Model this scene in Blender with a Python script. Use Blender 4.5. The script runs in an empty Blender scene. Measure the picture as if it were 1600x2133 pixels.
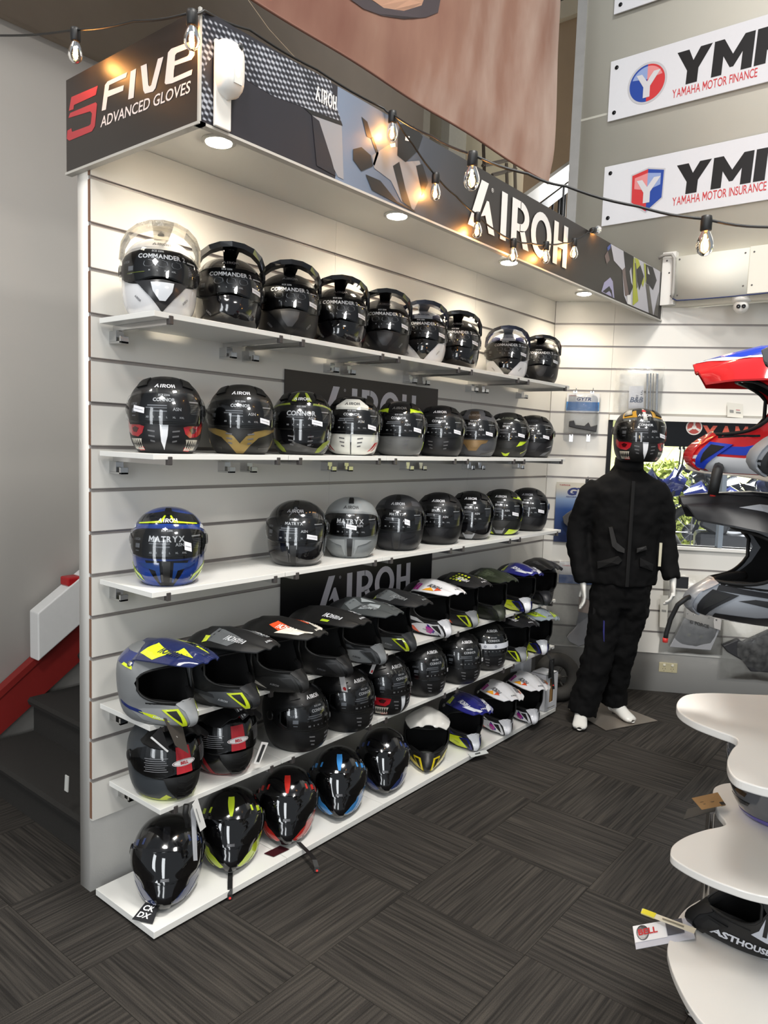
import bpy, bmesh, math, random
import numpy as np
from mathutils import Vector, Matrix
random.seed(7); rng = np.random.default_rng(7)
SC = bpy.context.scene; COL = SC.collection
W, H = 1600, 2133
# ------------------------------------------------------------------ camera
FPX = 1555.0; YAW, PITCH, ROLL = 0.680117, 0.093057, 0.033852
CAM = np.array([2.41486, -1.36861, 1.67706])
def cam_axes():
    cy, sy, cp, sp = math.cos(YAW), math.sin(YAW), math.cos(PITCH), math.sin(PITCH)
    fw = np.array([-sy*cp, cy*cp, -sp]); r = np.array([cy, sy, 0.0]); u = np.cross(r, fw)
    return math.cos(ROLL)*r + math.sin(ROLL)*u, -math.sin(ROLL)*r + math.cos(ROLL)*u, fw
CR, CU, CF = cam_axes()
cd = bpy.data.cameras.new('camera'); cam = bpy.data.objects.new('camera', cd); COL.objects.link(cam)
cd.sensor_fit = 'VERTICAL'; cd.sensor_height = 36.0; cd.lens = FPX/H*36.0; cd.clip_start = .02; cd.clip_end = 200
m = Matrix.Identity(4)
for i in range(3):
    m[i][0], m[i][1], m[i][2], m[i][3] = CR[i], CU[i], -CF[i], CAM[i]
cam.matrix_world = m
SC.camera = cam
# ------------------------------------------------------------------ world, lamps of the hall, added front lights, exposure
wd = bpy.data.worlds.new('world'); SC.world = wd; wd.use_nodes = True
bg = wd.node_tree.nodes['Background']; bg.inputs[0].default_value = (.80, .86, .92, 1); bg.inputs[1].default_value = .30
def area(name, loc, size, power, color=(1, .97, .92), rot=(0, 0, 0), sy=None):
    l = bpy.data.lights.new(name, 'AREA'); l.energy = power; l.color = color; l.size = size
    if sy: l.shape = 'RECTANGLE'; l.size_y = sy
    o = bpy.data.objects.new(name, l); COL.objects.link(o); o.location = loc; o.rotation_euler = rot; return o
area('hall_lamp', (2.6, -2.6, 5.4), .9, 120)
area('hall_lamp', (2.6, .4, 6.6), .9, 260)  # unseen lamp, put high and strong to brighten the sign wall
area('hall_lamp', (5.5, -1.0, 5.4), .9, 130)
area('hall_lamp', (-.55, -1.6, 5.2), .6, 30)
area('added_front_light', (2.4, -7.5, 2.9), 1.3, 150, (.93, .97, 1), rot=(math.radians(90), 0, 0), sy=4.4)  # unseen light added to brighten camera-facing surfaces, tall to streak the visors
area('added_front_light', (6.4, -6.5, 2.9), 1.3, 150, (.93, .97, 1), rot=(math.radians(90), 0, math.radians(30)), sy=4.4)  # second unseen light added from the front, narrow for upright visor highlights
area('yard_daylight', (1.2, 11.5, 6.5), 7.0, 5200, (1, 1, 1), sy=6)
SC.view_settings.view_transform = 'Standard'; SC.view_settings.look = 'None'
SC.view_settings.gamma = 1.0; SC.view_settings.use_curve_mapping = False
SC.view_settings.exposure = 0.22
# ------------------------------------------------------------------ pixel rays onto the planes of the place (survey helper)
def ray(x, y): return CF + (x-W/2)/FPX*CR - (y-H/2)/FPX*CU
def onx(x, y, X): d = ray(x, y); return CAM + d*((X-CAM[0])/d[0])
def ony(x, y, Y): d = ray(x, y); return CAM + d*((Y-CAM[1])/d[1])
def onz(x, y, Z): d = ray(x, y); return CAM + d*((Z-CAM[2])/d[2])
def atd(x, y, dist): d = ray(x, y); return CAM + d/np.linalg.norm(d)*dist
LW = 3.4165; ANG = 1.058145                      # length of the slat wall, bearing of the back wall
BD = np.array([math.sin(ANG), math.cos(ANG), 0]); BN = np.array([math.cos(ANG), -math.sin(ANG), 0])
BC = np.array([0, LW, 0.0])
def bpt(t, z, off=0.0): return BC + BD*t + BN*off + np.array([0, 0, z])
def onb(x, y, off=0.0):
    d = ray(x, y); P = BC + BN*off; X = CAM + d*(((P-CAM)@BN)/(d@BN)); return X
def tb(x, y, off=0.0):
    X = onb(x, y, off); return (X-BC)@BD, X[2]
Z0 = 2.52715; SOF = Z0 + .15
# ------------------------------------------------------------------ materials
_m = {}
def lin(c):
    if isinstance(c, str):
        c = c.lstrip('#'); c = [int(c[i:i+2], 16)/255 for i in (0, 2, 4)]
    return tuple(((x/12.92) if x <= .04045 else ((x+.055)/1.055)**2.4) for x in c) + (1,)
def mat(name, col='#808080', rough=.5, metal=0, coat=0, spec=.5, noise=0, nscale=40, bump=0, bscale=200, emit=0, sheen=0):
    if name in _m: return _m[name]
    m = bpy.data.materials.new(name); m.use_nodes = True; nt = m.node_tree; b = nt.nodes['Principled BSDF']
    c = lin(col)
    b.inputs['Base Color'].default_value = c; b.inputs['Roughness'].default_value = rough; b.inputs['Metallic'].default_value = metal
    b.inputs['Coat Weight'].default_value = coat; b.inputs['Coat Roughness'].default_value = .04
    b.inputs['Specular IOR Level'].default_value = spec; b.inputs['Sheen Weight'].default_value = sheen
    if emit: b.inputs['Emission Color'].default_value = c; b.inputs['Emission Strength'].default_value = emit
    if noise or bump:
        tc = nt.nodes.new('ShaderNodeTexCoord')
        if noise:
            n = nt.nodes.new('ShaderNodeTexNoise'); n.inputs['Scale'].default_value = nscale; n.inputs['Detail'].default_value = 5
            nt.links.new(tc.outputs['Object'], n.inputs['Vector'])
            mx = nt.nodes.new('ShaderNodeMix'); mx.data_type = 'RGBA'
            mx.inputs['A'].default_value = tuple(x*(1-noise) for x in c[:3])+(1,); mx.inputs['B'].default_value = tuple(min(1, x*(1+noise)) for x in c[:3])+(1,)
            nt.links.new(n.outputs['Fac'], mx.inputs['Factor']); nt.links.new(mx.outputs['Result'], b.inputs['Base Color'])
        if bump:
            n2 = nt.nodes.new('ShaderNodeTexNoise'); n2.inputs['Scale'].default_value = bscale
            nt.links.new(tc.outputs['Object'], n2.inputs['Vector'])
            bp = nt.nodes.new('ShaderNodeBump'); bp.inputs['Strength'].default_value = bump; bp.inputs['Distance'].default_value = .003
            nt.links.new(n2.outputs['Fac'], bp.inputs['Height']); nt.links.new(bp.outputs['Normal'], b.inputs['Normal'])
    _m[name] = m; return m
def clear(name, tint=(.9, .9, .9), rough=.03, gl=1.0, ior=1.5, haze=0.0):
    """thin clear plastic or glass: see-through with a fresnel sheen"""
    if name in _m: return _m[name]
    m = bpy.data.materials.new(name); m.use_nodes = True; nt = m.node_tree; nt.nodes.remove(nt.nodes['Principled BSDF'])
    out = nt.nodes['Material Output']
    t = nt.nodes.new('ShaderNodeBsdfTransparent'); t.inputs[0].default_value = tuple(tint)+(1,)
    g = nt.nodes.new('ShaderNodeBsdfGlossy'); g.inputs['Roughness'].default_value = rough; g.inputs[0].default_value = (gl, gl, gl, 1)
    f = nt.nodes.new('ShaderNodeFresnel'); f.inputs[0].default_value = ior
    mx = nt.nodes.new('ShaderNodeMixShader'); nt.links.new(f.outputs[0], mx.inputs[0]); nt.links.new(t.outputs[0], mx.inputs[1]); nt.links.new(g.outputs[0], mx.inputs[2])
    last = mx
    if haze:
        df = nt.nodes.new('ShaderNodeBsdfDiffuse'); df.inputs[0].default_value = (.8, .8, .78, 1)
        n = nt.nodes.new('ShaderNodeTexNoise'); n.inputs['Scale'].default_value = 30; n.inputs['Detail'].default_value = 6
        tc = nt.nodes.new('ShaderNodeTexCoord'); nt.links.new(tc.outputs['Object'], n.inputs['Vector'])
        mp = nt.nodes.new('ShaderNodeMapRange'); mp.inputs['From Min'].default_value = .35; mp.inputs['From Max'].default_value = .75
        mp.inputs['To Min'].default_value = haze*.4; mp.inputs['To Max'].default_value = haze*1.6; nt.links.new(n.outputs['Fac'], mp.inputs['Value'])
        m2 = nt.nodes.new('ShaderNodeMixShader'); nt.links.new(mp.outputs[0], m2.inputs[0]); nt.links.new(mx.outputs[0], m2.inputs[1]); nt.links.new(df.outputs[0], m2.inputs[2]); last = m2
        bp = nt.nodes.new('ShaderNodeBump'); bp.inputs['Strength'].default_value = .6; bp.inputs['Distance'].default_value = .01
        nt.links.new(n.outputs['Fac'], bp.inputs['Height']); nt.links.new(bp.outputs[0], g.inputs['Normal'])
    nt.links.new(last.outputs[0], out.inputs[0]); _m[name] = m; return m
def G(col): return mat('gloss_'+col.strip('#'), col, .12, coat=.6)          # gloss paint
def T(col): return mat('matte_'+col.strip('#'), col, .42, spec=.4)            # satin paint
def P(col): return mat('print_'+col.strip('#'), col, .45)                     # flat print
WHITE = mat('white_laminate', '#e6e4de', .35, noise=.02, nscale=6)
WALLW = mat('white_wall_paint', '#d9d6d0', .6, noise=.03, nscale=5, bump=.05)
SLAT = mat('slat_melamine', '#e2dfd8', .38, noise=.015, nscale=4)
ALU = mat('slot_aluminium', '#a39d99', .4, metal=.25, noise=.05)
CHROME = mat('chrome', '#c9c9c9', .16, metal=1, noise=.04)
BLK = mat('black_plastic', '#101010', .4, noise=.1)
RUB = mat('black_rubber', '#0b0b0b', .6, noise=.1)
LIN = mat('black_lining', '#0a0a0b', .95, bump=.3, bscale=300, noise=.2)
MDF = mat('mdf_edge', '#7d5a45', .7, noise=.1)
# ------------------------------------------------------------------ mesh helpers
class MB:
    def __init__(s): s.V = []; s.F = []; s.I = []
    def add(s, v, f, mi=0):
        o = len(s.V); s.V.extend([tuple(map(float, p)) for p in v]); s.F.extend([tuple(i+o for i in q) for q in f]); s.I.extend([mi]*len(f)); return s
    def box(s, lo, hi, mi=0):
        (a, b, c), (d, e, f) = lo, hi
        v = [(a,b,c),(d,b,c),(d,e,c),(a,e,c),(a,b,f),(d,b,f),(d,e,f),(a,e,f)]
        return s.add(v, [(0,3,2,1),(4,5,6,7),(0,1,5,4),(1,2,6,5),(2,3,7,6),(3,0,4,7)], mi)
    def obox(s, c, ax, ay, az, mi=0):   # oriented box: centre and three half-axis vectors
        c, ax, ay, az = map(np.asarray, (c, ax, ay, az))
        v = [c+i*ax+j*ay+k*az for k in (-1, 1) for i, j in ((-1,-1),(1,-1),(1,1),(-1,1))]
        return s.add(v, [(0,3,2,1),(4,5,6,7),(0,1,5,4),(1,2,6,5),(2,3,7,6),(3,0,4,7)], mi)
    def tube(s, pts, r, n=8, mi=0, caps=True, closed=False):
        pts = [np.asarray(p, float) for p in pts]; k = len(pts); rs = r if hasattr(r, '__len__') else [r]*k
        up = None; V = []
        for i, p in enumerate(pts):
            t = pts[(i+1) % k]-pts[i-1] if closed else pts[min(i+1, k-1)]-pts[max(i-1, 0)]
            t = t/(np.linalg.norm(t)+1e-12)
            if up is None:
                up = np.array([0, 0, 1.0]) if abs(t[2]) < .9 else np.array([1.0, 0, 0])
            u = up-t*(up@t); u /= np.linalg.norm(u)+1e-12; w = np.cross(t, u); up = u
            V += [p+rs[i]*(math.cos(a)*u+math.sin(a)*w) for a in [2*math.pi*j/n for j in range(n)]]
        F = []
        for i in range(k if closed else k-1):
            a, b = i*n, ((i+1) % k)*n
            F += [(a+j, a+(j+1) % n, b+(j+1) % n, b+j) for j in range(n)]
        if caps and not closed: F += [tuple(range(n))[::-1], tuple(range((k-1)*n, k*n))]
        return s.add(V, F, mi)
    def lathe(s, prof, n=20, c=(0, 0, 0), mi=0, axis=None, caps=True):
        """profile [(r, h)] spun about an axis through c"""
        ax = np.array(axis if axis is not None else (0, 0, 1.0), float); ax /= np.linalg.norm(ax)
        e1 = np.cross(ax, (0, 0, 1.0)) if abs(ax[2]) < .9 else np.cross(ax, (1.0, 0, 0)); e1 /= np.linalg.norm(e1); e2 = np.cross(ax, e1)
        c = np.asarray(c, float); V = []; F = []
        for r, h in prof:
            V += [c+ax*h+r*(math.cos(2*math.pi*j/n)*e1+math.sin(2*math.pi*j/n)*e2) for j in range(n)]
        for i in range(len(prof)-1):
            a, b = i*n, (i+1)*n
            F += [(a+j, a+(j+1) % n, b+(j+1) % n, b+j) for j in range(n)]
        if caps: F += [tuple(range(n))[::-1], tuple(range((len(prof)-1)*n, len(prof)*n))]
        return s.add(V, F, mi)
    def prism(s, poly, o, ux, uy, uz, mi=0):
        """flat polygon (2-D) placed at o with axes ux, uy and extruded along uz"""
        o, ux, uy, uz = map(lambda a: np.asarray(a, float), (o, ux, uy, uz)); n = len(poly)
        b = [o+ux*x+uy*y for x, y in poly]; t = [p+uz for p in b]
        return s.add(b+t, [tuple(range(n))[::-1], tuple(range(n, 2*n))]+[(i, (i+1) % n, n+(i+1) % n, n+i) for i in range(n)], mi)
    def face(s, pts, mi=0): return s.add(pts, [tuple(range(len(pts)))], mi)
    def grid(s, A, mi=0, closed=False):
        """A: array [rows][cols] of points"""
        A = np.asarray(A); r, c = A.shape[:2]; F = []
        for i in range(r-1):
            for j in range(c if closed else c-1):
                F.append((i*c+j, i*c+(j+1) % c, (i+1)*c+(j+1) % c, (i+1)*c+j))
        return s.add(A.reshape(-1, 3), F, mi)
    def mesh(s, name, mats, smooth=True):
        me = bpy.data.meshes.new(name); me.from_pydata(s.V, [], s.F)
        for x in (mats if isinstance(mats, (list, tuple)) else [mats]): me.materials.append(x)
        n = len(me.polygons)
        if n == len(s.I): me.polygons.foreach_set('material_index', s.I)
        me.polygons.foreach_set('use_smooth', [smooth]*n); me.update(); return me
    def obj(s, name, mats, parent=None, smooth=False, bevel=0):
        return link(name, s.mesh(name, mats, smooth), parent, bevel)
def link(name, me, parent=None, bevel=0):
    o = bpy.data.objects.new(name, me); COL.objects.link(o); o.parent = parent
    if bevel:
        b = o.modifiers.new('bevel', 'BEVEL'); b.width = bevel; b.segments = 2; b.limit_method = 'ANGLE'
    return o
def tag(o, label, cat=None, group=None, kind=None):
    o['label'] = label
    if cat: o['category'] = cat
    if group: o['group'] = group
    if kind: o['kind'] = kind
    return o
def thing(name, label, cat, loc=(0, 0, 0), rz=0, group=None, kind=None):
    o = bpy.data.objects.new(name, None); COL.objects.link(o); o.empty_display_size = .05
    o.location = tuple(map(float, loc)); o.rotation_euler = (0, 0, rz); return tag(o, label, cat, group, kind)
def struct(name, me_or_none, label, parent=None):
    o = bpy.data.objects.new(name, me_or_none); COL.objects.link(o); o.parent = parent; o['kind'] = 'structure'; o['label'] = label; return o
def bxo(name, lo, hi, m, parent=None, bevel=.0): return MB().box(lo, hi).obj(name, m, parent, bevel=bevel)
# ------------------------------------------------------------------ lettering
def _ring(cx, cy, rx, ry, w, a0, a1, n=18):
    V = []; F = []
    for i in range(n+1):
        a = a0+(a1-a0)*i/n; c, q = math.cos(a), math.sin(a)
        V += [(cx+rx*c, cy+ry*q), (cx+(rx-w)*c, cy+(ry-w)*q)]
    F = [(2*i, 2*i+2, 2*i+3, 2*i+1) for i in range(n)]
    return V, F
def _airoh():
    V = []; F = []
    def put(v, f):
        o = len(V); V.extend(v); F.extend([tuple(i+o for i in q) for q in f])
    def pl(*v): put(v, [tuple(range(len(v)))])
    pl((0, 0), (.37, 0), (.34, .055), (.235, .055), (.57, 1), (.35, 1)); pl((.37, .27), (.535, .64), (.6, .64), (.82, 0), (.63, 0), (.505, .33))
    pl((1, 0), (1.19, 0), (1.19, 1), (1, 1)); pl((1.36, 0), (1.55, 0), (1.55, 1), (1.36, 1))
    pl((1.55, .84), (1.67, .84), (1.67, 1), (1.55, 1)); pl((1.55, .34), (1.67, .34), (1.67, .5), (1.55, .5))
    put(*_ring(1.65, .67, .33, .33, .17, -math.pi/2, math.pi/2, 12)); pl((1.66, .36), (1.8, 0), (2.01, 0), (1.83, .4))
    put(*_ring(2.46, .5, .4, .52, .18, 0, 2*math.pi, 24))
    pl((2.95, 0), (3.13, 0), (3.13, 1), (2.95, 1)); pl((3.36, 0), (3.54, 0), (3.54, 1), (3.36, 1)); pl((3.13, .42), (3.36, .42), (3.36, .58), (3.13, .58))
    return np.array(V), F
_t = {}
def text2d(s, bold=.02, res=2):
    """flat lettering with cap height 1 starting at x = 0 -> points, faces, width"""
    k = (s, bold, res)
    if k in _t: return _t[k]
    if s == 'AIROH': V, F = _airoh()
    elif 'M' in s and len(s) > 1:            # set letter by letter around a drawn M
        V = []; F = []; x = 0.0
        for ch in s:
            if ch == ' ': x += .38; continue
            v, f, w = text2d(ch, bold, res); n = len(V); V += [(a+x, b) for a, b in v]; F += [tuple(i+n for i in q) for q in f]; x += w+.10
        V = np.array(V)
    elif s == 'M':
        t = .13+2*bold; V = np.array([(0, 0), (t, 0), (t, .66), (.46-t*.25, .22), (.46+t*.25, .22), (.92-t, .66), (.92-t, 0), (.92, 0), (.92, 1), (.92-t, 1), (.46, .22+.34), (t, 1), (0, 1)]); F = [tuple(range(13))]
    else:
        c = bpy.data.curves.new('t', 'FONT'); c.body = s; c.size = 1; c.offset = bold; c.resolution_u = res; c.fill_mode = 'FRONT'
        o = bpy.data.objects.new('t', c); COL.objects.link(o); bpy.context.view_layer.update()
        me = bpy.data.meshes.new_from_object(o); V = np.array([v.co[:2] for v in me.vertices]); F = [tuple(p.vertices) for p in me.polygons]
        bpy.data.objects.remove(o); bpy.data.meshes.remove(me); bpy.data.curves.remove(c)
        cap = .729; V = V/cap; V[:, 0] -= V[:, 0].min()
    _t[k] = (V, F, V[:, 0].max()); return _t[k]
def ptext(mb, s, o, ux, uy, width=None, height=None, mi=0, bold=.02, shear=0, align='l', res=3):
    """lettering on a plane; o = left end of the base line, ux / uy unit axes"""
    V, F, w = text2d(s, bold, res); o, ux, uy = np.asarray(o, float), np.asarray(ux, float), np.asarray(uy, float)
    h = height; sx = (width/w) if width else h
    if h is None: h = sx
    X = V[:, 0]*sx; Y = V[:, 1]*h
    if align == 'c': X = X-w*sx/2
    X = X+shear*Y
    mb.add(o+np.outer(X, ux)+np.outer(Y, uy), F, mi)
# ================================================================== THE SETTING
# ---- carpet tiles, laid quarter-turned
def carpet():
    m = bpy.data.materials.new('carpet_pile'); m.use_nodes = True; nt = m.node_tree; b = nt.nodes['Principled BSDF']; N = nt.nodes.new; L = nt.links.new
    tc = N('ShaderNodeTexCoord'); oi = N('ShaderNodeObjectInfo'); mp = N('ShaderNodeMapping'); mp.inputs['Scale'].default_value = (120, 2.6, 1)
    L(tc.outputs['Object'], mp.inputs['Vector'])
    ad = N('ShaderNodeVectorMath'); ad.operation = 'ADD'; cb = N('ShaderNodeCombineXYZ'); ml = N('ShaderNodeMath'); ml.operation = 'MULTIPLY'; ml.inputs[1].default_value = 97
    L(oi.outputs['Random'], ml.inputs[0]); L(ml.outputs[0], cb.inputs['Z']); L(ml.outputs[0], cb.inputs['X']); L(mp.outputs[0], ad.inputs[0]); L(cb.outputs[0], ad.inputs[1])
    n1 = N('ShaderNodeTexNoise'); n1.inputs['Scale'].default_value = 1; n1.inputs['Detail'].default_value = 3; L(ad.outputs[0], n1.inputs['Vector'])
    n2 = N('ShaderNodeTexNoise'); n2.inputs['Scale'].default_value = 420; n2.inputs['Detail'].default_value = 2; L(tc.outputs['Object'], n2.inputs['Vector'])
    cr = N('ShaderNodeValToRGB'); e = cr.color_ramp.elements
    e[0].position = .33; e[0].color = lin('#272523'); e[1].position = .72; e[1].color = lin('#48443f')
    k = cr.color_ramp.elements.new(.5); k.color = lin('#373431'); L(n1.outputs['Fac'], cr.inputs[0])
    mx = N('ShaderNodeMix'); mx.data_type = 'RGBA'; mx.blend_type = 'MULTIPLY'; mx.inputs['Factor'].default_value = .7
    r2 = N('ShaderNodeValToRGB'); r2.color_ramp.elements[0].position = .25; r2.color_ramp.elements[0].color = (.35, .35, .35, 1); r2.color_ramp.elements[1].position = .7
    r2.color_ramp.elements[1].color = (1.25, 1.25, 1.25, 1)
    L(n2.outputs['Fac'], r2.inputs[0]); L(cr.outputs[0], mx.inputs['A']); L(r2.outputs[0], mx.inputs['B']); L(mx.outputs['Result'], b.inputs['Base Color'])
    b.inputs['Roughness'].default_value = .95; b.inputs['Specular IOR Level'].default_value = .15
    bp = N('ShaderNodeBump'); bp.inputs['Strength'].default_value = .5; bp.inputs['Distance'].default_value = .004; L(n1.outputs['Fac'], bp.inputs['Height']); L(bp.outputs[0], b.inputs['Normal'])
    return m
CARPET = carpet()
floor = struct('floor', MB().box((-1.3, -2.6, -.05), (5.2, 5.6, -.006)).mesh('floor', mat('floor_screed', '#2c2a28', .9, noise=.2)), 'dark charcoal carpet-tiled shop floor')
tile = MB().box((-.2493, -.2493, -.006), (.2493, .2493, 0)).mesh('carpet_tile', CARPET, False)
for i in range(-4, 7):
    for j in range(-4, 9):
        cx, cy = 1.10+.5*i, 1.02+.5*j
        if cx < -1.2 or cx > 4.2 or cy > 4.8 or (cy-LW > .55*max(cx, 0)+.35) or (cx < -.12 and cy > .6): continue
        o = bpy.data.objects.new('carpet_tile', tile); COL.objects.link(o); o.parent = floor; o.location = (cx, cy, 0); o.rotation_euler = (0, 0, math.pi/2*((i+j) % 2))
# ---- slat wall: painted core, melamine slats, aluminium slot inserts
wall = struct('wall_left', MB().box((-.085, 0, 0), (-.016, LW+.05, SOF-.001)).mesh('wall_left', WALLW), 'white slatted shop wall with end post facing the stairs')
cols = [(0, 1.2), (1.2, 2.4), (2.4, LW-.002)]
GAP = .0135
for k, (a, b) in enumerate(cols):
    for i in range(-1, 15):
        top = Z0-.15*i-GAP/2; bot = Z0-.15*(i+1)+GAP/2
        if i == -1: top = SOF-.001
        if i == 14: bot = .277
        MB().box((-.0165, a+.0006, bot), (0, b-.0006, top)).obj('slat', [SLAT], wall)
    for i in range(0, 15):
        z = Z0-.15*i
        mb = MB().box((-.0162, a+.001, z-GAP/2), (-.006, b-.001, z+GAP/2))
        mb.box((-.011, a+.001, z-GAP/2), (.0008, b-.001, z-GAP/2+.0022)); mb.box((-.011, a+.001, z+GAP/2-.0022), (.0008, b-.001, z+GAP/2)); mb.obj('slot_insert', ALU, wall)
for i in range(-1, 15):        # raw board edge that shows at the end post
    top = Z0-.15*i-GAP/2; bot = max(Z0-.15*(i+1)+GAP/2, .277)
    bxo('board_edge', (-.0164, -.0012, bot), (-.003, -.0002, min(top, SOF-.1)), MDF, wall)
# ---- back wall (meets the slat wall at an open angle)
def bbox(mb, t0, t1, z0, z1, o0, o1, mi=0):
    c = bpt((t0+t1)/2, (z0+z1)/2, (o0+o1)/2); return mb.obox(c, BD*(t1-t0)/2, BN*(o1-o0)/2, np.array([0, 0, (z1-z0)/2]), mi)
TW0, TW1 = .395, 2.1; ZW0, ZW1 = 1.035, 1.885; TE = 2.6
mb = MB(); bbox(mb, -.02, TW0, 0, SOF-.001, -.11, -.016); bbox(mb, TW0, TE, 0, ZW0, -.11, -.016); bbox(mb, TW0, TE, ZW1, SOF-.001, -.11, -.016); bbox(mb, TW1, TE, ZW0, ZW1, -.11, -.016)
wback = struct('wall_back', mb.mesh('wall_back', WALLW), 'white slatted back wall with wide display window')
for t0, t1, rows in [(.0015, TW0, range(-1, 15)), (TW0, 1.5, list(range(-1, 4))+list(range(10, 15))), (1.5, TE, list(range(-1, 4))+list(range(10, 15)))]:
    for i in rows:
        top = Z0-.15*i-GAP/2; bot = Z0-.15*(i+1)+GAP/2
        if i == -1: top = SOF-.0015
        if i == 14: bot = .277
        mb = MB(); bbox(mb, t0+.0006, t1-.0006, bot, top, -.0165, 0); mb.obj('slat', SLAT, wback)
        if i >= 0:
            z = Z0-.15*i; mb = MB(); bbox(mb, t0, t1, z-GAP/2, z+GAP/2, -.0162, -.006); bbox(mb, t0, t1, z-GAP/2, z-GAP/2+.0022, -.011, .0008); bbox(mb, t0, t1, z+GAP/2-.0022, z+GAP/2, -.011, .0008)
            mb.obj('slot_insert', ALU, wback)
# ---- display window in the back wall
win = struct('window_1', None, 'wide display window looking out on parked motorcycles')
WF = mat('dark_window_frame', '#15161a', .4)
mb = MB(); bbox(mb, TW0, TW0+.03, ZW0, ZW1, -.10, .012); mb.obj('window_frame', WF, win)
mb = MB(); bbox(mb, TW0, TW1, ZW1-.004, ZW1+.03, -.1, .06); mb.obj('window_head', WHITE, win)
mb = MB(); bbox(mb, TW0, TW1, ZW0-.02, ZW0, -.1, .02); mb.obj('window_sill', WHITE, win)
mb = MB(); bbox(mb, TW0+.03, TW1, ZW0, ZW1, -.075, -.069); mb.obj('pane', clear('window_glass', (.93, .95, .97), .01), win)
mb = MB(); bbox(mb, 1.17, 1.2, ZW0, ZW1, -.1, -.03); mb.obj('mullion', mat('grey_mullion', '#7d8894', .5, noise=.05), win)
# ---- black maker's fascia over the window
fs = thing('fascia_sign', 'black fascia board with red lettering and round emblem above the display window', 'sign', bpt(.76, 1.70, .035))
def rel(o, p): return np.asarray(p)-np.array(o.location)
mb = MB(); bbox(mb, .765, 2.0, 1.715, 1.905, .0, .03); mb.V = [tuple(rel(fs, v)) for v in mb.V]; mb.obj('fascia_board', mat('black_acrylic', '#07070a', .12, coat=.4), fs)
mb = MB(); tl, zl = tb(1463, 903, .032); tr, _ = tb(1600, 908, .032)
ptext(mb, 'YAMAHA', bpt(tl, 1.757, .0325)-np.array(fs.location), BD, (0, 0, 1), height=.105, width=.58, bold=.045); mb.obj('lettering', P('#c4553f'), fs)
mb = MB(); tc_, zc_ = tb(1446, 890, .032); c0 = rel(fs, bpt(tc_, zc_, .0325))
mb.lathe([(.052, 0), (.052, .001)], 28, c0, 0, BN); mb.lathe([(.044, 0), (.044, .002)], 28, c0, 1, BN)
for k in range(3):
    a = math.pi/2+k*2*math.pi/3; d = BD*math.cos(a)+np.array([0, 0, math.sin(a)]); n = BD*-math.sin(a)+np.array([0, 0, math.cos(a)])
    mb.face([c0+BN*.0028+n*.004, c0+BN*.0028-n*.004, c0+BN*.0028+d*.042-n*.008, c0+BN*.0028+d*.042+n*.008], 0)
mb.lathe([(.014, 0), (.014, .0034)], 20, c0, 0, BN); mb.obj('emblem', [P('#d9d2cb'), P('#a8453c')], fs)
# ---- sign wall above, end strip, boxed beam
YS = 3.75
MAGN = mat('magnolia_wall', '#e4e2d6', .6, noise=.03, nscale=3, bump=.04)
wsign = struct('wall_right', MB().box((-.05, YS, 2.64), (4.2, YS+.12, 6.2)).mesh('wall_right', MAGN), 'tall cream wall carrying white finance and insurance signs')
bxo('edge_strip', (-.122, YS-.004, 2.9), (-.05, YS+.124, 6.2), mat('galvanised_strip', '#b3b3b2', .45, metal=.35, noise=.12, nscale=12), wsign)
bxo('panel_joint', (-.05, YS-.002, 3.985), (4.2, YS, 4.0), mat('joint_filler', '#b9b7ac', .7), wsign)
beam = struct('trim_1', MB().box((.70, YS-.045, 2.67), (1.142, YS+1.3, 2.95)).mesh('trim_1', MAGN), 'cream boxed beam with screwed cover panels above the back wall')
bxo('cover_panel', (1.146, YS-.045, 2.67), (4.2, YS+1.3, 2.955), MAGN, beam)
bxo('end_cover', (.612, YS-.05, 2.645), (.697, YS, 2.985), WHITE, beam)
mb = MB()
for x, z in ((.72, 2.93), (.72, 2.70), (1.12, 2.92), (1.12, 2.72), (1.17, 2.92), (1.17, 2.72), (.64, 2.93), (.68, 2.70), (.66, 2.85)):
    mb.lathe([(.006, 0), (.005, .002)], 8, (x, YS-.0455 if x > .7 else YS-.0505, z), 0, (0, -1, 0))
mb.obj('screw', mat('steel_screw', '#6e6e6e', .4, metal=.8), beam)
mb = MB(); cp = [ony(x, y, YS-.075) for x, y in ((1372, 538), (1385, 531), (1400, 530), (1405, 538), (1404, 575), (1402, 610), (1400, 620))]
mb.tube(cp, .011, 8); cnd = mb.obj('conduit', mat('grey_conduit', '#a3a09a', .5, noise=.05), None, True); tag(cnd, 'bent grey conduit pipe on the cream beam beside the bulkhead', 'pipe')
mb = MB(); mb.tube([ony(x, y, YS-.06) for x, y in ((1401, 622), (1410, 626), (1460, 623), (1530, 617), (1600, 610), (1660, 604))], .004, 6)
tag(mb.obj('cable', mat('blue_cable', '#2d3a66', .5), None, True), 'thin blue cable running along the foot of the cream beam', 'cable')
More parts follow.
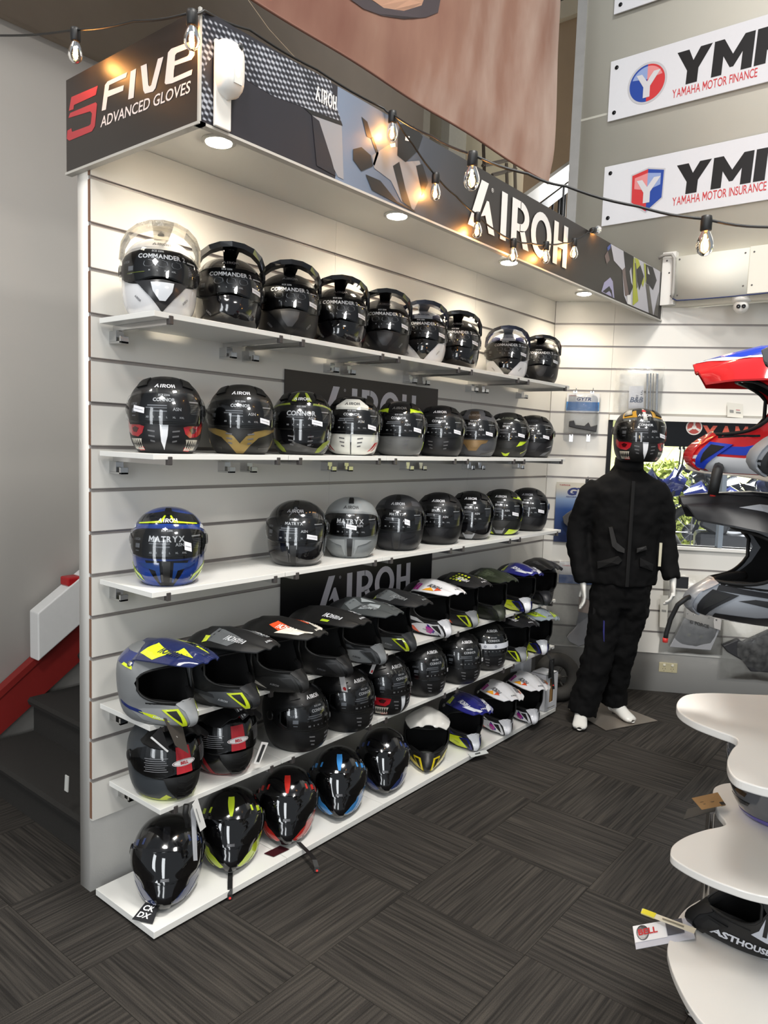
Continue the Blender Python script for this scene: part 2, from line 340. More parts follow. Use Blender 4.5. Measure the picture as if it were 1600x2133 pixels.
# ---- stair wall (pale below, brown above) and the structure up there
wst = struct('wall_stair', MB().box((-1.40, -2.6, 0), (-1.25, 5.4, 3.535)).mesh('wall_stair', mat('stair_wall_paint', '#b3aea7', .6, noise=.03, nscale=3, bump=.05)), 'plain pale wall beside the stairs')
BRN = mat('brown_beam_paint', '#776b5e', .7, noise=.12, nscale=6)
bb = struct('trim_2', MB().box((-1.42, -2.6, 3.535), (-1.2, 3.42, 6.2)).mesh('trim_2', BRN), 'brown painted upper wall over the stairs')
up = struct('wall_upper', MB().box((-1.42, 3.42, 3.3), (-1.3, 8, 6.6)).mesh('wall_upper', mat('beige_upper_wall', '#a39a86', .7, noise=.1, nscale=5)), 'beige upper landing wall behind the hanging banner')
bxo('pilaster', (-1.34, 3.80, 3.3), (-1.22, 4.05, 6.6), mat('pale_pilaster', '#b9b4a6', .6, noise=.08), up)
bxo('pilaster', (-1.34, 3.42, 3.3), (-1.24, 3.56, 6.6), mat('tan_pilaster', '#8f8674', .6, noise=.08), up)
dr = struct('door_1', None, 'brown upstairs door with pale frame past the sign wall')
bxo('door_leaf', (-1.2, 5.00, 3.3), (-.10, 5.06, 5.45), mat('brown_door', '#8a7663', .5, noise=.08, nscale=8), dr)
bxo('door_frame', (-.62, 4.95, 3.3), (-.50, 5.0, 5.55), mat('pale_door_frame', '#a69c8e', .5), dr)
bxo('door_pane', (-.46, 4.985, 4.75), (-.2, 5.0, 5.25), mat('dark_door_glass', '#20201f', .15), dr)
bxo('door_head', (-1.2, 4.94, 5.45), (-.10, 5.02, 5.6), mat('pale_door_frame', '#a69c8e', .5), dr)
bxo('upper_slab', (-1.3, 4.9, 3.2), (-.1, 8, 3.3), BRN, up)
bxo('dark_recess', (-1.2, 5.1, 5.6), (-.10, 5.2, 7.0), mat('dark_recess', '#2c2824', .9, noise=.2), up)
# ---- upper stair rail and steel frame behind the bulkhead
rail = thing('stair_railing', 'galvanised sloping stair railing with black balusters behind the bulkhead', 'railing', (-.3, 3.3, 2.8))
def lp(o, pts): return [np.asarray(p)-np.array(o.location) for p in pts]
a, b = onx(1100, 418, -.25), onx(1190, 352, -.25)
mb = MB(); d = (b-a); ex = d/np.linalg.norm(d); nz = np.cross((1, 0, 0), ex)
mb.obox((a+b)/2-np.array(rail.location), d*.62, np.array([.03, 0, 0]), nz*.05); mb.obj('stringer', mat('galvanised', '#b9b7b2', .4, metal=.4, noise=.15, nscale=14), rail)
mb = MB(); mb.obox((a+b)/2-nz*.10-np.array(rail.location), d*.62, np.array([.012, 0, 0]), nz*.03); mb.obj('lower_rail', mat('dark_green_steel', '#2d322e', .5), rail)
for k in (0, 5): p = a+d*(.05+.15*k); q_ = p-np.array(rail.location); MB().tube([q_, (q_[0], q_[1], -float(rail.location[2]))], .02, 6).obj('newel_post', mat('black_steel', '#191a1b', .5), rail, True)
for k in range(7):
    p = a+d*(.05+.15*k)-nz*.1; MB().tube([p-np.array(rail.location), p-np.array(rail.location)-np.array([0, 0, .55])], .009, 6).obj('baluster', mat('black_steel', '#191a1b', .5), rail, True)
fr = thing('steel_rack', 'rusty steel bracket frame behind the bulkhead under the banner', 'frame', onx(1050, 390, -.6))
RS = mat('brown_steel', '#5c5247', .6, metal=.3, noise=.2)
for (p, q) in (((1005, 345), (1075, 330)), ((1025, 365), (1075, 352)), ((1007, 300), (1009, 360)), ((1055, 340), (1057, 400)), ((1072, 330), (1074, 410))):
    MB().tube(lp(fr, [onx(*p, -.6), onx(*q, -.6)]), .014, 4).obj('bar', RS, fr)
# ---- staircase going up behind the slat wall
st = thing('staircase', 'dark carpeted staircase with red stringer behind the white end post', 'stairs', (-.7, .1, 0))
STC = mat('stair_carpet', '#24221f', .95, noise=.35, nscale=160, bump=.6, bscale=500); RED = mat('dark_red_paint', '#7a1f1c', .45, noise=.1)
RISE, RUN, Y1 = .178, .262, .085
for k in range(9):
    y0 = Y1+RUN*k; z1 = RISE*(k+1)
    mb = MB(); prof = [(y0+.02, z1-RISE), (y0+.02, z1-.05), (y0-.005, z1-.035), (y0-.012, z1-.015), (y0, z1), (y0+RUN+.03, z1), (y0+RUN+.03, z1-RISE)]
    mb.prism([(p[0]-.1, p[1]) for p in prof], (-.5, 0, 0), (0, 1, 0), (0, 0, 1), (1.11, 0, 0)); mb.obj('step', STC, st)
mb = MB(); sl = RISE/RUN
mb.prism([(-.2, -.0), (2.6, 2.8*sl), (2.6, 2.8*sl+.30), (-.02, .30), (-.2, .17)], (-.538, 0, 0), (0, 1, 0), (0, 0, 1), (.04, 0, 0)); mb.obj('stringer', RED, st)
mb = MB(); mb.prism([(-.2, .17), (-.02, .30), (2.6, 2.8*sl+.30), (2.6, 2.8*sl+.33), (-.03, .33), (-.22, .19)], (-.545, 0, 0), (0, 1, 0), (0, 0, 1), (.055, 0, 0)); mb.obj('stringer_cap', RED, st)
hb = thing('stair_handrail', 'white boxed handrail end above the red stair stringer', 'handrail', (-1.22, .36, .6))
mb = MB(); mb.prism([(0, -.05), (0, .19), (1.6, .19+1.6*sl), (1.6, -.05+1.6*sl)], (0, .0, 0), (0, 1, 0), (0, 0, 1), (.09, 0, 0)); mb.obj('rail_box', mat('white_gloss_paint', '#d4d3d1', .3, noise=.04), hb, bevel=.006)
mb = MB(); mb.box((0.005, .155, .30), (.085, .235, .345)); mb.obj('red_clip', mat('red_clip', '#a3181d', .35), hb, bevel=.008)
mb = MB(); mb.tube([(.06, .22, .33), (.09, .27, .30), (.095, .3, .24), (.1, .27, .2), (.095, .29, .14), (.1, .33, .1)], .011, 8); mb.obj('rope', mat('white_rope', '#d8d4cc', .8, bump=.5, bscale=400), hb, True)
tg = MB(); p0 = ony(139, 1632, .03); tg.obox(p0, (.012, 0, 0), (0, .002, 0), (.003, 0, .032)); tag(tg.obj('paper_tag', mat('clear_tag', '#c9c9c4', .3), None), 'small pale plastic tag stuck to the back of the white end post', 'tag')
# ---- bulkhead with lit soffit
bk = thing('bulkhead', 'long boxed sign bulkhead with lit soffit over the helmet wall', 'sign', (.25, 0, 2.55))
BX0, BX1, BY0, BY1, BZ0, BZ1 = -.12, .61, -.02, 3.74, 2.556, 2.857
def loc(o, v): return [tuple(np.asarray(p)-np.array(o.location)) for p in v]
def lobj(mb, root, name, m, **k): mb.V = loc(root, mb.V); return mb.obj(name, m, root, **k)
FACE = P('#2b2826'); EDGE = mat('grey_edge_trim', '#b5b2ab', .4, noise=.04)
def clipped(z0, z1, m, nm, x1=BX1-.02):
    ye = lambda x: LW+max(x, 0)*BD[1]/BD[0]
    mb = MB(); pl = [(BX0+.02, BY0+.02), (x1, BY0+.02), (x1, ye(x1)-.004), (0, LW-.004), (BX0+.02, LW-.004)]
    mb.prism(pl, (0, 0, z0), (1, 0, 0), (0, 1, 0), (0, 0, z1-z0)); lobj(mb, bk, nm, m)
clipped(SOF, SOF+.02, WHITE, 'soffit'); clipped(BZ1-.02, BZ1-.002, mat('bulkhead_top', '#4a4744', .7), 'top_board')
lobj(MB().box((BX1-.02, BY0+.02, BZ0), (BX1, BY1, BZ1)), bk, 'front_board', FACE)
lobj(MB().box((BX0, BY0, BZ0), (BX1, BY0+.02, BZ1)), bk, 'end_board', mat('print_end', '#26211f', .4))
lobj(MB().box((BX1-.022, BY0, BZ0-.008), (BX1+.004, BY1+.015, BZ0)), bk, 'edge_trim', EDGE)
lobj(MB().box((BX0-.002, BY0-.004, BZ0-.008), (BX1+.004, BY0+.02, BZ0)), bk, 'edge_trim', EDGE)
lobj(MB().box((BX1-.004, BY0-.004, BZ0), (BX1+.004, BY0+.004, BZ1)), bk, 'corner_trim', EDGE)
lobj(MB().box((BX1-.02, BY1, BZ0), (BX1+.002, BY1+.015, BZ1)), bk, 'end_trim', WHITE)
# print on the long face
def weave():
    m = bpy.data.materials.new('carbon_print'); m.use_nodes = True; nt = m.node_tree; b = nt.nodes['Principled BSDF']; N = nt.nodes.new; L = nt.links.new
    tc = N('ShaderNodeTexCoord'); mp = N('ShaderNodeMapping'); mp.inputs['Scale'].default_value = (1, 1.0, 1.0); mp.inputs['Rotation'].default_value = (.35, 0, 0); L(tc.outputs['Object'], mp.inputs[0])
    sp = N('ShaderNodeSeparateXYZ'); L(mp.outputs[0], sp.inputs[0])
    def wave(sock, f):
        a = N('ShaderNodeMath'); a.operation = 'MULTIPLY'; a.inputs[1].default_value = f; L(sock, a.inputs[0]); s = N('ShaderNodeMath'); s.operation = 'SINE'; L(a.outputs[0], s.inputs[0]); return s.outputs[0]
    p = N('ShaderNodeMath'); p.operation = 'MULTIPLY'; L(wave(sp.outputs[1], 210), p.inputs[0]); L(wave(sp.outputs[2], 330), p.inputs[1])
    nz = N('ShaderNodeTexNoise'); nz.inputs['Scale'].default_value = 9; L(tc.outputs['Object'], nz.inputs['Vector'])
    q = N('ShaderNodeMath'); q.operation = 'MULTIPLY_ADD'; q.inputs[1].default_value = .5; L(p.outputs[0], q.inputs[0]); L(nz.outputs['Fac'], q.inputs[2])
    cr = N('ShaderNodeValToRGB'); e = cr.color_ramp.elements; e[0].position = .38; e[0].color = lin('#1c1d24'); e[1].position = .95; e[1].color = lin('#a9adb5')
    k = cr.color_ramp.elements.new(.62); k.color = lin('#4c4e57'); L(q.outputs[0], cr.inputs[0]); L(cr.outputs[0], b.inputs['Base Color']); b.inputs['Roughness'].default_value = .4
    return m
def gradient(name, y0, y1, stops, root):
    """printed fade along the face: colour by the y of the board itself"""
    m = bpy.data.materials.new(name); m.use_nodes = True; nt = m.node_tree; b = nt.nodes['Principled BSDF']; N = nt.nodes.new; L = nt.links.new
    tc = N('ShaderNodeTexCoord'); sp = N('ShaderNodeSeparateXYZ'); L(tc.outputs['Object'], sp.inputs[0])
    mr = N('ShaderNodeMapRange'); mr.inputs['From Min'].default_value = y0; mr.inputs['From Max'].default_value = y1; L(sp.outputs[1], mr.inputs[0])
    cr = N('ShaderNodeValToRGB'); e = cr.color_ramp.elements; e[0].position = stops[0][0]; e[0].color = lin(stops[0][1]); e[1].position = stops[-1][0]; e[1].color = lin(stops[-1][1])
    for p, c in stops[1:-1]: k = e.new(p); k.color = lin(c)
    L(mr.outputs[0], cr.inputs[0]); L(cr.outputs[0], b.inputs['Base Color']); b.inputs['Roughness'].default_value = .4; return m
SKY0 = onx(700, 300, BX1)[1]; SKY1 = onx(985, 440, BX1)[1]
ART = [weave(), P('#24232a'), gradient('sky_print', SKY0, SKY1, [(0, '#6f7c90'), (.3, '#586375'), (.58, '#3b3f48'), (1, '#2b2826')], bk), P('#8b8b8f'), P('#191a1c'), P('#7d7e82'),
       P('#b9b7bd'), P('#9a96b4'), P('#a8ad3a'), P('#6a5b58'), P('#57606e'), P('#4a5a9a'), P('#dedcd8'), P('#5a5752')]
art = MB()
def apx(pts, mi, k): art.face([onx(x, y, BX1+.0006*k) for x, y in pts], mi)
def strip(y0, y1, mi, k): art.face([(BX1+.0006*k, y0, BZ0), (BX1+.0006*k, y1, BZ0), (BX1+.0006*k, y1, BZ1), (BX1+.0006*k, y0, BZ1)], mi)
strip(BY0, SKY0, 1, 1); strip(SKY0, SKY1, 2, 1)
apx([(420, 30), (689, 168), (698, 212), (711, 253), (632, 223), (569, 200), (516, 168), (473, 132), (443, 119), (431, 132), (426, 149), (446, 208), (446, 258), (420, 248)], 0, 2)
apx([(632, 223), (711, 253), (714, 262), (650, 240)], 4, 3); apx([(650, 240), (712, 262), (716, 374), (704, 368), (680, 320)], 3, 3); apx([(650, 240), (665, 252), (690, 330), (700, 367), (660, 345)], 1, 4)
lobj(art, bk, 'helmet_print', ART); art = MB()
def c2(pts): return [(600+x/2.2857, y/2.2857) for x, y in pts]
apx(c2([(350, 555), (378, 580), (402, 660), (375, 650)]), 4, 3); apx(c2([(395, 655), (405, 652), (432, 730), (412, 790), (405, 780), (420, 730)]), 4, 3)
apx(c2([(480, 690), (520, 700), (560, 770), (625, 765), (665, 860), (600, 1000), (540, 960), (490, 860), (410, 800), (400, 740)]), 5, 3)
apx(c2([(535, 590), (600, 600), (642, 650), (620, 715), (560, 772), (520, 740), (525, 640)]), 4, 4); apx(c2([(310, 710), (350, 700), (395, 740), (405, 790), (350, 815), (310, 760)]), 4, 4)
apx(c2([(500, 790), (530, 770), (560, 900), (590, 995), (545, 960)]), 4, 4); apx(c2([(370, 830), (440, 860), (520, 960), (600, 1000), (610, 1012), (520, 970), (400, 905)]), 4, 4); apx(c2([(610, 790), (640, 780), (668, 870), (640, 930)]), 4, 4)
apx(c2([(560, 645), (580, 650), (575, 672), (558, 668)]), 12, 5); apx(c2([(485, 685), (510, 680), (512, 700), (490, 702)]), 12, 5)
lobj(art, bk, 'rider_print', ART); art = MB()
def c7(pts): return [(1230+x/9.41, 480+y/9.41) for x, y in pts]
apx(c7([(400, 262), (650, 405), (1225, 722), (1370, 805), (1320, 1690), (725, 1440), (660, 1280), (622, 772), (460, 590)]), 6, 2)
apx(c7([(390, 920), (440, 1000), (470, 1330), (215, 1200), (270, 1020)]), 7, 2); apx(c7([(240, 1195), (370, 1090), (420, 1180), (440, 1310)]), 4, 3); apx(c7([(290, 1240), (370, 1185), (405, 1240), (420, 1300)]), 7, 4)
apx(c7([(622, 780), (700, 700), (760, 1300), (680, 1280)]), 9, 3); apx(c7([(652, 408), (850, 515), (840, 1100), (765, 1290), (700, 900)]), 4, 4); apx(c7([(770, 800), (800, 720), (830, 1080), (800, 1020)]), 6, 5)
apx(c7([(845, 560), (860, 540), (900, 1000), (940, 1380), (830, 1475), (835, 900)]), 8, 5); apx(c7([(870, 530), (942, 570), (1045, 900), (1060, 1000), (1030, 1110), (900, 720)]), 8, 5)
apx(c7([(910, 770), (980, 680), (1050, 900), (960, 1170), (930, 1000)]), 4, 6); apx(c7([(1050, 640), (1085, 660), (1100, 900), (1080, 1060)]), 8, 5); apx(c7([(870, 640), (895, 640), (930, 1100), (905, 1150)]), 13, 6)
apx(c7([(1085, 662), (1225, 725), (1300, 980), (1230, 1165), (1150, 1060), (1100, 1040)]), 4, 6); apx(c7([(1120, 700), (1165, 865), (1125, 850)]), 12, 7); apx(c7([(1085, 1050), (1150, 1070), (1230, 1655), (1150, 1620)]), 13, 5); apx(c7([(1345, 1200), (1320, 1690), (1240, 1655)]), 13, 5)
apx(c7([(330, 330), (400, 265), (392, 350), (340, 400)]), 11, 3); apx(c7([(280, 500), (340, 400), (380, 580), (320, 660)]), 9, 3); apx(c7([(720, 1270), (790, 1260), (800, 1465), (728, 1438)]), 12, 6)
y0_, y1_ = onx(973, 467, BX1)[1], onx(1180, 520, BX1)[1]
zb_ = onx(973, 467, BX1)[2]; zt_ = onx(1006, 377, BX1)[2]
lobj(art, bk, 'boot_print', ART); art = MB()
ptext(art, 'AIROH', (BX1+.0045, y0_, zb_), (0, 1, 0), (0, 0, 1), width=y1_-y0_, height=zt_-zb_, mi=12)
ptext(art, '®', (BX1+.0045, onx(1022, 400, BX1)[1], onx(1022, 400, BX1)[2]), (0, 1, 0), (0, 0, 1), height=.018, mi=12, bold=.0)
lobj(art, bk, 'face_lettering', ART); art = MB(); pA, pB = onx(655, 208, BX1), onx(699, 226, BX1); ptext(art, 'AIROH', (BX1+.004, pA[1], pA[2]), (0, 1, 0), (0, .0, 1), width=pB[1]-pA[1], height=.045, mi=12)
lobj(art, bk, 'small_lettering', ART)
# print on the end board
ep = MB(); YE = BY0-.0008
def epx(pts, mi): ep.face([ony(x, y, YE-(.0008 if mi == 2 else 0)) for x, y in pts], mi)
def c1(pts): return [(x/2.2857, y/2.2857) for x, y in pts]
epx(c1([(340, 462), (466, 408), (456, 452), (352, 500), (350, 520), (328, 528)]), 0)
epx(c1([(326, 562), (334, 538), (455, 487), (462, 494), (452, 600), (438, 625), (330, 670), (318, 660), (321, 622), (340, 610), (343, 628), (424, 598), (432, 590), (438, 540), (430, 530)]), 0)
epx(c1([(484, 528), (500, 405), (512, 388), (606, 343), (600, 368), (520, 405), (516, 432), (590, 405), (586, 432), (512, 462), (504, 522)]), 1)
epx(c1([(610, 474), (622, 340), (648, 326), (636, 465)]), 1)
epx(c1([(670, 315), (698, 303), (706, 405), (712, 412), (720, 405), (752, 280), (778, 270), (740, 420), (728, 436), (690, 446), (682, 430)]), 1)
epx(c1([(784, 395), (800, 250), (815, 232), (910, 196), (928, 204), (926, 262), (912, 284), (832, 312), (828, 335), (826, 370), (916, 330), (912, 356), (820, 396), (790, 402)]), 1)
epx(c1([(832, 290), (834, 262), (842, 252), (896, 230), (902, 235), (900, 255), (893, 265)]), 2)
a, b, c = ony(*c1([(478, 606)])[0], YE), ony(*c1([(903, 440)])[0], YE), ony(*c1([(484, 575)])[0], YE)
d = b-a; wd_ = np.linalg.norm(d); ptext(ep, 'ADVANCED GLOVES', a, d/wd_, (0, 0, 1), width=wd_, height=.033, mi=1, shear=.2, bold=.01)
lobj(ep, bk, 'end_print', [P('#a8353c'), P('#e8dcd8'), mat('print_end', '#26211f', .4)])
# downlights
DL = mat('lamp_glow', '#fff1d8', .4, emit=40)
DLN = ['beside the motion sensor', 'below the printed rider', 'below the big white lettering', 'next to the back wall']
for k, y in enumerate((.303, 1.283, 2.27, 3.235)):
    d = thing('downlight', 'round recessed downlight in the bulkhead soffit '+DLN[k], 'light', (.287, y, SOF), group='downlights in the bulkhead soffit')
    MB().lathe([(.058, -.006), (.058, .0), (.046, .0), (.046, -.006)], 28).obj('bezel', WHITE, d, True)
    MB().lathe([(.0, -.016), (.03, -.0145), (.044, -.010), (.0455, -.004)], 28, caps=False).obj('lens', DL, d, True)
    l = bpy.data.lights.new('downlight_beam', 'SPOT'); l.energy = 26; l.color = (1, .88, .70); l.spot_size = math.radians(150); l.spot_blend = .9; l.shadow_soft_size = .05
    o = bpy.data.objects.new('downlight_beam', l); COL.objects.link(o); o.location = (0, 0, -.02); o.parent = d
# ================================================================== HELMETS
class Surf:
    """shell surface from horizontal slices (z, half width, front reach, back reach, roundness) in mm"""
    def __init__(s, knots):
        K = np.array(knots, float); n = len(K); D = []
        for i in range(n-1):
            p0, p1, p2, p3 = K[max(i-1, 0)], K[i], K[i+1], K[min(i+2, n-1)]
            for t in np.linspace(0, 1, 12, endpoint=(i == n-2)):
                D.append(.5*((2*p1)+(p2-p0)*t+(2*p0-5*p1+4*p2-p3)*t*t+(3*p1-p0-3*p2+p3)*t**3))
        D = np.array(D); D[:, 0] = np.maximum.accumulate(D[:, 0]); D[:, 1:4] = np.maximum(D[:, 1:4], 0)
        D[:, :4] /= 1000; s.D = D
        seg = np.hypot(np.diff(D[:, 0]), np.diff((D[:, 2]+D[:, 3])/2)); s.L = np.concatenate([[0], np.cumsum(seg)]); s.len = s.L[-1]; s.L = s.L/s.len
        s.zz = D[:, 0]+np.arange(len(D))*1e-9
    def sz(s, z): return np.interp(np.asarray(z, float)/1000, s.zz, s.L)
    def raw(s, th, q):
        q = np.clip(q, 0, 1); z, w, f, b, n = [np.interp(q, s.L, s.D[:, i]) for i in range(5)]
        c, k = np.cos(th), np.sin(th); n = np.where(c >= 0, n, 2.1); ext = np.where(c >= 0, f, b)
        w = np.maximum(w, 1e-6); ext = np.maximum(ext, 1e-6)
        r = ((np.abs(c)/ext)**n+(np.abs(k)/w)**n)**(-1/n)
        return np.stack([r*c, r*k, z], -1)
    def P(s, th, q, off=0.0):
        th = np.asarray(th, float); q = np.asarray(q, float); p = s.raw(th, q)
        if np.any(off):
            e = .03; qa = np.clip(q-.012, 0, .985); qb = np.clip(q+.012, .015, .995)
            n = np.cross(s.raw(th+e, q)-s.raw(th-e, q), s.raw(th, qb)-s.raw(th, qa)); ln = np.linalg.norm(n, axis=-1, keepdims=True)
            n = np.where(ln > 1e-9, n/np.maximum(ln, 1e-9), np.array([0, 0, 1.0])); p = p+n*np.asarray(off)[..., None] if np.ndim(off) else p+n*off
        return p
    def pz(s, deg, z, off=0.0): return s.P(np.radians(deg), s.sz(z), off)
def patch(mb, surf, poly, off=.001, thick=.0, mi=0, du=8.0, dv=10.0, mirror=False, fn=None):
    """piece of plate on the shell: outline in (degrees from the front, mm height), real thickness"""
    for sg in ((1, -1) if mirror else (1,)):
        bm = bmesh.new(); bm.faces.new([bm.verts.new((a*sg, b, 0)) for a, b in poly])
        us = [a*sg for a, b in poly]; vs = [b for a, b in poly]
        for ax, lo, hi, st in ((0, min(us), max(us), du), (1, min(vs), max(vs), dv)):
            x = math.ceil(lo/st)*st
            while x < hi:
                if x > lo+1e-4:
                    co = [0, 0, 0]; co[ax] = x; no = [0, 0, 0]; no[ax] = 1
                    bmesh.ops.bisect_plane(bm, geom=bm.verts[:]+bm.edges[:]+bm.faces[:], plane_co=co, plane_no=no, dist=1e-5)
                x += st
        bm.verts.index_update(); A = np.array([v.co[:2] for v in bm.verts]); f = fn or (lambda a, b, o: surf.pz(a, b, o))
        top = f(A[:, 0], A[:, 1], off); F = [tuple(v.index for v in p.verts) for p in bm.faces]
        fix = []
        for q in F:     # make every face look outwards
            n = np.zeros(3)
            for i in range(1, len(q)-1): n += np.cross(top[q[i]]-top[q[0]], top[q[i+1]]-top[q[0]])
            c = top[list(q)].mean(0)-np.array([0, 0, .12]); fix.append(q if n@c >= 0 else q[::-1])
        mb.add(top, fix, mi)
        if thick:
            low = f(A[:, 0], A[:, 1], off-thick)
            for e in bm.edges:
                if e.is_boundary:
                    a, b = e.verts[0].index, e.verts[1].index; mb.add([top[a], top[b], low[b], low[a]], [(0, 1, 2, 3)], mi)
        bm.free()
def stext(mb, surf, s, deg, z, h, off=.0015, mi=0, bold=.02, sx=1.0, shear=0, rot=0.0, align='c'):
    """lettering wrapped on the shell; deg, z (mm) = centre, h = cap height in mm"""
    V, F, w = text2d(s, bold); h /= 1000; X = V[:, 0]*h*sx; Y = (V[:, 1]-.5)*h; X = X-w*h*sx/2+shear*Y
    c, k = math.cos(rot), math.sin(rot); X, Y = X*c-Y*k, X*k+Y*c
    q0 = surf.sz(z); p = surf.raw(np.radians(deg), q0); R = math.hypot(p[0], p[1])
    mb.add(surf.P(np.radians(deg)+X/R, q0+Y/surf.len, off), F, mi)
def shell_mesh(surf, TH, lo, hi, cols=64, n1=11, n3=13, off=0.0, grow=0.0):
    """shell grid whose rows follow the eye port, so the port has a clean edge"""
    th = np.linspace(-math.pi, math.pi, cols, endpoint=False); deg = np.degrees(th); T = TH+grow
    x = np.clip(np.abs(deg)/T, 0, 1); g = 1-np.sqrt(np.maximum(1-x**3.2, 0)); mid = lo+(hi-lo)*.55
    zl = lo-grow*.6+(mid-lo+grow*.6)*g; zh = hi+grow*.6+(mid-hi-grow*.6)*g
    ql, qh = surf.sz(zl), surf.sz(zh); A = []; rows = []
    for i in range(n1+1): rows.append(ql*i/n1)
    for i in range(n3+1): rows.append(qh+(1-qh)*(i/n3))
    Pn = [surf.P(th, r, off) for r in rows]; mb = MB(); V = np.concatenate(Pn); F = []
    for i in list(range(n1))+list(range(n1+1, n1+n3+1)):
        for j in range(cols): F.append((i*cols+j, i*cols+(j+1) % cols, (i+1)*cols+(j+1) % cols, (i+1)*cols+j))
    for j in range(cols):
        k = (j+1) % cols
        if x[j] >= 1 and x[k] >= 1: continue
    key = {}; idx = []; U = []
    for v in V:
        t = tuple(np.round(v, 5))
        if t not in key: key[t] = len(U); U.append(v)
        idx.append(key[t])
    FF = []
    for f in F:
        q = []
        for i in f:
            if idx[i] not in q: q.append(idx[i])
        if len(q) > 2: FF.append(tuple(q))
    mb.add(U, FF)
    ins = [j for j in range(cols) if x[j] < 1]; lo_e = [surf.P(th[j], ql[j], off) for j in ins]; hi_e = [surf.P(th[j], qh[j], off) for j in ins]
    return mb, lo_e+hi_e[::-1]
ROADK = [(0, 88, 112, 86, 2.2), (16, 102, 130, 100, 2.2), (42, 114, 143, 116, 2.2), (75, 120, 145, 130, 2.2), (108, 123, 141, 141, 2.2), (148, 124, 136, 147, 2.15), (182, 119, 126, 145, 2.1),
         (210, 107, 110, 133, 2.1), (234, 86, 84, 106, 2.1), (250, 60, 57, 74, 2.1), (259, 32, 29, 40, 2.1), (262, .0, .0, .0, 2.1)]
ADVK = [(0, 86, 112, 86, 2.1), (14, 102, 132, 100, 2.0), (38, 113, 150, 116, 1.85), (70, 119, 155, 130, 1.85), (104, 122, 145, 141, 2.0), (146, 123, 136, 147, 2.1), (180, 118, 126, 145, 2.1),
        (210, 106, 110, 133, 2.1), (234, 86, 84, 106, 2.1), (250, 60, 57, 74, 2.1), (259, 32, 29, 40, 2.1), (262, .0, .0, .0, 2.1)]
SNOWK = [(0, 84, 120, 84, 1.9), (14, 100, 142, 98, 1.75), (34, 113, 172, 114, 1.5), (58, 119, 176, 126, 1.45), (84, 122, 165, 136, 1.55), (110, 124, 148, 142, 1.85), (142, 124, 136, 147, 2.05), (176, 119, 122, 145, 2.1),
         (204, 107, 103, 133, 2.1), (229, 88, 77, 108, 2.1), (246, 62, 52, 78, 2.1), (256, 36, 28, 44, 2.1), (260, .0, .0, .0, 2.1)]
MXK = [(0, 80, 156, 86, 1.5), (9, 93, 186, 100, 1.32), (26, 105, 206, 114, 1.24), (48, 112, 204, 124, 1.22), (70, 115, 182, 132, 1.3), (90, 118, 152, 137, 1.6), (112, 120, 133, 141, 1.95), (158, 121, 127, 144, 2.1),
       (192, 116, 119, 140, 2.1), (216, 101, 99, 126, 2.1), (237, 80, 74, 102, 2.1), (251, 54, 48, 72, 2.1), (260, 30, 26, 42, 2.1), (264, 0, 0, 0, 2.1)]
KIND = {'road': (Surf(ROADK), 78.75, 102, 194), 'adv': (Surf(ADVK), 78.75, 92, 198), 'snow': (Surf(SNOWK), 73.2, 118, 190), 'mx': (Surf(MXK), 70.3, 84, 200)}
VIS = {'road': [(-92, 138), (-78, 116), (-55, 102), (-28, 95), (0, 93), (28, 95), (55, 102), (78, 116), (92, 138), (92, 164), (74, 184), (48, 198), (24, 204), (0, 206), (-24, 204), (-48, 198), (-74, 184), (-92, 164)],
       'adv': [(-92, 134), (-78, 110), (-55, 98), (-30, 96), (-12, 106), (0, 112), (12, 106), (30, 96), (55, 98), (78, 110), (92, 134), (92, 164), (74, 186), (48, 201), (24, 208), (0, 210), (-24, 208), (-48, 201), (-74, 186), (-92, 164)],
       'snow': [(-86, 148), (-72, 128), (-48, 116), (-22, 109), (0, 107), (22, 109), (48, 116), (72, 128), (86, 148), (84, 164), (66, 184), (40, 192), (20, 194), (0, 194), (-20, 194), (-40, 192), (-66, 184), (-84, 164)]}
VISOR = clear('clear_visor', (.86, .87, .88), .035); DARKV = mat('dark_visor', '#060607', .05, coat=1.0); LABEL = mat('visor_film', '#08080a', .3, coat=.2)
_c = {}
def cached(key, fn):
    if key not in _c: _c[key] = fn()
    return _c[key]
def inst(name, key, fn, parent, mats):
    """part that shares its mesh between alike helmets, paint per helmet"""
    o = link(name, cached(key, fn), parent)
    for i, m_ in enumerate(mats): o.material_slots[i].link = 'OBJECT'; o.material_slots[i].material = m_
    return o
def inst2(name, key, fn, parent, mats):
    for sg in (1, -1): inst(name, key+(sg,), lambda: fn(sg), parent, mats)
def mir(sg, pl): return [(a*sg, b) for a, b in pl]
def peakP(a, b, o, pr):
    """peak plate: a in -100..100 across, b in 0..100 from crown to tip -> point"""
    u = np.asarray(a, float)/100; v = np.asarray(b, float)/100
    x = pr['x0']+(pr['x1']-pr['x0'])*v - pr.get('notch', .035)*np.abs(u)**1.6*v**1.5
    hw = np.interp(v, [0, .2, .5, .8, 1], pr['hw']); zc = np.interp(v, [0, .25, .5, .75, 1], pr['z'])
    drop = np.interp(v, [0, .4, 1], pr['drop']); y = hw*u
    z = zc-drop*np.abs(u)**1.8-.010*np.exp(-((np.abs(u)-.38)/.12)**2)*v+o
    return np.stack([x, y, z], -1)
PEAK = dict(x0=-.045, x1=.285, hw=[.082, .108, .108, .092, .058], z=[.264, .277, .276, .268, .256], drop=[.060, .046, .022])
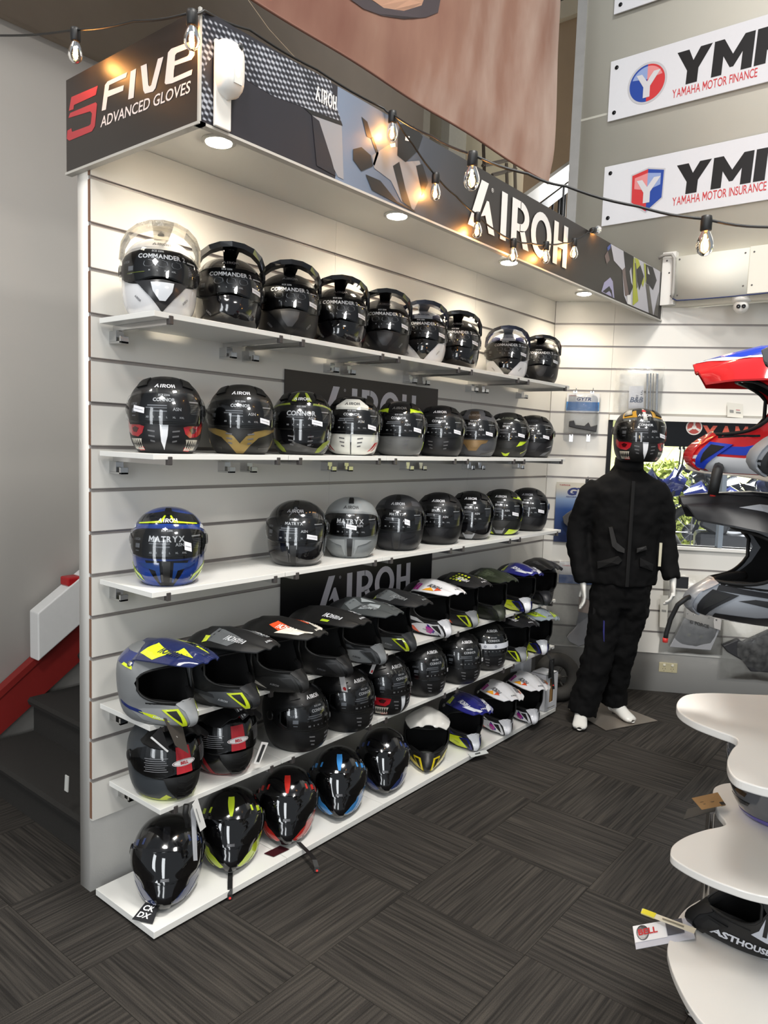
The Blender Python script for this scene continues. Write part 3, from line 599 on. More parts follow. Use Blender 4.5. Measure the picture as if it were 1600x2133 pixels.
def peak_mesh(pr, nu=18, nv=12):
    a = np.linspace(-100, 100, nu+1); b = np.linspace(0, 100, nv+1); A, B = np.meshgrid(a, b)
    mb = MB(); top = peakP(A, B, .0, pr); bot = peakP(A, B, -.004, pr)
    mb.grid(top[:, ::-1]); mb.grid(bot)
    rim = [(i, 0) for i in range(nv+1)]+[(nv, j) for j in range(1, nu+1)]+[(i, nu) for i in range(nv-1, -1, -1)]
    for (i, j), (k, l) in zip(rim, rim[1:]): mb.add([top[i, j], top[k, l], bot[k, l], bot[i, j]], [(0, 1, 2, 3)])
    return mb.mesh('peak', BLK)
def ppatch(mb, poly, off, mi, pr=PEAK, mirror=False): patch(mb, None, poly, off, 0, mi, 12, 10, mirror, fn=lambda a, b, o: peakP(a, b, o, pr))
def ptextpk(mb, s, a0, b0, h, mi, side=0, pr=PEAK, sx=1.0, off=.0032):
    """lettering lying on the peak; h in mm; read from the front (side=0) or along the left or right flank (side=+-1)"""
    V, F, w = text2d(s); X = (V[:, 0]-w/2)*h*sx; Y = (V[:, 1]-.5)*h
    if side == 0: a = a0+X/105*100; b = b0-Y/330*100
    else: a = a0+side*Y/105*100; b = b0+side*X/330*100
    if side == 1: a = a0-Y/105*100
    if side == -1: a = a0+Y/105*100; b = b0-X/330*100
    mb.add(peakP(a, b, off, pr), F, mi)
def arch_mesh():
    """adventure peak seen as a faceted arch with a centre strut"""
    mb = MB(); ang = np.radians(np.linspace(-88, 88, 11)); R = []
    for a in ang:
        c = max(math.cos(a), 0); y = .127*math.sin(a)*(1+.05*c); z = .165+.112*c**.62; x = .0+.15*c**.9
        w = .013+.026*c; k = .010+.006*c; R.append([(x-w*.6, y*1.0, z+.006), (x+w, y*1.03, z+.002), (x+w, y*.95, z-k), (x-w*.6, y*.91, z-k)])
    mb.grid(np.array(R), closed=True)
    mb.add([(.155, -.034, .279), (.155, .034, .279), (.05, .024, .264), (.05, -.024, .264), (.155, -.030, .262), (.155, .030, .262), (.05, .022, .248), (.05, -.022, .248)],
           [(0, 1, 2, 3), (7, 6, 5, 4), (0, 3, 7, 4), (1, 5, 6, 2), (0, 4, 5, 1), (3, 2, 6, 7)])
    return mb.mesh('peak', BLK, False)
def visor_text(kind, model, big=False):
    s = KIND['adv' if kind == 'adv' else 'road'][0]; mb = MB(); o = .0062
    k = 6 if kind == 'adv' else 0
    patch(mb, s, [(-58, 106-k), (58, 106-k), (60, 178), (28, 196), (-28, 196), (-60, 178)] if kind != 'adv' else [(-70, 110), (-30, 102), (-12, 114), (12, 114), (30, 102), (70, 110), (66, 184), (28, 202), (-28, 202), (-66, 184)], .0042, 0, 0)
    stext(mb, s, 'ECE 2206', -6 if kind == 'adv' else 0, 190 if kind != 'adv' else 195, 6.5, o, 1)
    stext(mb, s, model, 0, 178 if kind == 'adv' else (175 if not big else 164), 15 if kind == 'adv' else (11.5 if not big else 19), o, 1, .032, .95)
    stext(mb, s, 'AIROH', -46 if kind != 'adv' else -54, 160, 8.5, o, 2)
    if kind == 'adv':
        for d in (-18, 0, 18):
            p = [(d-6, 150), (d-5, 160), (d, 165), (d+6, 161), (d+7, 150), (d+2, 143), (d-4, 144)]
            for (a, b), (c, e) in zip(p, p[1:]+p[:1]): patch(mb, s, [(a-.5, b), (c-.5, e), (c+.5, e+.8), (a+.5, b+.8)], o, 0, 2)
        for d, t in zip((-16, -6, 4, 14), ('M', 'L', 'XL', 'XXL')): stext(mb, s, t, d, 132, 5.2, o, 1)
    else:
        stext(mb, s, 'ASN', 17, 146, 10.5, o, 1, .02)
        patch(mb, s, [(-22, 154), (4, 154), (4, 158), (-22, 158)], o, 0, 2); patch(mb, s, [(-24, 147), (4, 147), (4, 150), (-24, 150)], o, 0, 2); patch(mb, s, [(-14, 136), (4, 136), (4, 140), (-14, 140)], o, 0, 2)
        for d, t in zip((-21, -13, -5, 4, 13, 23), ('XS', 'S', 'M', 'L', 'XL', 'XXL')): stext(mb, s, t, d, 119, 6.0, o, 1)
    patch(mb, s, [(-48, 132), (-39, 132), (-39, 146), (-48, 146)], o, 0, 2); patch(mb, s, [(-47, 121), (-40, 121), (-40, 124), (-47, 124)], o, 0, 2)
    for i in range(6): patch(mb, s, [(37, 132+i*5.5), (54, 132+i*5.5), (54, 133.8+i*5.5), (37, 133.8+i*5.5)], o, 0, 2)
    patch(mb, s, [(36, 169), (54, 169), (54, 173), (36, 173)], o, 0, 1)
    return mb.mesh('visor_print', [LABEL, P('#e9e9ea'), P('#8d8f93')], True)
def base_parts(root, kind, shellm, trim=RUB, pod=True):
    s, TH, lo, hi = KIND[kind]
    def mk():
        mb, edge = shell_mesh(s, TH, lo, hi); return mb.mesh('shell', BLK), edge
    me, edge = cached((kind, 'shell'), mk); o = link('shell', me, root); o.material_slots[0].link = 'OBJECT'; o.material_slots[0].material = shellm
    inst('lining', (kind, 'lin'), lambda: shell_mesh(s, TH, lo, hi, 32, 6, 7, -.014, 4)[0].mesh('lining', LIN), root, [LIN])
    inst('port_trim', (kind, 'trim'), lambda: MB().tube(edge, .0042, 6, closed=True).mesh('port_trim', RUB), root, [trim])
    inst('neck_trim', (kind, 'neck'), lambda: MB().tube([s.P(a, .0, -.002)+np.array([0, 0, .004]) for a in np.linspace(-math.pi, math.pi, 40, endpoint=False)], .006, 6, closed=True).mesh('neck_trim', RUB), root, [RUB])
    if kind in VIS:
        inst('visor', (kind, 'visor'), lambda: (lambda mb: (patch(mb, s, VIS[kind], .0072, .003, 0, 6, 8), mb)[1])(MB()).mesh('visor', VISOR), root, [DARKV if kind == 'snow' else VISOR])
        if pod:
            def pods(sg):
                mb = MB(); p = s.pz(96*sg, 148, .004); n = s.pz(96*sg, 148, .01)-p; mb.lathe([(.020, -.004), (.019, .003), (.013, .005), (.0, .0055)], 20, p, 0, n)
                return mb.mesh('visor_pivot', BLK)
            inst2('visor_pivot', (kind, 'pod'), pods, root, [BLK])
    return s
def newroot(nm, label, loc, head, group, pitch=0, roll=0):
    r = thing(nm, label, 'helmet', loc, 0, group); r.rotation_euler = (roll, pitch, head); return r
def sticker(root, s, deg, z, m=None, w=9, h=9, off=.0092, rot=4):
    mb = MB(); patch(mb, s, [(deg-w, z-h+rot), (deg+w, z-h-rot), (deg+w, z+h-rot), (deg-w, z+h+rot)], off, .0004, 0)
    patch(mb, s, [(deg-w*.8, z-1+rot*.8), (deg+w*.8, z-1-rot*.8), (deg+w*.8, z+1-rot*.8), (deg-w*.8, z+1+rot*.8)], off+.0004, 0, 1); mb.obj('price_sticker', [P('#e6e6ea'), P('#9a9aa0')], root)
def gfx(root, s, items, name='graphics'):
    """printed graphics: (colour or material, outline, mirrored)"""
    if not items: return
    sets = {}
    for it in items:
        c, poly, mi_ = (it+(True,))[:3] if len(it) < 4 else it[:3]; m_ = c if not isinstance(c, str) else G(c); off = it[3] if len(it) > 3 else .0008
        for sg in ((1, -1) if mi_ else (0,)):        # left, right and middle prints are parts of their own
            mb, mats = sets.setdefault(sg, (MB(), []))
            if m_ not in mats: mats.append(m_)
            patch(mb, s, poly if sg >= 0 else mir(-1, poly), off, .0006, mats.index(m_))
    for mb, mats in sets.values(): mb.obj(name, mats, root, True)
def vents_connor(root, s, m_=None):
    def mk(sg):
        mb = MB()
        for i, (z, w) in enumerate(((72, 8), (55, 7), (39, 5))): patch(mb, s, mir(sg, [(11, z-2), (11+w*1.2, z+1), (11+w*1.2, z+6), (11, z+3)]), .0016, .0016, 0)
        return mb.mesh('chin_vent', BLK)
    inst2('chin_vent', ('connor', 'vent'), mk, root, [m_ or mat('vent_grey', '#5a5a5c', .4)])
def vents_spark(root, s, m_):
    def mk():
        mb = MB(); patch(mb, s, [(-26, 88), (26, 88), (16, 62), (8, 34), (-8, 34), (-16, 62)], .003, .003, 0); patch(mb, s, [(-16, 78), (16, 78), (9, 52), (-9, 52)], .0045, .0015, 1); return mb.mesh('chin_vent', [BLK, BLK])
    inst('chin_vent', ('spark', 'vent'), mk, root, [m_, m_])
def vents_matryx(root, s, m_):
    def mk():
        mb = MB(); patch(mb, s, [(-5, 90), (5, 90), (4, 12), (-4, 12)], .003, .003, 0)
        patch(mb, s, [(9, 86), (42, 82), (30, 70), (14, 60), (9, 20), (7, 20)], .004, .004, 1, mirror=True); return mb.mesh('chin_vent', [BLK, BLK])
    inst('chin_vent', ('matryx', 'vent'), mk, root, [BLK, m_])
    def tp():
        mb = MB(); patch(mb, s, [(-8, 238), (8, 238), (12, 256), (-12, 256)], .006, .006, 0); return mb.mesh('top_vent', BLK)
    inst('top_vent', ('matryx', 'top'), tp, root, [BLK])
def top_vents(root, s, m_):
    def mk(sg):
        mb = MB(); patch(mb, s, mir(sg, [(34, 222), (56, 214), (66, 240), (46, 248)]), .006, .006, 0); return mb.mesh('top_vent', BLK)
    inst2('top_vent', ('road', 'tv'), mk, root, [m_])
def road_helmet(label, loc, head, model, shellm, logo='#d9d9dc', g=(), vent='connor', ventm=None, stk=(34, 122), big=False, group=None, pitch=0, tv=BLK):
    r = newroot('road_helmet', label, loc, head, group, pitch); s = base_parts(r, 'road', shellm)
    gfx(r, s, list(g))
    {'connor': vents_connor, 'spark': vents_spark, 'matryx': vents_matryx}[vent](r, s, ventm or (BLK if vent != 'connor' else None))
    if vent != 'matryx' and tv: top_vents(r, s, tv)
    mb = MB(); stext(mb, s, 'AIROH', 0, 223, 18, .0016); mb.obj('logo', P(logo), r)
    o = link('visor_print', cached(('vt', model, big), lambda: visor_text('road', model, big)), r)
    if stk: sticker(r, s, *stk)
    return r
def adv_helmet(label, loc, head, shellm, chinm, peakm, beakm, insertm, logo='#77777a', chin_logo='#77777a', g=(), group=None, stk=True):
    r = newroot('adventure_helmet', label, loc, head, group); s = base_parts(r, 'adv', shellm)
    gl = [(chinm, [(-88, 4), (88, 4), (90, 60), (60, 88), (34, 92), (14, 60), (0, 22), (-14, 60), (-34, 92), (-60, 88), (-90, 60)], False)]+list(g); gfx(r, s, gl)
    def beak():
        mb = MB(); patch(mb, s, [(-36, 98), (-14, 100), (0, 104), (14, 100), (36, 98), (28, 84), (14, 50), (0, 8), (-14, 50), (-28, 84)], .006, .006, 0)
        patch(mb, s, [(-13, 92), (13, 92), (10, 66), (3, 40), (-3, 40), (-10, 66)], .010, .005, 1); return mb.mesh('beak', [BLK, BLK])
    inst('beak', ('adv', 'beak'), beak, r, [beakm, insertm])
    inst('peak', ('adv', 'peak'), arch_mesh, r, [peakm])
    def bolts():
        mb = MB(); mb.lathe([(.011, 0), (.010, .004), (0, .005)], 12, (.055, 0, .2625)); return mb.mesh('peak_bolt', BLK)
    inst('peak_bolt', ('adv', 'bolt'), bolts, r, [BLK])
    mb = MB(); stext(mb, s, 'AIROH', 0, 226, 16, .0016); mb.obj('logo', P(logo), r)
    mb = MB()
    for sg in (-1, 1): stext(mb, s, 'AIROH', 33*sg, 46, 8, .0022, rot=.75*sg)
    mb.obj('chin_logo', P(chin_logo), r)
    link('visor_print', cached(('vt', 'COMMANDER 2'), lambda: visor_text('adv', 'COMMANDER 2')), r)
    if stk: sticker(r, s, 40, 128, h=8)
    return r
def mx_helmet(label, loc, head, shellm, peakm, side=None, nose=None, trimg=None, pk=(), logo='#e6e6e6', g=(), group=None, pitch=0, pr=PEAK, word='AIROH', chin_word='#333333', name='motocross_helmet', bold_side=None, pkside=None):
    r = newroot(name, label, loc, head, group, pitch); s = base_parts(r, 'mx', shellm)
    gl = []
    if side: gl.append((side, [(12, 12), (32, 8), (62, 20), (84, 50), (60, 62), (30, 66), (16, 62)]))
    gl += list(g); gfx(r, s, gl)
    nm = nose or T('#3a3a3c'); tm = trimg or T('#202022')
    def np_():
        mb = MB(); patch(mb, s, [(-14, 80), (-5, 88), (5, 88), (14, 80), (7, 58), (2.5, 6), (-2.5, 6), (-7, 58)], .004, .004, 0); return mb.mesh('nose_piece', BLK)
    inst('nose_piece', ('mx', 'nose'), np_, r, [nm])
    def vn(sg):
        mb = MB(); patch(mb, s, mir(sg, [(12, 66), (30, 62), (20, 40), (8, 10), (5, 14), (9, 46)]), .005, .005, 0); patch(mb, s, mir(sg, [(14, 60), (24, 57), (16, 38), (9, 22), (11, 42)]), .0062, .001, 1); return mb.mesh('chin_vent', [BLK, BLK])
    inst2('chin_vent', ('mx', 'vent'), vn, r, [tm, RUB])
    def pad():
        mb = MB(); mb.tube([s.pz(d, 80, -.010) for d in range(-56, 57, 8)], .011, 8); return mb.mesh('chin_pad', LIN)
    inst('chin_pad', ('mx', 'pad'), pad, r, [LIN])
    key = ('mx', 'peak', id(pr)); inst('peak', key, lambda: peak_mesh(pr), r, [peakm])
    mb = MB(); mats = []
    for c, poly, mi_ in pk:
        m_ = G(c)
        if m_ not in mats: mats.append(m_)
        ppatch(mb, poly, .0007+.0005*len(mats), mats.index(m_), pr, mi_)
    if mats: mb.obj('peak_print', mats, r)
    mb = MB(); mats = []
    if word:
        mats.append(P(logo)); ptextpk(mb, word, 0, 90, 13, len(mats)-1, 0, pr)
        for sd in (1, -1): ptextpk(mb, word, 58*sd if pkside is None else pkside*sd, 60, 27, len(mats)-1, sd, pr)
    if mats: mb.obj('peak_lettering', mats, r)
    def bolt(sg):
        mb = MB(); mb.lathe([(.011, 0), (.010, .004), (0, .0045)], 14, s.pz(88*sg, 205, .0), 0, s.pz(88*sg, 205, .02)-s.pz(88*sg, 205, .0))
        return mb.mesh('peak_bolt', CHROME)
    inst2('peak_bolt', ('mx', 'bolt'), bolt, r, [CHROME])
    mb = MB()
    if chin_word:
        for sg in (-1, 1): stext(mb, s, 'AIROH', 36*sg, 34, 7.5, .0022, sx=1.2, rot=.22*sg)
        mb.obj('chin_logo', P(chin_word), r)
    return r
def snow_helmet(label, loc, head, accent, group=None, pitch=0, accent2=None):
    r = newroot('snowmobile_helmet', label, loc, head, group, pitch); s = base_parts(r, 'snow', G('#08080a'))
    if accent:
        A = G(accent)
        gfx(r, s, [(A, [(9, 40), (15, 26), (44, 44), (72, 78), (80, 112), (66, 108), (54, 92), (40, 86), (36, 70), (24, 62)]), (A, [(28, 20), (46, 24), (70, 62), (58, 54)]), (A, [(62, 196), (72, 190), (76, 206), (66, 212)]), (A, [(48, 208), (53, 206), (56, 222), (51, 224)]), (A, [(78, 170), (84, 168), (88, 186), (82, 190)])])
    def tv(): mb = MB(); patch(mb, s, [(-9, 232), (-2, 202), (2, 202), (9, 232), (14, 250), (-14, 250)], .007, .007, 0, mirror=False); return mb.mesh('top_vent', BLK)
    inst('top_vent', ('snow', 'tv'), tv, r, [G(accent) if accent2 is None and accent else G('#1a1a1d')])
    def brow(): mb = MB(); patch(mb, s, [(-50, 196), (-22, 203), (22, 203), (50, 196), (66, 190), (44, 190), (0, 196), (-44, 190), (-66, 190)], .012, .012, 0); return mb.mesh('brow', BLK)
    inst('brow', ('snow', 'brow'), brow, r, [G('#101012')])
    def bx(): mb = MB(); patch(mb, s, [(-12, 100), (12, 100), (8, 70), (5, 6), (-5, 6), (-8, 70)], .006, .006, 0); patch(mb, s, [(-5, 120), (5, 120), (5, 110), (-5, 110)], .0125, .004, 1); return mb.mesh('breath_vent', [BLK, BLK])
    inst('breath_vent', ('snow', 'bv'), bx, r, [G('#0d0d0f'), mat('latch_grey', '#4a4a4d', .3)])
    return r
def hangtag(label, pts, m, lines=(), cat='tag', thick=.0012, grp=None):
    """card or strip given by four corner points"""
    p = [np.asarray(q, float) for q in pts]; n = np.cross(p[1]-p[0], p[3]-p[0]); n /= np.linalg.norm(n); root = thing('swing_tag', label, cat, p[0], 0, grp); q = [x-p[0] for x in p]
    MB().add(q+[x+n*thick for x in q], [(3, 2, 1, 0), (4, 5, 6, 7), (0, 1, 5, 4), (1, 2, 6, 5), (2, 3, 7, 6), (3, 0, 4, 7)]).obj('card', m, root)
    ux, uy = q[1]-q[0], q[3]-q[0]; lx, ly = np.linalg.norm(ux), np.linalg.norm(uy); ux, uy = ux/lx, uy/ly; mats = []; mb = MB()
    for it in lines:
        c, kind = it[0], it[1]
        if P(c) not in mats: mats.append(P(c))
        i = mats.index(P(c))
        for sd in (thick+.0015, -.0015):
            o = n*sd
            if kind == 'bar': u0, v0, u1, v1 = it[2]; mb.face([o+ux*lx*u0+uy*ly*v0, o+ux*lx*u1+uy*ly*v0, o+ux*lx*u1+uy*ly*v1, o+ux*lx*u0+uy*ly*v1], i)
            elif kind == 'oval': u0, v0, ru, rv = it[2]; mb.face([o*1.3+ux*lx*(u0+ru*math.cos(a))+uy*ly*(v0+rv*math.sin(a)) for a in np.linspace(0, 2*math.pi, 24, endpoint=False)], i)
            elif sd > 0 or True: u0, v0, h = it[3]; ptext(mb, it[2], o*1.6+ux*lx*u0+uy*ly*v0, ux, uy, height=h*ly, mi=i, bold=.03)
    if mats: mb.obj('card_print', mats, root)
    return root
def strap(root, pts, m=RUB, w=.018, snap='#c8322c'):
    """chin strap hanging out of a helmet, snap button at its end"""
    mb = MB(); p = [np.asarray(q, float) for q in pts]; side = np.array([0, w/2, 0]); R = [[q-side, q+side] for q in p]; mb.grid(np.array(R)); mb.grid(np.array(R)[:, ::-1]-np.array([0, 0, .0015])); o = mb.obj('chin_strap', m, root)
    e = p[-1]; MB().lathe([(.005, -.001), (.0045, .003), (0, .0035)], 10, e+(p[-2]-e)*.2, 0, (.8, 0, .6)).obj('snap', P(snap), o, True)
# ================================================================== SHELVES
ORD = ['first', 'second', 'third', 'fourth', 'fifth']
TIER = [('top', Z0-.45, .018, .338), ('second highest', Z0-.90, .018, .338), ('middle', Z0-1.35, .018, .335), ('third lowest', Z0-1.80, .018, .325), ('second lowest', Z0-2.10, .018, .335)]
YB = [.02, .612, 1.207, 1.802, 2.397, 2.992]
GREYP = mat('bracket_pad', '#54504f', .3, metal=.4)
BOARD = mat('shelf_laminate', '#e8e7e2', .3, noise=.015, nscale=5)
for tn, z, x0, x1 in TIER:
    zt = z-.012
    for k in range(5):
        r = thing('shelf_board', f'white shelf board of the {tn} helmet shelf, {ORD[k]} board from the white end post', 'shelf', (x0, YB[k], zt-.018), group='white shelf boards on the slat wall')
        w = YB[k+1]-YB[k]-.003; y0 = .035 if (tn == 'second lowest' and k == 0) else 0
        MB().box((0, y0, 0), (x1-x0, w, .018)).obj('board', BOARD, r, bevel=.0012)
        for yb in (.062+y0, w-.05):
            b = MB(); b.box((-.006, yb-.008, -.018), (x1-x0-.012, yb+.008, -.0008)); ob = b.obj('bracket_arm', CHROME, r)
            b = MB(); b.box((-.020, yb-.015, -.055), (.026, yb+.015, -.019)); b.box((-.020, yb-.015, -.062), (.055, yb+.015, -.055)); b.box((.045, yb-.015, -.062), (.055, yb+.015, -.038)); b.obj('hook_plate', CHROME, ob, bevel=.001)
            b = MB(); b.box((x1-x0-.012, yb-.008, -.018), (x1-x0+.004, yb+.008, .010)); b.obj('lip_clip', GREYP, ob, bevel=.002)
zb = .034
YBB = [-.005, .60, 1.20, 1.80, 2.40, 2.94]
for k in range(5):
    r = thing('base_board', f'white floor-level display board, {ORD[k]} board from the white end post', 'shelf', (.03, YBB[k], 0), group='white boards along the floor')
    MB().box((0, 0, .010), (.362, YBB[k+1]-YBB[k]-.002, zb)).obj('board', BOARD, r, bevel=.0012)
    MB().box((.01, .03, .0), (.30, YBB[k+1]-YBB[k]-.03, .010)).obj('plinth', mat('dark_plinth', '#2b2a29', .8), r)
# ---- dark brand posters on the slats
def poster(label, col, p_tl, p_tr, zbot, name='brand_poster'):
    a, b = onx(*p_tl, .004), onx(*p_tr, .004); zt = (a[2]+b[2])/2; r = thing(name, label, 'poster', (.003, a[1], zbot)); w = b[1]-a[1]; h = zt-zbot
    MB().box((0, 0, 0), (.004, w, h)).obj('panel', mat('poster_'+col[1:], col, .42, noise=.04), r)
    mb = MB(); ptext(mb, 'AIROH', (.0047, w*.205, h-.215), (0, 1, 0), (0, 0, 1), width=w*.62, height=.165)
    ptext(mb, '®', (.0047, w*.33, h-.07), (0, 1, 0), (0, 0, 1), height=.014, bold=0); mb.obj('lettering', P('#d6d3da'), r); return r
poster('dark brown poster panel with large grey lettering behind the second shelf of helmets', '#362f2d', (593, 767), (912, 812), 1.64)
poster('black poster panel with large grey lettering behind the motocross helmets', '#0d0c0e', (585, 1195), (900, 1145), .86)
# ================================================================== HELMETS ON THE WALL
def face(x, y): return math.atan2(CAM[1]-y, CAM[0]-x)
RD = math.radians
z1, z2, z3, z4, z5 = [t[1]-.012 for t in TIER]
MB_, GB_ = T('#141416'), G('#0b0b0d')
# --- top shelf: adventure helmets
g1 = 'adventure helmets on the top shelf'
clearpk = clear('clear_peak', (.93, .90, .84), .06, haze=.16)
ax = .185
def adv(i, y, off, *a, **k): return adv_helmet(a[0], (ax, y, z1), face(ax, y)+RD(off), *a[1:], group=g1, **k)
adv(1, .144, 3, 'white adventure helmet with a clear peak, beside the end post on the top shelf', G('#e4e3e2'), G('#e6e5e6'), clearpk, mat('beak_grey', '#2a2a2c', .3), G('#dfe2e6'), logo='#6a6a6c', chin_logo='#77777c', stk=False,
    g=[(P('#8b9430'), [(-50, 122.5), (-22, 126), (-22, 128), (-50, 124.5)], False, .0066)])
adv(2, .437, 3, 'gloss black adventure helmet next to the white one on the top shelf', GB_, G('#111113'), G('#0c0c0e'), GB_, G('#1d1d20'))
adv(3, .736, 3, 'matte black adventure helmet with gloss peak, third from the end post on the top shelf', MB_, T('#1a1a1c'), G('#0c0c0e'), T('#111112'), T('#3a3a3c'), logo='#8a8a8c')
adv(4, 1.033, 3, 'black adventure helmet with dark red chin lines on the top shelf', GB_, G('#141012'), G('#0c0c0e'), GB_, GB_, logo='#505052', g=[('#5a1518', [(50, 30), (70, 42), (80, 62), (60, 44)])])
adv(5, 1.337, 3, 'plain matte black adventure helmet between the red-lined and blue-white ones', T('#19191b'), T('#202022'), G('#0c0c0e'), T('#151517'), T('#2c2c2e'))
BW = [('#20264e', [(22, 206), (60, 200), (90, 196), (88, 222), (50, 232), (26, 222)])]
adv(6, 1.636, 3, 'blue and white adventure helmet between two black ones on the top shelf', G('#b9bcc4'), G('#e2e2e4'), G('#10131f'), GB_, GB_, logo='#3c3f4c', g=BW)
adv(7, 1.941, 3, 'gloss black adventure helmet before the gap on the top shelf', GB_, G('#0d0d0f'), G('#0c0c0e'), GB_, GB_)
adv(8, 2.472, 0, 'white and dark blue adventure helmet after the gap on the top shelf', G('#c5c8d0'), G('#e6e6e8'), G('#151a2e'), GB_, GB_, logo='#3a3f5c', chin_logo='#55555c', g=BW)
adv(9, 2.86, 5, 'last black adventure helmet in the corner of the top shelf', MB_, T('#141416'), G('#0d0d0f'), T('#101012'), T('#222224'))
# --- second shelf: road helmets
g2 = 'road helmets on the second shelf'; bx_ = .185
def rd(row, y, off, label, model, *a, **k):
    z, g, x = {2: (z2, g2, bx_), 3: (z3, 'road helmets on the middle shelf', .19)}[row]
    return road_helmet(label, (x, y, z), face(x, y)+RD(off), model, *a, group=g, **k)
TEETH = [('#c9c4b6', [(40+i*6, 48), (43+i*6, 30), (46+i*6, 48)]) for i in range(6)]+[('#c9c4b6', [(40+i*6, 12), (43+i*6, 28), (46+i*6, 12)]) for i in range(6)]
SK = [('#a01622', [(34, 88), (44, 93), (78, 94), (92, 112), (98, 92), (90, 70), (70, 58), (48, 54), (38, 66)]), ('#3a070b', [(46, 82), (56, 88), (66, 82), (62, 70), (52, 68)], True, .0012), ('#d8dade', [(-5, 94), (6, 94), (5, 60), (1, 12), (-3, 40)], False),
      ('#c01c26', [(40, 22), (60, 16), (58, 8), (40, 10)])]+TEETH+[('#4c4c48', [(10, 190), (14, 190), (20, 214), (16, 216)]), ('#5a5a55', [(24, 188), (30, 187), (34, 212), (28, 212)])]
SK = [(c_[0], [((a if abs(a) < 8 else a*.76), b) for a, b in c_[1]])+tuple(c_[2:]) for c_ in SK]
rd(2, .172, -3, 'black road helmet with red skull graphic and teeth on its chin, beside the end post', 'CONNOR', MB_, g=SK, stk=(-34, 142))
GOLD = mat('gold_paint', '#8a7440', .35, metal=.35)
GD = [(GOLD, [(9, 66), (22, 84), (40, 92), (66, 92), (88, 100), (92, 88), (64, 84), (44, 72), (28, 62), (16, 36), (6, 4), (0, 4), (0, 40)]), (GOLD, [(72, 20), (78, 20), (86, 50), (80, 54)]), (T('#33322e'), [(30, 18), (64, 22), (66, 30), (30, 26)])]
rd(2, .507, -2, 'matte black road helmet with gold V on its chin', 'CONNOR', T('#1c1b19'), g=GD, stk=(38, 122))
GRN = mat('halftone_green', '#84922a', .4, noise=.5, nscale=400)
GN = [(GRN, [(28, 10), (38, 12), (52, 38), (70, 60), (60, 62), (42, 50), (30, 26)]), (GRN, [(20, 192), (60, 184), (80, 180), (80, 190), (50, 200), (24, 206)]), (GRN, [(12, 212), (22, 214), (18, 250), (10, 250)]), (T('#47494b'), [(44, 8), (70, 14), (78, 40), (66, 40), (54, 26)])]
rd(2, .83, -2, 'black road helmet with halftone green bands and extra large visor lettering', 'CONNOR', GB_, g=GN, big=True, stk=(26, 128), logo='#b9bcc0')
WR = [(G('#d6d6ce'), [(0, 4), (34, 6), (66, 22), (70, 70), (60, 92), (0, 92)]), (G('#d6d6ce'), [(-34, 190), (34, 190), (40, 214), (24, 244), (-24, 244), (-40, 214)], False), ('#b3252c', [(34, 18), (41, 24), (58, 60), (50, 56)], True, .0014), ('#b3252c', [(45, 20), (52, 26), (64, 60), (60, 60)], True, .0014), ('#1a1a1c', [(-1, 6), (1, 6), (1, 90), (-1, 90)], False, .0014), ('#1a1a1c', [(66, 40), (84, 60), (84, 90), (76, 90)], True, .0014)]
rd(2, 1.147, -3, 'pearl white road helmet with red chin stripes and black sides', 'CONNOR', GB_, g=WR, logo='#3a3a3c', stk=(38, 122))
NG = [(T('#5c5d5c'), [(0, 4), (34, 6), (66, 22), (70, 64), (58, 90), (0, 92)]), ('#b9d62a', [(26, 200), (34, 204), (62, 206), (88, 200), (88, 206), (60, 216), (30, 222)]), ('#b9d62a', [(70, 30), (74, 32), (78, 70), (74, 70)]), (T('#484948'), [(44, 190), (80, 186), (82, 198), (40, 202)])]
rd(2, 1.488, -3, 'grey-chinned road helmet with neon yellow top edges', 'CONNOR', GB_, g=NG, logo='#5a5b5a', stk=(38, 122))
rd(2, 1.831, -4, 'plain matte black road helmet next to the neon-edged one on the second shelf', 'CONNOR', T('#151517'), stk=(40, 124))
BRZ = mat('bronze_paint', '#7d6440', .35, metal=.3)
rd(2, 2.163, -4, 'slate grey road helmet with bronze chin piece and brown top stripe', 'SPARK 2', T('#4a4b4f'), g=[(BRZ, [(-36, 92), (36, 92), (30, 76), (14, 66), (8, 40), (-8, 40), (-14, 66), (-30, 76)], False), (T('#3e3327'), [(-14, 200), (14, 200), (18, 246), (-18, 246)], False), ('#17171a', [(18, 10), (60, 24), (62, 30), (20, 20)])], vent='spark', ventm=BRZ, logo='#77706a', stk=(36, 124))
rd(2, 2.526, -4, 'black and olive road helmet with neon cheek wedges on the second shelf', 'SPARK', T('#2b2b28'), g=[('#c3de2b', [(34, 92), (62, 94), (40, 70), (24, 62), (28, 72)]), ('#c3de2b', [(0, 20), (10, 28), (6, 10), (0, 6)]), ('#8f9a35', [(40, 20), (70, 44), (72, 48), (40, 28)]), ('#c9c9c4', [(20, 214), (40, 206), (30, 222)])], vent='spark', ventm=T('#232321'), logo='#7a7d6c', stk=(36, 126))
rd(2, 2.84, -4, 'black and grey road helmet at the corner end of the second shelf', 'SPARK 2', T('#1b1b1d'), g=[(T('#63656a'), [(24, 12), (40, 14), (60, 44), (34, 30)]), ('#c9c9cc', [(40, 60), (66, 76), (64, 70)]), ('#b9b9bc', [(10, 196), (60, 192), (60, 195), (10, 199)])], vent='spark', ventm=T('#252528'), logo='#44454a', stk=(36, 124))
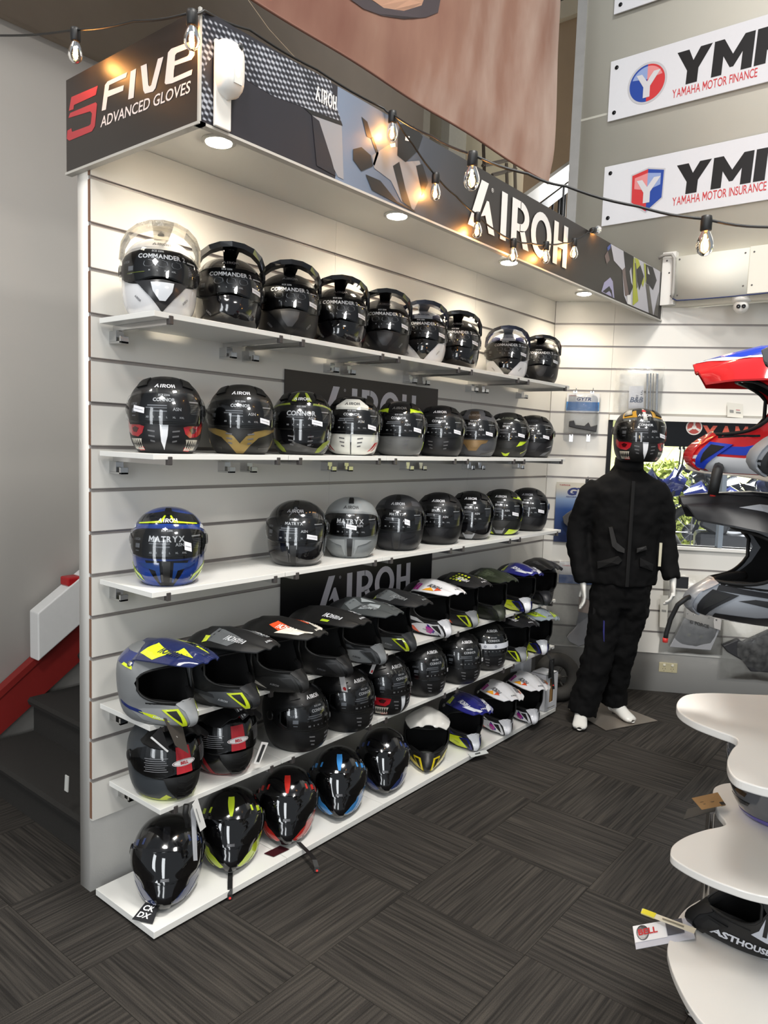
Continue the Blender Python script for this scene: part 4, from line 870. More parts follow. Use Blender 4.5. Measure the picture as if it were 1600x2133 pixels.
# --- middle shelf
BLUE = '#1c3a86'; NEON = '#c2dc25'
MT1 = [(G('#0e0f12'), [(-30, 92), (30, 92), (10, 4), (-10, 4)], False), (NEON, [(36, 20), (48, 38), (66, 50), (88, 66), (88, 72), (60, 60), (40, 40)], True, .0016), (NEON, [(46, 14), (70, 38), (86, 44), (86, 50), (62, 44)], True, .0016),
       (NEON, [(10, 216), (30, 214), (60, 208), (60, 212), (14, 222), (8, 240), (4, 240)], True, .0016), (G('#17191d'), [(0, 214), (70, 206), (80, 236), (0, 254)]), ('#d6d8db', [(64, 196), (90, 180), (96, 196), (74, 206)], True, .0014)]
rd(3, .184, -3, 'blue road helmet with neon yellow lines, alone near the end post', 'MATRYX', G(BLUE), g=MT1, vent='matryx', ventm=G('#16356e'), big=True, stk=(28, 138, None, 5, 14), logo='#e6e9ee')
rd(3, .812, -6, 'gloss black road helmet with grey cheek flashes on the middle shelf', 'MATRYX', GB_, g=[('#6e7074', [(50, 20), (70, 24), (92, 60), (74, 46)]), ('#4a4c50', [(-1, 236), (10, 206), (12, 207), (2, 240)], True)], vent='matryx', ventm=G('#1b1c1f'), stk=(30, 122), logo='#77787c')
rd(3, 1.15, -2, 'silver grey road helmet with large visor lettering on the middle shelf', 'MATRYX', T('#7f8384'), g=[(G('#27282a'), [(46, 10), (66, 14), (84, 46), (62, 40)])], vent='matryx', ventm=T('#8d9192'), big=True, stk=(2, 140), logo='#2b2c2e')
rd(3, 1.499, -4, 'matte charcoal road helmet with dark chin lettering on the middle shelf', 'MATRYX', T('#222326'), g=[(T('#3c3d41'), [(38, 214), (70, 208), (72, 230), (44, 236)])], vent='matryx', ventm=T('#1b1b1e'), stk=(20, 140, None, 5, 12), logo='#a9abb0')
rd(3, 1.842, -4, 'plain matte black road helmet next to the charcoal one on the middle shelf', 'SPARK 2', T('#131315'), vent='spark', ventm=T('#171719'), stk=None)
rd(3, 2.155, -4, 'gloss black road helmet with pale grey chin wedge', 'SPARK 2', GB_, g=[('#8f9296', [(-14, 40), (14, 40), (8, 8), (-8, 8)], False), ('#5b5d61', [(50, 30), (80, 60), (80, 76)])], vent='spark', ventm=GB_, stk=None)
rd(3, 2.485, -4, 'neon yellow and black road helmet with neon chin on the middle shelf', 'SPARK 2', T('#1d1e1c'), g=[(NEON, [(14, 8), (40, 10), (70, 30), (44, 34), (24, 40)]), (NEON, [(66, 80), (88, 92), (92, 110), (76, 96)]), (NEON, [(40, 216), (76, 204), (88, 196), (84, 216), (60, 226)]), (G('#7d7f82'), [(-14, 46), (14, 46), (8, 12), (-8, 12)], False)], vent='spark', ventm=T('#2a2a28'), stk=(38, 126), logo='#d8d8da')
rd(3, 2.809, -4, 'matte black road helmet in the corner of the middle shelf', 'SPARK 2', T('#171719'), vent='spark', ventm=T('#1c1c1e'), stk=(38, 126), logo='#9a9ba0')
# --- motocross helmets on the third lowest shelf (chin point, bearing)
g4 = 'motocross helmets on the third lowest shelf'
def mx(chin, head, z, label, *a, reach=.195, **k):
    h = RD(head); x = max(chin[0]-reach*math.cos(h), .165); y = chin[1]-reach*math.sin(h)
    return mx_helmet(label, (x, y, z), h, *a, **k)
NB = '#23306a'; OR = '#e2552b'; MG = '#b02a92'; PU = '#4a2d8a'
SIDE = lambda c: (c, [(40, 8), (70, 22), (92, 56), (84, 62), (56, 34), (30, 22)], True, .0014)
PKN = lambda c, d: [(c, [(30, 30), (80, 22), (96, 50), (60, 62)], True), (d, [(20, 64), (50, 60), (40, 86)], True)]
mx((.445, .109), 4, z4, 'silver and blue motocross helmet with neon yellow chin vents, nearest the end post', T('#7d7f80'), G('#1b2450'), T('#8f9192'), T('#9b9d9e'), G('#cfe02a'), PKN('#d6e62c', '#d6e62c'), '#2b2f45', [(NB, [(60, 40), (110, 64), (112, 76), (64, 54)], True, .0014), ('#d6e62c', [(20, 22), (44, 30), (70, 50), (40, 42)], True, .0014), (NB, [(80, 200), (140, 196), (140, 236), (84, 236)]), ('#d6e62c', [(80, 190), (110, 196), (106, 204), (82, 200)], True, .0012)], g4, 0, chin_word='#e6e8ea')
mx((.468, .358), 3, z4, 'black and grey motocross helmet with neon yellow vents, second from the end post', T('#1a1b1c'), T('#17181a'), T('#56595c'), T('#2a2b2d'), G('#d3e42b'), [('#5d6063', [(20, 20), (80, 20), (90, 60), (40, 70)], True), ('#d6e62c', [(60, 6), (90, 10), (84, 24), (62, 22)], True)], '#b9bcc0', [(T('#3a3c3f'), [(50, 40), (100, 60), (100, 74), (54, 54)], True, .0014)], g4, chin_word='#c9ccd0')
mx((.471, .60), 2, z4, 'black motocross helmet with orange and white peak print', T('#191919'), T('#141414'), T('#242424'), T('#2a2a2a'), T('#202020'), [('#e2552b', [(30, 36), (60, 32), (80, 56), (44, 64)], True), ('#dcd8cc', [(50, 62), (90, 52), (80, 84), (30, 90)], True)], '#e6e2d8', [('#c9c6be', [(50, 16), (78, 34), (98, 58), (80, 52)], True, .0016)], g4, chin_word='#8d8d8d')
mx((.465, .86), 0, z4, 'plain matte black motocross helmet between the orange-peaked and grey camouflage ones', T('#121213'), T('#111112'), None, T('#161617'), T('#1c1c1d'), [('#9fb82a', [(-90, 50), (-80, 50), (-80, 62), (-90, 62)], False)], '#c9cbd0', [], g4, chin_word='#55565a')
mx((.453, 1.09), -4, z4, 'grey camouflage motocross helmet with silver chin', T('#2a2b2d'), T('#3b3f40'), T('#8a8d8e'), T('#7a7d7f'), T('#3c3e40'), [('#6d7274', [(20, 20), (60, 14), (90, 40), (50, 50)], True), ('#8e9496', [(30, 54), (80, 50), (60, 74), (20, 70)], True), ('#9aa0a2', [(10, 30), (34, 40), (16, 60)], True)], '#55585a', [(T('#54575a'), [(40, 70), (96, 90), (96, 104), (50, 86)], True, .0014)], g4, chin_word='#2a2b2c')
mx((.425, 1.345), -8, z4, 'black motocross helmet with neon yellow chin vents beside the white and purple one', T('#151617'), T('#1b1c1e'), T('#4d5052'), T('#303234'), G('#cfe02a'), [('#5d6163', [(20, 20), (80, 14), (90, 54), (40, 60)], True), ('#b9cc2a', [(60, 8), (90, 10), (84, 22)], True)], '#7c8082', [], g4, chin_word='#9a9da0')
WP = [('#d6d6da', [(40, 66), (96, 80), (100, 100), (60, 90)], True, .0014), (OR, [(52, 12), (72, 22), (92, 48), (70, 44)], True, .0016), (PU, [(14, 60), (34, 62), (30, 30), (20, 20)], True, .0016), (MG, [(20, 46), (36, 52), (34, 24), (24, 16)], True, .0018)]
WPK = [(MG, [(50, 6), (92, 10), (96, 34), (60, 30)], True), ('#e6a02a', [(70, 56), (96, 44), (88, 70)], True), (OR, [(60, 66), (88, 70), (70, 80)], True)]
mx((.395, 1.672), -18, z4, 'white motocross helmet with orange and magenta flashes on the third lowest shelf', T('#161618'), G('#d9d9dc'), G('#e2e2e6'), G('#e6e6ea'), G('#dcdce0'), WPK, '#3a3a3f', WP, g4, chin_word='#77777c')
OB = [(OR, [(40, 14), (60, 26), (70, 44), (52, 40)], True, .0016), ('#c23a3a', [(60, 12), (84, 30), (76, 34)], True, .0018)]
DOT = [('#d6e62c', [(20+i*16, 30+j*9), (28+i*16, 30+j*9), (28+i*16, 35+j*9), (20+i*16, 35+j*9)], True) for i in range(4) for j in range(4)]
mx((.381, 1.944), -22, z4, 'black motocross helmet with neon dotted peak and orange cheek on the third lowest shelf', T('#171718'), T('#1c1c1e'), T('#232325'), T('#8c8e90'), G('#cfe02a'), DOT, '#d8d8dc', OB, g4, chin_word=None)
mx((.405, 2.175), -28, z4, 'dark army green motocross helmet between the dotted and blue-neon ones', T('#1b1d18'), T('#252b1f'), T('#24281f'), T('#33382c'), T('#20241b'), [('#3a4230', [(20, 20), (80, 20), (80, 60), (30, 60)], True)], '#4d5544', [], g4, chin_word=None)
BN_ = [('#d6e62c', [(14, 12), (34, 8), (64, 22), (82, 46), (50, 50), (24, 52)], True, .0016), ('#22256e', [(40, 66), (96, 86), (98, 104), (60, 92)], True, .0014)]
BNP = [('#d6e62c', [(50, 6), (92, 10), (96, 34), (60, 26)], True), ('#cfd3da', [(40, 78), (80, 66), (70, 92), (20, 96)], True)]
mx((.404, 2.47), -36, z4, 'blue motocross helmet with neon chin and white nose on the third lowest shelf', T('#17181f'), G('#22256e'), G('#d3e42b'), G('#e6e8ec'), G('#20246a'), BNP, '#e4e6ea', BN_, g4, chin_word='#8f9a2a')
mx((.387, 2.745), -42, z4, 'black motocross helmet in the corner of the third lowest shelf', T('#141415'), T('#151516'), T('#1b1b1d'), T('#2c2c2f'), T('#252528'), [], '#4a4b4e', [], g4, chin_word=None)
# --- second lowest shelf
g5 = 'helmets on the second lowest shelf'
def bell(label, loc_, head, shellm, edge, band):
    r = newroot('road_helmet', label, loc_, head, g5); s = base_parts(r, 'adv', shellm)
    gfx(r, s, [(edge, [(-80, 2), (80, 2), (84, 12), (40, 12), (0, 8), (-40, 12), (-84, 12)], False)]+band)
    mb = MB(); patch(mb, s, VIS['adv'], .0042, 0, 0); patch(mb, s, [(-11, 104), (11, 104), (11, 190), (-11, 190)], .0078, 0, 1)
    patch(mb, s, [(17*math.cos(a), 140+11*math.sin(a)) for a in np.linspace(0, 2*math.pi, 24, endpoint=False)], .0082, 0, 2); patch(mb, s, [(15.6*math.cos(a), 140+9.6*math.sin(a)) for a in np.linspace(0, 2*math.pi, 24, endpoint=False)], .0086, 0, 3)
    patch(mb, s, [(14.6*math.cos(a), 140+8.6*math.sin(a)) for a in np.linspace(0, 2*math.pi, 24, endpoint=False)], .0089, 0, 2); stext(mb, s, 'BELL', 0, 140, 9.5, .0094, 1, .05)
    for i in range(7): patch(mb, s, [(-56+i % 2*2, 118+i*7), (-22-i % 3*2, 118+i*7), (-22-i % 3*2, 119.6+i*7), (-56+i % 2*2, 119.6+i*7)], .0078, 0, 4)
    for i in range(10): patch(mb, s, [(30, 122+i*5), (52, 122+i*5), (52, 123.5+i*5), (30, 123.5+i*5)], .0078, 0, 4)
    mb.obj('visor_print', [LABEL, P('#b32630'), P('#e0dcdc'), P('#54141a'), P('#98989c')], r)
    def beak():
        m2 = MB(); patch(m2, s, [(-28, 96), (28, 96), (22, 60), (8, 14), (-8, 14), (-22, 60)], .007, .007, 0)
        for z in (80, 62, 44, 28): patch(m2, s, [(-10, z), (0, z-6), (10, z), (10, z+5), (0, z-1), (-10, z+5)], .010, .004, 0)
        return m2.mesh('chin_vent', BLK)
    inst('chin_vent', ('bell', 'beak'), beak, r, [BLK])
    pr = dict(x0=-.03, x1=.19, hw=[.07, .10, .112, .108, .08], z=[.263, .274, .276, .27, .262], drop=[.06, .065, .05]); inst('peak', ('bell', 'peak'), lambda: peak_mesh(pr), r, [T('#0d0d0f')]); return r
b1 = bell('grey and yellow visored helmet with red striped visor label beside the end post', (.20, .165, z5), RD(-8), T('#3c4044'), G('#b9c42a'), [(G('#b9c42a'), [(26, 10), (34, 14), (24, 34), (16, 20)])])
b2 = bell('black and red visored helmet with red striped visor label, second on its shelf', (.19, .43, z5), RD(-14), G('#101012'), G('#8e1b20'), [('#a3222a', [(36, 12), (46, 16), (70, 80), (58, 76)]), ('#a3222a', [(56, 20), (62, 24), (80, 72), (74, 72)]), ('#a3222a', [(20, 206), (-20, 206), (-16, 240), (16, 240)], False)])
def rd5(chin, head, label, shellm, g=(), stk=(42, 124), **k):
    h = RD(head); x = max(chin[0]-.138*math.cos(h), .168); y = chin[1]-.138*math.sin(h)
    return road_helmet(label, (x, y, z5), h, 'CONNOR', shellm, g=g, group=g5, stk=stk, **k)
rd5((.388, .765), 0, 'matte black road helmet right after the two visored helmets with red stripes', T('#131314'))
rd5((.392, 1.05), -3, 'matte black road helmet with a white tag strip hanging over it, low shelf', T('#141415'))
rd5((.382, 1.325), -6, 'black road helmet with red skull cheek on the second lowest shelf', T('#151516'), g=SK)
rd5((.359, 1.63), -18, 'matte black road helmet between the skull one and the next plain one, low shelf', T('#121213'))
rd5((.376, 1.915), -26, 'matte black road helmet next to the silver-stickered one, low shelf', T('#131314'))
r8 = rd5((.343, 2.215), -34, 'matte black road helmet with a broad pale sticker across its visor, low shelf', T('#151516'), stk=None)
mb = MB(); s_ = KIND['road'][0]; patch(mb, s_, [(-48, 132), (48, 132), (50, 160), (-50, 160)], .0095, .0005, 0); stext(mb, s_, 'O', -22, 146, 12, .0108, 1); stext(mb, s_, 'O', 2, 146, 12, .0108, 1); mb.obj('visor_sticker', [P('#c9cbd2'), P('#2b3350')], r8)
mx((.391, 2.48), -32, z5, 'black motocross helmet with orange cheek and neon vents on the second lowest shelf', T('#171718'), T('#1c1c1e'), T('#232325'), T('#8c8e90'), G('#cfe02a'), DOT[:8], '#d8d8dc', OB, g5, chin_word=None)
mxe = mx((.40, 2.72), -38, z5, 'blue and neon yellow motocross helmet above the white boxes, low shelf', T('#17181f'), G('#8f9aa2'), G('#d3e42b'), G('#e6e8ec'), G('#20246a'), [('#a9c22a', [(40, 60), (90, 50), (80, 80), (30, 90)], True)], '#3a4020', BN_, g5, chin_word='#8f9a2a')
strap(mxe, [(.16, .03, .01), (.205, .04, -.02), (.215, .05, -.09), (.22, .06, -.2)])
# --- helmets on the floor boards
g6 = 'helmets on the floor boards'
zf = zb+.002
def sn(chin, off, label, acc, reach=.155, **k):
    x, y = chin; h = face(x, y)+RD(off); return snow_helmet(label, (x-reach*math.cos(h), y-reach*math.sin(h), zf), h, acc, g6, **k)
s1 = sn((.335, .075), -4, 'gloss black snowmobile helmet with dark blue flashes, first on the floor boards', '#26345e', accent2=1)
s2 = sn((.325, .37), 0, 'black snowmobile helmet with neon yellow flashes on the floor boards', '#b9cf2b')
s3 = sn((.342, .64), 0, 'black snowmobile helmet with red flashes on the floor boards', '#c22a22')
s4 = sn((.352, .94), 2, 'black snowmobile helmet with light blue flashes on the floor boards', '#3f8fd6')
s5 = sn((.352, 1.255), 4, 'gloss black snowmobile helmet with thin blue edge next to the white-peaked one', '#2a3a6e', accent2=1)
for r_, sg in ((s2, 0), (s3, 1)):
    if sg: strap(r_, [(.13, .05, .012), (.165, .075, .004), (.215, .10, .004), (.245, .112, .002), (.268, .12, -.014), (.276, .122, -.03)])
    else: strap(r_, [(.155, .0, .012), (.19, .0, .006), (.215, .0, .004), (.240, .0, .001), (.252, 0, -.014), (.255, 0, -.03)])
whp = dict(PEAK); whp.update(x1=.20, z=[.266, .280, .279, .272, .258], hw=[.084, .112, .116, .108, .09], drop=[.060, .056, .036])
hm = mx((.358, 1.585), -52, zf, 'yellow-chinned motocross helmet with a plain white peak on the floor boards', T('#161617'), G('#d5d3ce'), None, T('#1a1a1b'), G('#d8c21e'), [], '#2a2a2a', [('#d8c21e', [(4, 6), (30, 8), (60, 26), (80, 66), (62, 62), (40, 42), (16, 30), (6, 26)], True, .0016)], g6, pr=whp, word=None, chin_word=None)
mx((.40, 1.98), -30, zf, 'blue motocross helmet with neon yellow chin on the floor boards', T('#17181f'), G('#22256e'), G('#d3e42b'), G('#e6e8ec'), G('#20246a'), BNP, '#e4e6ea', BN_, g6, chin_word='#8f9a2a')
mx((.415, 2.285), -36, zf, 'white motocross helmet with magenta flashes next to the blue one on the floor boards', T('#161618'), G('#d9d9dc'), G('#e2e2e6'), G('#e6e6ea'), G('#dcdce0'), WPK, '#3a3a3f', WP, g6, chin_word='#77777c')
mx((.445, 2.55), -38, zf, 'white motocross helmet with magenta flashes beside the white boxes on the floor boards', T('#161618'), G('#d9d9dc'), G('#e2e2e6'), G('#e6e6ea'), G('#dcdce0'), WPK, '#3a3a3f', WP, g6, chin_word='#77777c')
# --- tags on the wall helmets
def q4(f, pts): return [f(*p) for p in pts]
hangtag('black and white card tag lying at the corner of the first floor board', [onz(275, 1915, .04), onz(318, 1925, .037), onz(331, 1888, .06), onz(303, 1880, .06)], P('#15161a'), [('#e6e6e6', 'text', 'CK', (.12, .56, .30)), ('#e6e6e6', 'text', 'DX', (.12, .16, .30))])
x_ = .40
hangtag('white and grey card tags hanging beside the first floor helmet', [onx(403, 1793, x_), onx(411, 1792, x_), onx(407, 1665, x_-.02), onx(397, 1690, x_-.02)], P('#aeb0b5'))
hangtag('white folded leaflet hanging over the first floor helmet', [onx(417, 1732, x_), onx(429, 1722, x_), onx(411, 1661, x_), onx(400, 1676, x_)], P('#e4e3df'), [('#8a8a8a', 'bar', (.3, .3, .4, .8))])
mb = MB(); p = [onx(*a, .385) for a in ((388, 1676), (386, 1695), (391, 1710), (392, 1722))]; mb.tube(p, .010, 6); t_ = mb.obj('hanging_strap', RUB, None, True); tag(t_, 'black strap with orange snap hanging under the grey and yellow helmet', 'strap')
hangtag('dark red card tag tucked under the red-flashed floor helmet', [onz(550, 1778, .037), onz(570, 1785, .037), onz(603, 1769, .037), onz(583, 1762, .037)], P('#3a1218'))
hangtag('white leaflet sticking out under the blue and neon floor helmet', [onz(982, 1578, .036), onz(1018, 1569, .036), onz(1012, 1562, .038), onz(975, 1570, .038)], P('#cfd2cf'), [('#4a4d4c', 'bar', (.3, .3, .6, .6))])
xt = .36
hangtag('brown and white swing tag lying on the grey and yellow helmet', [onx(365, 1553, xt+.03), onx(393, 1570, xt+.03), onx(378, 1505, xt+.02), onx(340, 1495, xt+.02)], P('#57504a'), [('#cfcac2', 'bar', (.45, .45, .55, .5))])
hangtag('white card edge standing on the grey and yellow helmet', [onx(313, 1537, xt), onx(348, 1567, xt+.02), onx(352, 1560, xt+.02), onx(335, 1513, xt)], P('#1d1c1d'), [('#dadada', 'bar', (0, 0, 1, .12))])
hangtag('grey striped swing tag hanging over the black and red visored helmet', [onx(505, 1500, xt), onx(520, 1488, xt), onx(500, 1458, xt-.02), onx(482, 1468, xt-.02)], P('#3c3b3c'), [('#c9c9c9', 'bar', (.15, .1, .25, .9)), ('#c9c9c9', 'bar', (.4, .1, .6, .8))])
hangtag('white leaflet standing beside the black and red visored helmet', [onx(528, 1590, .35), onx(540, 1592, .36), onx(559, 1547, .37), onx(545, 1545, .36)], P('#d9d6d2'), [('#2b2b2b', 'bar', (.3, .1, .8, .9))])
hangtag('white strip tag with a red stud hanging over the low black helmets', [onx(712, 1440, .40), onx(724, 1442, .40), onx(716, 1401, .40), onx(705, 1403, .40)], P('#d6d4d6'), [('#b3262c', 'oval', (.5, .18, .28, .1))])
hangtag('white and red strip tag hanging beside the strip with a red stud', [onx(769, 1402, .39), onx(775, 1404, .39), onx(785, 1380, .39), onx(778, 1378, .39)], P('#d6d4d6'), [('#b3262c', 'oval', (.5, .2, .3, .12))])
# ================================================================== UP ON THE WALLS
HEAVY = {'Y': [[(0, 1), (.36, 1), (.52, .66), (.70, 1), (1.05, 1), (.70, .40), (.70, 0), (.36, 0), (.36, .40)]], 'M': [[(0, 0), (.30, 0), (.30, .52), (.52, .16), (.62, .16), (.84, .52), (.84, 0), (1.14, 0), (1.14, 1), (.86, 1), (.57, .52), (.28, 1), (0, 1)]], 'F': [[(0, 0), (.32, 0), (.32, .36), (.78, .36), (.78, .62), (.32, .62), (.32, .74), (.88, .74), (.88, 1), (0, 1)]], 'I': [[(0, 0), (.32, 0), (.32, 1), (0, 1)]]}
def heavy(s):
    V = []; F = []; x = 0; ends = []
    for ch in s:
        for pl in HEAVY[ch]: F.append(tuple(range(len(V), len(V)+len(pl)))); V += [(x+a, b) for a, b in pl]
        w_ = max(a for a, b in HEAVY[ch][0]); ends.append(x+w_); x += w_+.06
    return np.array(V), F, ends
ACR = mat('white_acrylic', '#d8d8dc', .3, noise=.02)
def wall_sign(label, z0, z1, big, small, emblem, yref):
    r = thing('wall_sign', label, 'sign', (.16, YS-.03, z0), group='white acrylic signs on the cream wall'); X0 = .16; Yp = YS-.031
    MB().box((0, 0, 0), (2.3, .010, z1-z0)).obj('plate', ACR, r, bevel=.002)
    for x, z in ((.045, .05), (.045, z1-z0-.05), (2.25, .05), (2.25, z1-z0-.05)): MB().lathe([(.014, -.004), (.013, .004), (.0, .005)], 12, (x, 0, z), 0, (0, -1, 0)).obj('stud', mat('black_stud', '#1a1a1c', .3, metal=.5), r, True)
    for x, z in ((.045, .05), (.045, z1-z0-.05)): MB().tube([(x, .01, z), (x, .03, z)], .01, 8).obj('standoff', CHROME, r, True)
    if not big: return r
    L = lambda px, py: ony(px, py, Yp)-np.array(r.location)
    mb = MB(); e = [P('#151517'), P('#c43a3f')]
    a = L(1407, yref[0]); b = L(1566, yref[0]); V, F, en = heavy(big); bz = L(*yref[1])[2]; tz = L(*yref[2])[2]
    k_ = (b[0]-a[0])/en[1]; mb.add([(a[0]+x*k_+.05*y*(tz-bz), -.0012, bz+y*(tz-bz)) for x, y in V], F, 0)
    a = L(*yref[3]); b = L(1596, yref[4]); V, F, wi = text2d('YAMAHA MOTOR INSURANCE', .006); V, F, ws = text2d(small, .006); hz = .055
    ptext(mb, small, (a[0], -.0012, a[2]), (1, 0, 0), (0, 0, 1), width=ws*(b[0]-a[0])/wi, height=hz, mi=1, bold=.006); mb.obj('lettering', e, r)
    mb = MB(); c = L(*yref[5]); R = .118; halo = P('#bdbcc0'); RD_, BL_ = P('#c8373a'), P('#23459a')
    N = 40; circ = lambda rr, k, a0, a1: [(c[0]+rr*math.cos(t), -.0012-.0005*k, c[2]+rr*math.sin(t)) for t in np.linspace(a0, a1, N)]
    if emblem == 'round':
        mb.face(circ(R*1.12, 0, 0, 2*math.pi)[:-1], 0); mb.face(circ(R, 1, -math.pi/2, math.pi/2), 1); mb.face(circ(R, 1, math.pi/2, 3*math.pi/2), 2)
        tl, tr = 2, 1
    else:
        sh = lambda k, s_, sg: [(c[0], -.0012-.0005*k, c[2]-1.25*R*s_), (c[0]+sg*.86*R*s_, -.0012-.0005*k, c[2]-.62*R*s_), (c[0]+sg*.90*R*s_, -.0012-.0005*k, c[2]+.86*R*s_), (c[0]+sg*.05*R*s_, -.0012-.0005*k, c[2]+1.06*R*s_), (c[0], -.0012-.0005*k, c[2]+1.08*R*s_)]
        mb.face(sh(0, 1.08, 1), 0); mb.face(sh(0, 1.08, -1), 0); mb.face(sh(1, 1, 1), 2); mb.face(sh(1, 1, -1), 1); tl, tr = 3, 4
        mb.face([(c[0]-.74*R, -.0025, c[2]+.1*R), (c[0]-.74*R, -.0025, c[2]+.70*R), (c[0], -.0025, c[2]+.86*R), (c[0], -.0025, c[2]-.1*R)], 3); mb.face([(c[0]+.74*R, -.0025, c[2]+.1*R), (c[0]+.74*R, -.0025, c[2]+.72*R), (c[0], -.0025, c[2]+.86*R), (c[0], -.0025, c[2]-.1*R)], 4)
    if emblem == 'round':
        mb.face([(c[0], -.0025, c[2]+.2*R)]+[(c[0]+.9*R*math.cos(t), -.0025, c[2]+.9*R*math.sin(t)) for t in np.linspace(.35, math.pi/2, 10)], 3); mb.face([(c[0], -.0025, c[2]+.2*R)]+[(c[0]+.9*R*math.cos(t), -.0025, c[2]+.9*R*math.sin(t)) for t in np.linspace(math.pi/2, math.pi-.35, 10)], 4)
    Yg = [(-.62, .52), (-.3, .52), (0, .08), (.36, .56), (.74, .56), (.19, -.2), (.19, -.78), (-.19, -.78), (-.19, -.2)]
    mb.face([(c[0]+x*R, -.0036, c[2]+z*R) for x, z in Yg], 5); mb.obj('emblem', [halo, RD_, BL_, P('#dc8b8c'), P('#8d9fcb'), P('#cfcdd0')], r); return r
wall_sign('white acrylic finance sign with round red and blue emblem on the cream wall', 3.925, 4.319, 'YMF', 'YAMAHA MOTOR FINANCE', 'round', (130, (1447, 171), (1420, 108), (1400, 205), 172, (1348, 173)))
wall_sign('white acrylic insurance sign with red and blue shield emblem on the cream wall', 3.226, 3.625, 'YMI', 'YAMAHA MOTOR INSURANCE', 'shield', (350, (1447, 401), (1420, 343), (1400, 429), 398, (1348, 393)))
wall_sign('plain bottom end of the topmost white acrylic sign', 4.624, 5.02, None, None, None, None)
# ---- dome camera under the beam
p = ony(1543, 625, YS-.0); cc = thing('security_camera', 'white turret security camera under the cream beam', 'camera', (p[0], YS+.02, 2.67))
MB().lathe([(.055, 0), (.058, -.03), (.045, -.04)], 24).obj('base', WHITE, cc, True)
dv = CAM-np.array([p[0], YS, 2.6]); dv = dv/np.linalg.norm(dv)
MB().lathe([(.046*math.sin(t), -.046*math.cos(t)) for t in np.linspace(.05, 2.55, 14)], 24, (0, 0, -.062), 0, dv).obj('ball', WHITE, cc, True)
mb = MB(); q = np.array([0, 0, -.062]); e1 = np.cross(dv, (0, 0, 1)); e1 /= np.linalg.norm(e1)
for sg in (-1, 1): mb.lathe([(.0125, .036), (.0125, .047), (.0, .0475)], 16, q+e1*.015*sg, 0, dv)
mb.obj('lens', mat('black_lens', '#0c0d12', .06, coat=1), cc, True)
# ---- motion sensor at the front corner of the bulkhead
a, b = onx(447, 135, BX1+.01), onx(484, 276, BX1+.01); ms = thing('motion_sensor', 'white motion sensor on a white backplate at the bulkhead corner', 'sensor', (BX1+.005, (a[1]+b[1])/2, BZ0))
hw = (b[1]-a[1])/2
MB().box((0, -hw*1.0, .0), (.010, hw*.75, .235)).obj('backplate', WHITE, ms, bevel=.003)
mb = MB(); R = []
for t in np.linspace(0, 1, 13):
    z = .082+.165*t; w = .040*(1-abs(2*t-1)**4)**.5+.003; d = .046*(1-abs(2*t-1)**5)+.002; R.append([(.01+d*max(math.cos(u), 0)**.6, .008+w*math.sin(u), z) for u in np.linspace(-math.pi/2, math.pi/2, 13)])
mb.grid(np.array(R)); mb.obj('sensor_case', WHITE, ms, True)
MB().lathe([(.010, .0), (.009, .004), (.005, .005), (.0, .003)], 16, (.050, .022, .222), 0, (.95, .25, .2)).obj('lens', mat('black_lens', '#0c0d12', .06, coat=1), ms, True)
MB().prism([(-.014, 0), (.014, 0), (.015, .035), (.008, .045), (-.008, .045), (-.015, .035)], (.0535, .010, .115), (0, 1, 0), (0, 0, 1), (.0035, 0, 0)).obj('window', mat('frosted_white', '#cfcec8', .5), ms)
# ---- hanging fabric banner
XB = .2
def bw(y, z): return XB+(.006+.016*np.clip((z-3.27)/1.2, 0, 1))*np.sin(y*7+z*2)+.010*np.clip((z-3.27)/.8, 0, 1)*np.sin(z*5-y*3)-.02*np.exp(-((z-3.28)/.1)**2)
bn = thing('fabric_banner', 'brown fabric banner with a printed wheel hanging above the bulkhead', 'banner', (XB, 1.3, 3.27))
def bmat():
    m = bpy.data.materials.new('banner_cloth'); m.use_nodes = True; nt = m.node_tree; b = nt.nodes['Principled BSDF']; N = nt.nodes.new; L = nt.links.new
    tc = N('ShaderNodeTexCoord'); n = N('ShaderNodeTexNoise'); n.inputs['Scale'].default_value = 1.6; n.inputs['Detail'].default_value = 6; mp = N('ShaderNodeMapping'); mp.inputs['Scale'].default_value = (1, 2.2, .9); mp.inputs['Rotation'].default_value = (.5, 0, 0)
    L(tc.outputs['Object'], mp.inputs[0]); L(mp.outputs[0], n.inputs['Vector']); sp = N('ShaderNodeSeparateXYZ'); L(tc.outputs['Object'], sp.inputs[0])
    a = N('ShaderNodeMath'); a.operation = 'MULTIPLY_ADD'; a.inputs[1].default_value = .22; L(sp.outputs[1], a.inputs[0]); L(n.outputs['Fac'], a.inputs[2])
    c = N('ShaderNodeValToRGB'); e = c.color_ramp.elements; e[0].position = .25; e[0].color = lin('#6d4437'); e[1].position = 1.0; e[1].color = lin('#ad978a'); k = e.new(.62); k.color = lin('#866353')
    L(a.outputs[0], c.inputs[0]); L(c.outputs[0], b.inputs['Base Color']); b.inputs['Roughness'].default_value = .65; return m
ys = np.linspace(-.4, 2.86, 50); zs = np.linspace(3.268, 5.6, 36); Yg, Zg = np.meshgrid(ys, zs); A = np.stack([bw(Yg, Zg), np.where(Yg > 2.7, Yg+.02*np.sin(Zg*2), Yg), Zg], -1)
mb = MB(); mb.grid(A); A2 = A.copy(); A2[..., 0] -= .003; mb.grid(A2[:, ::-1]); lobj(mb, bn, 'cloth', bmat(), smooth=True)
mb = MB(); mb.tube([(bw(y, 3.27), y, 3.27) for y in ys], .006, 6); lobj(mb, bn, 'hem', mat('banner_hem', '#6e4a3d', .7), smooth=True)
mb = MB(); arc_o = [(735, 0), (760, 17), (800, 30), (850, 36), (895, 33), (917, 24), (920, 0)]; arc_i = [(890, 0), (888, 8), (850, 18), (800, 12), (775, 0)]
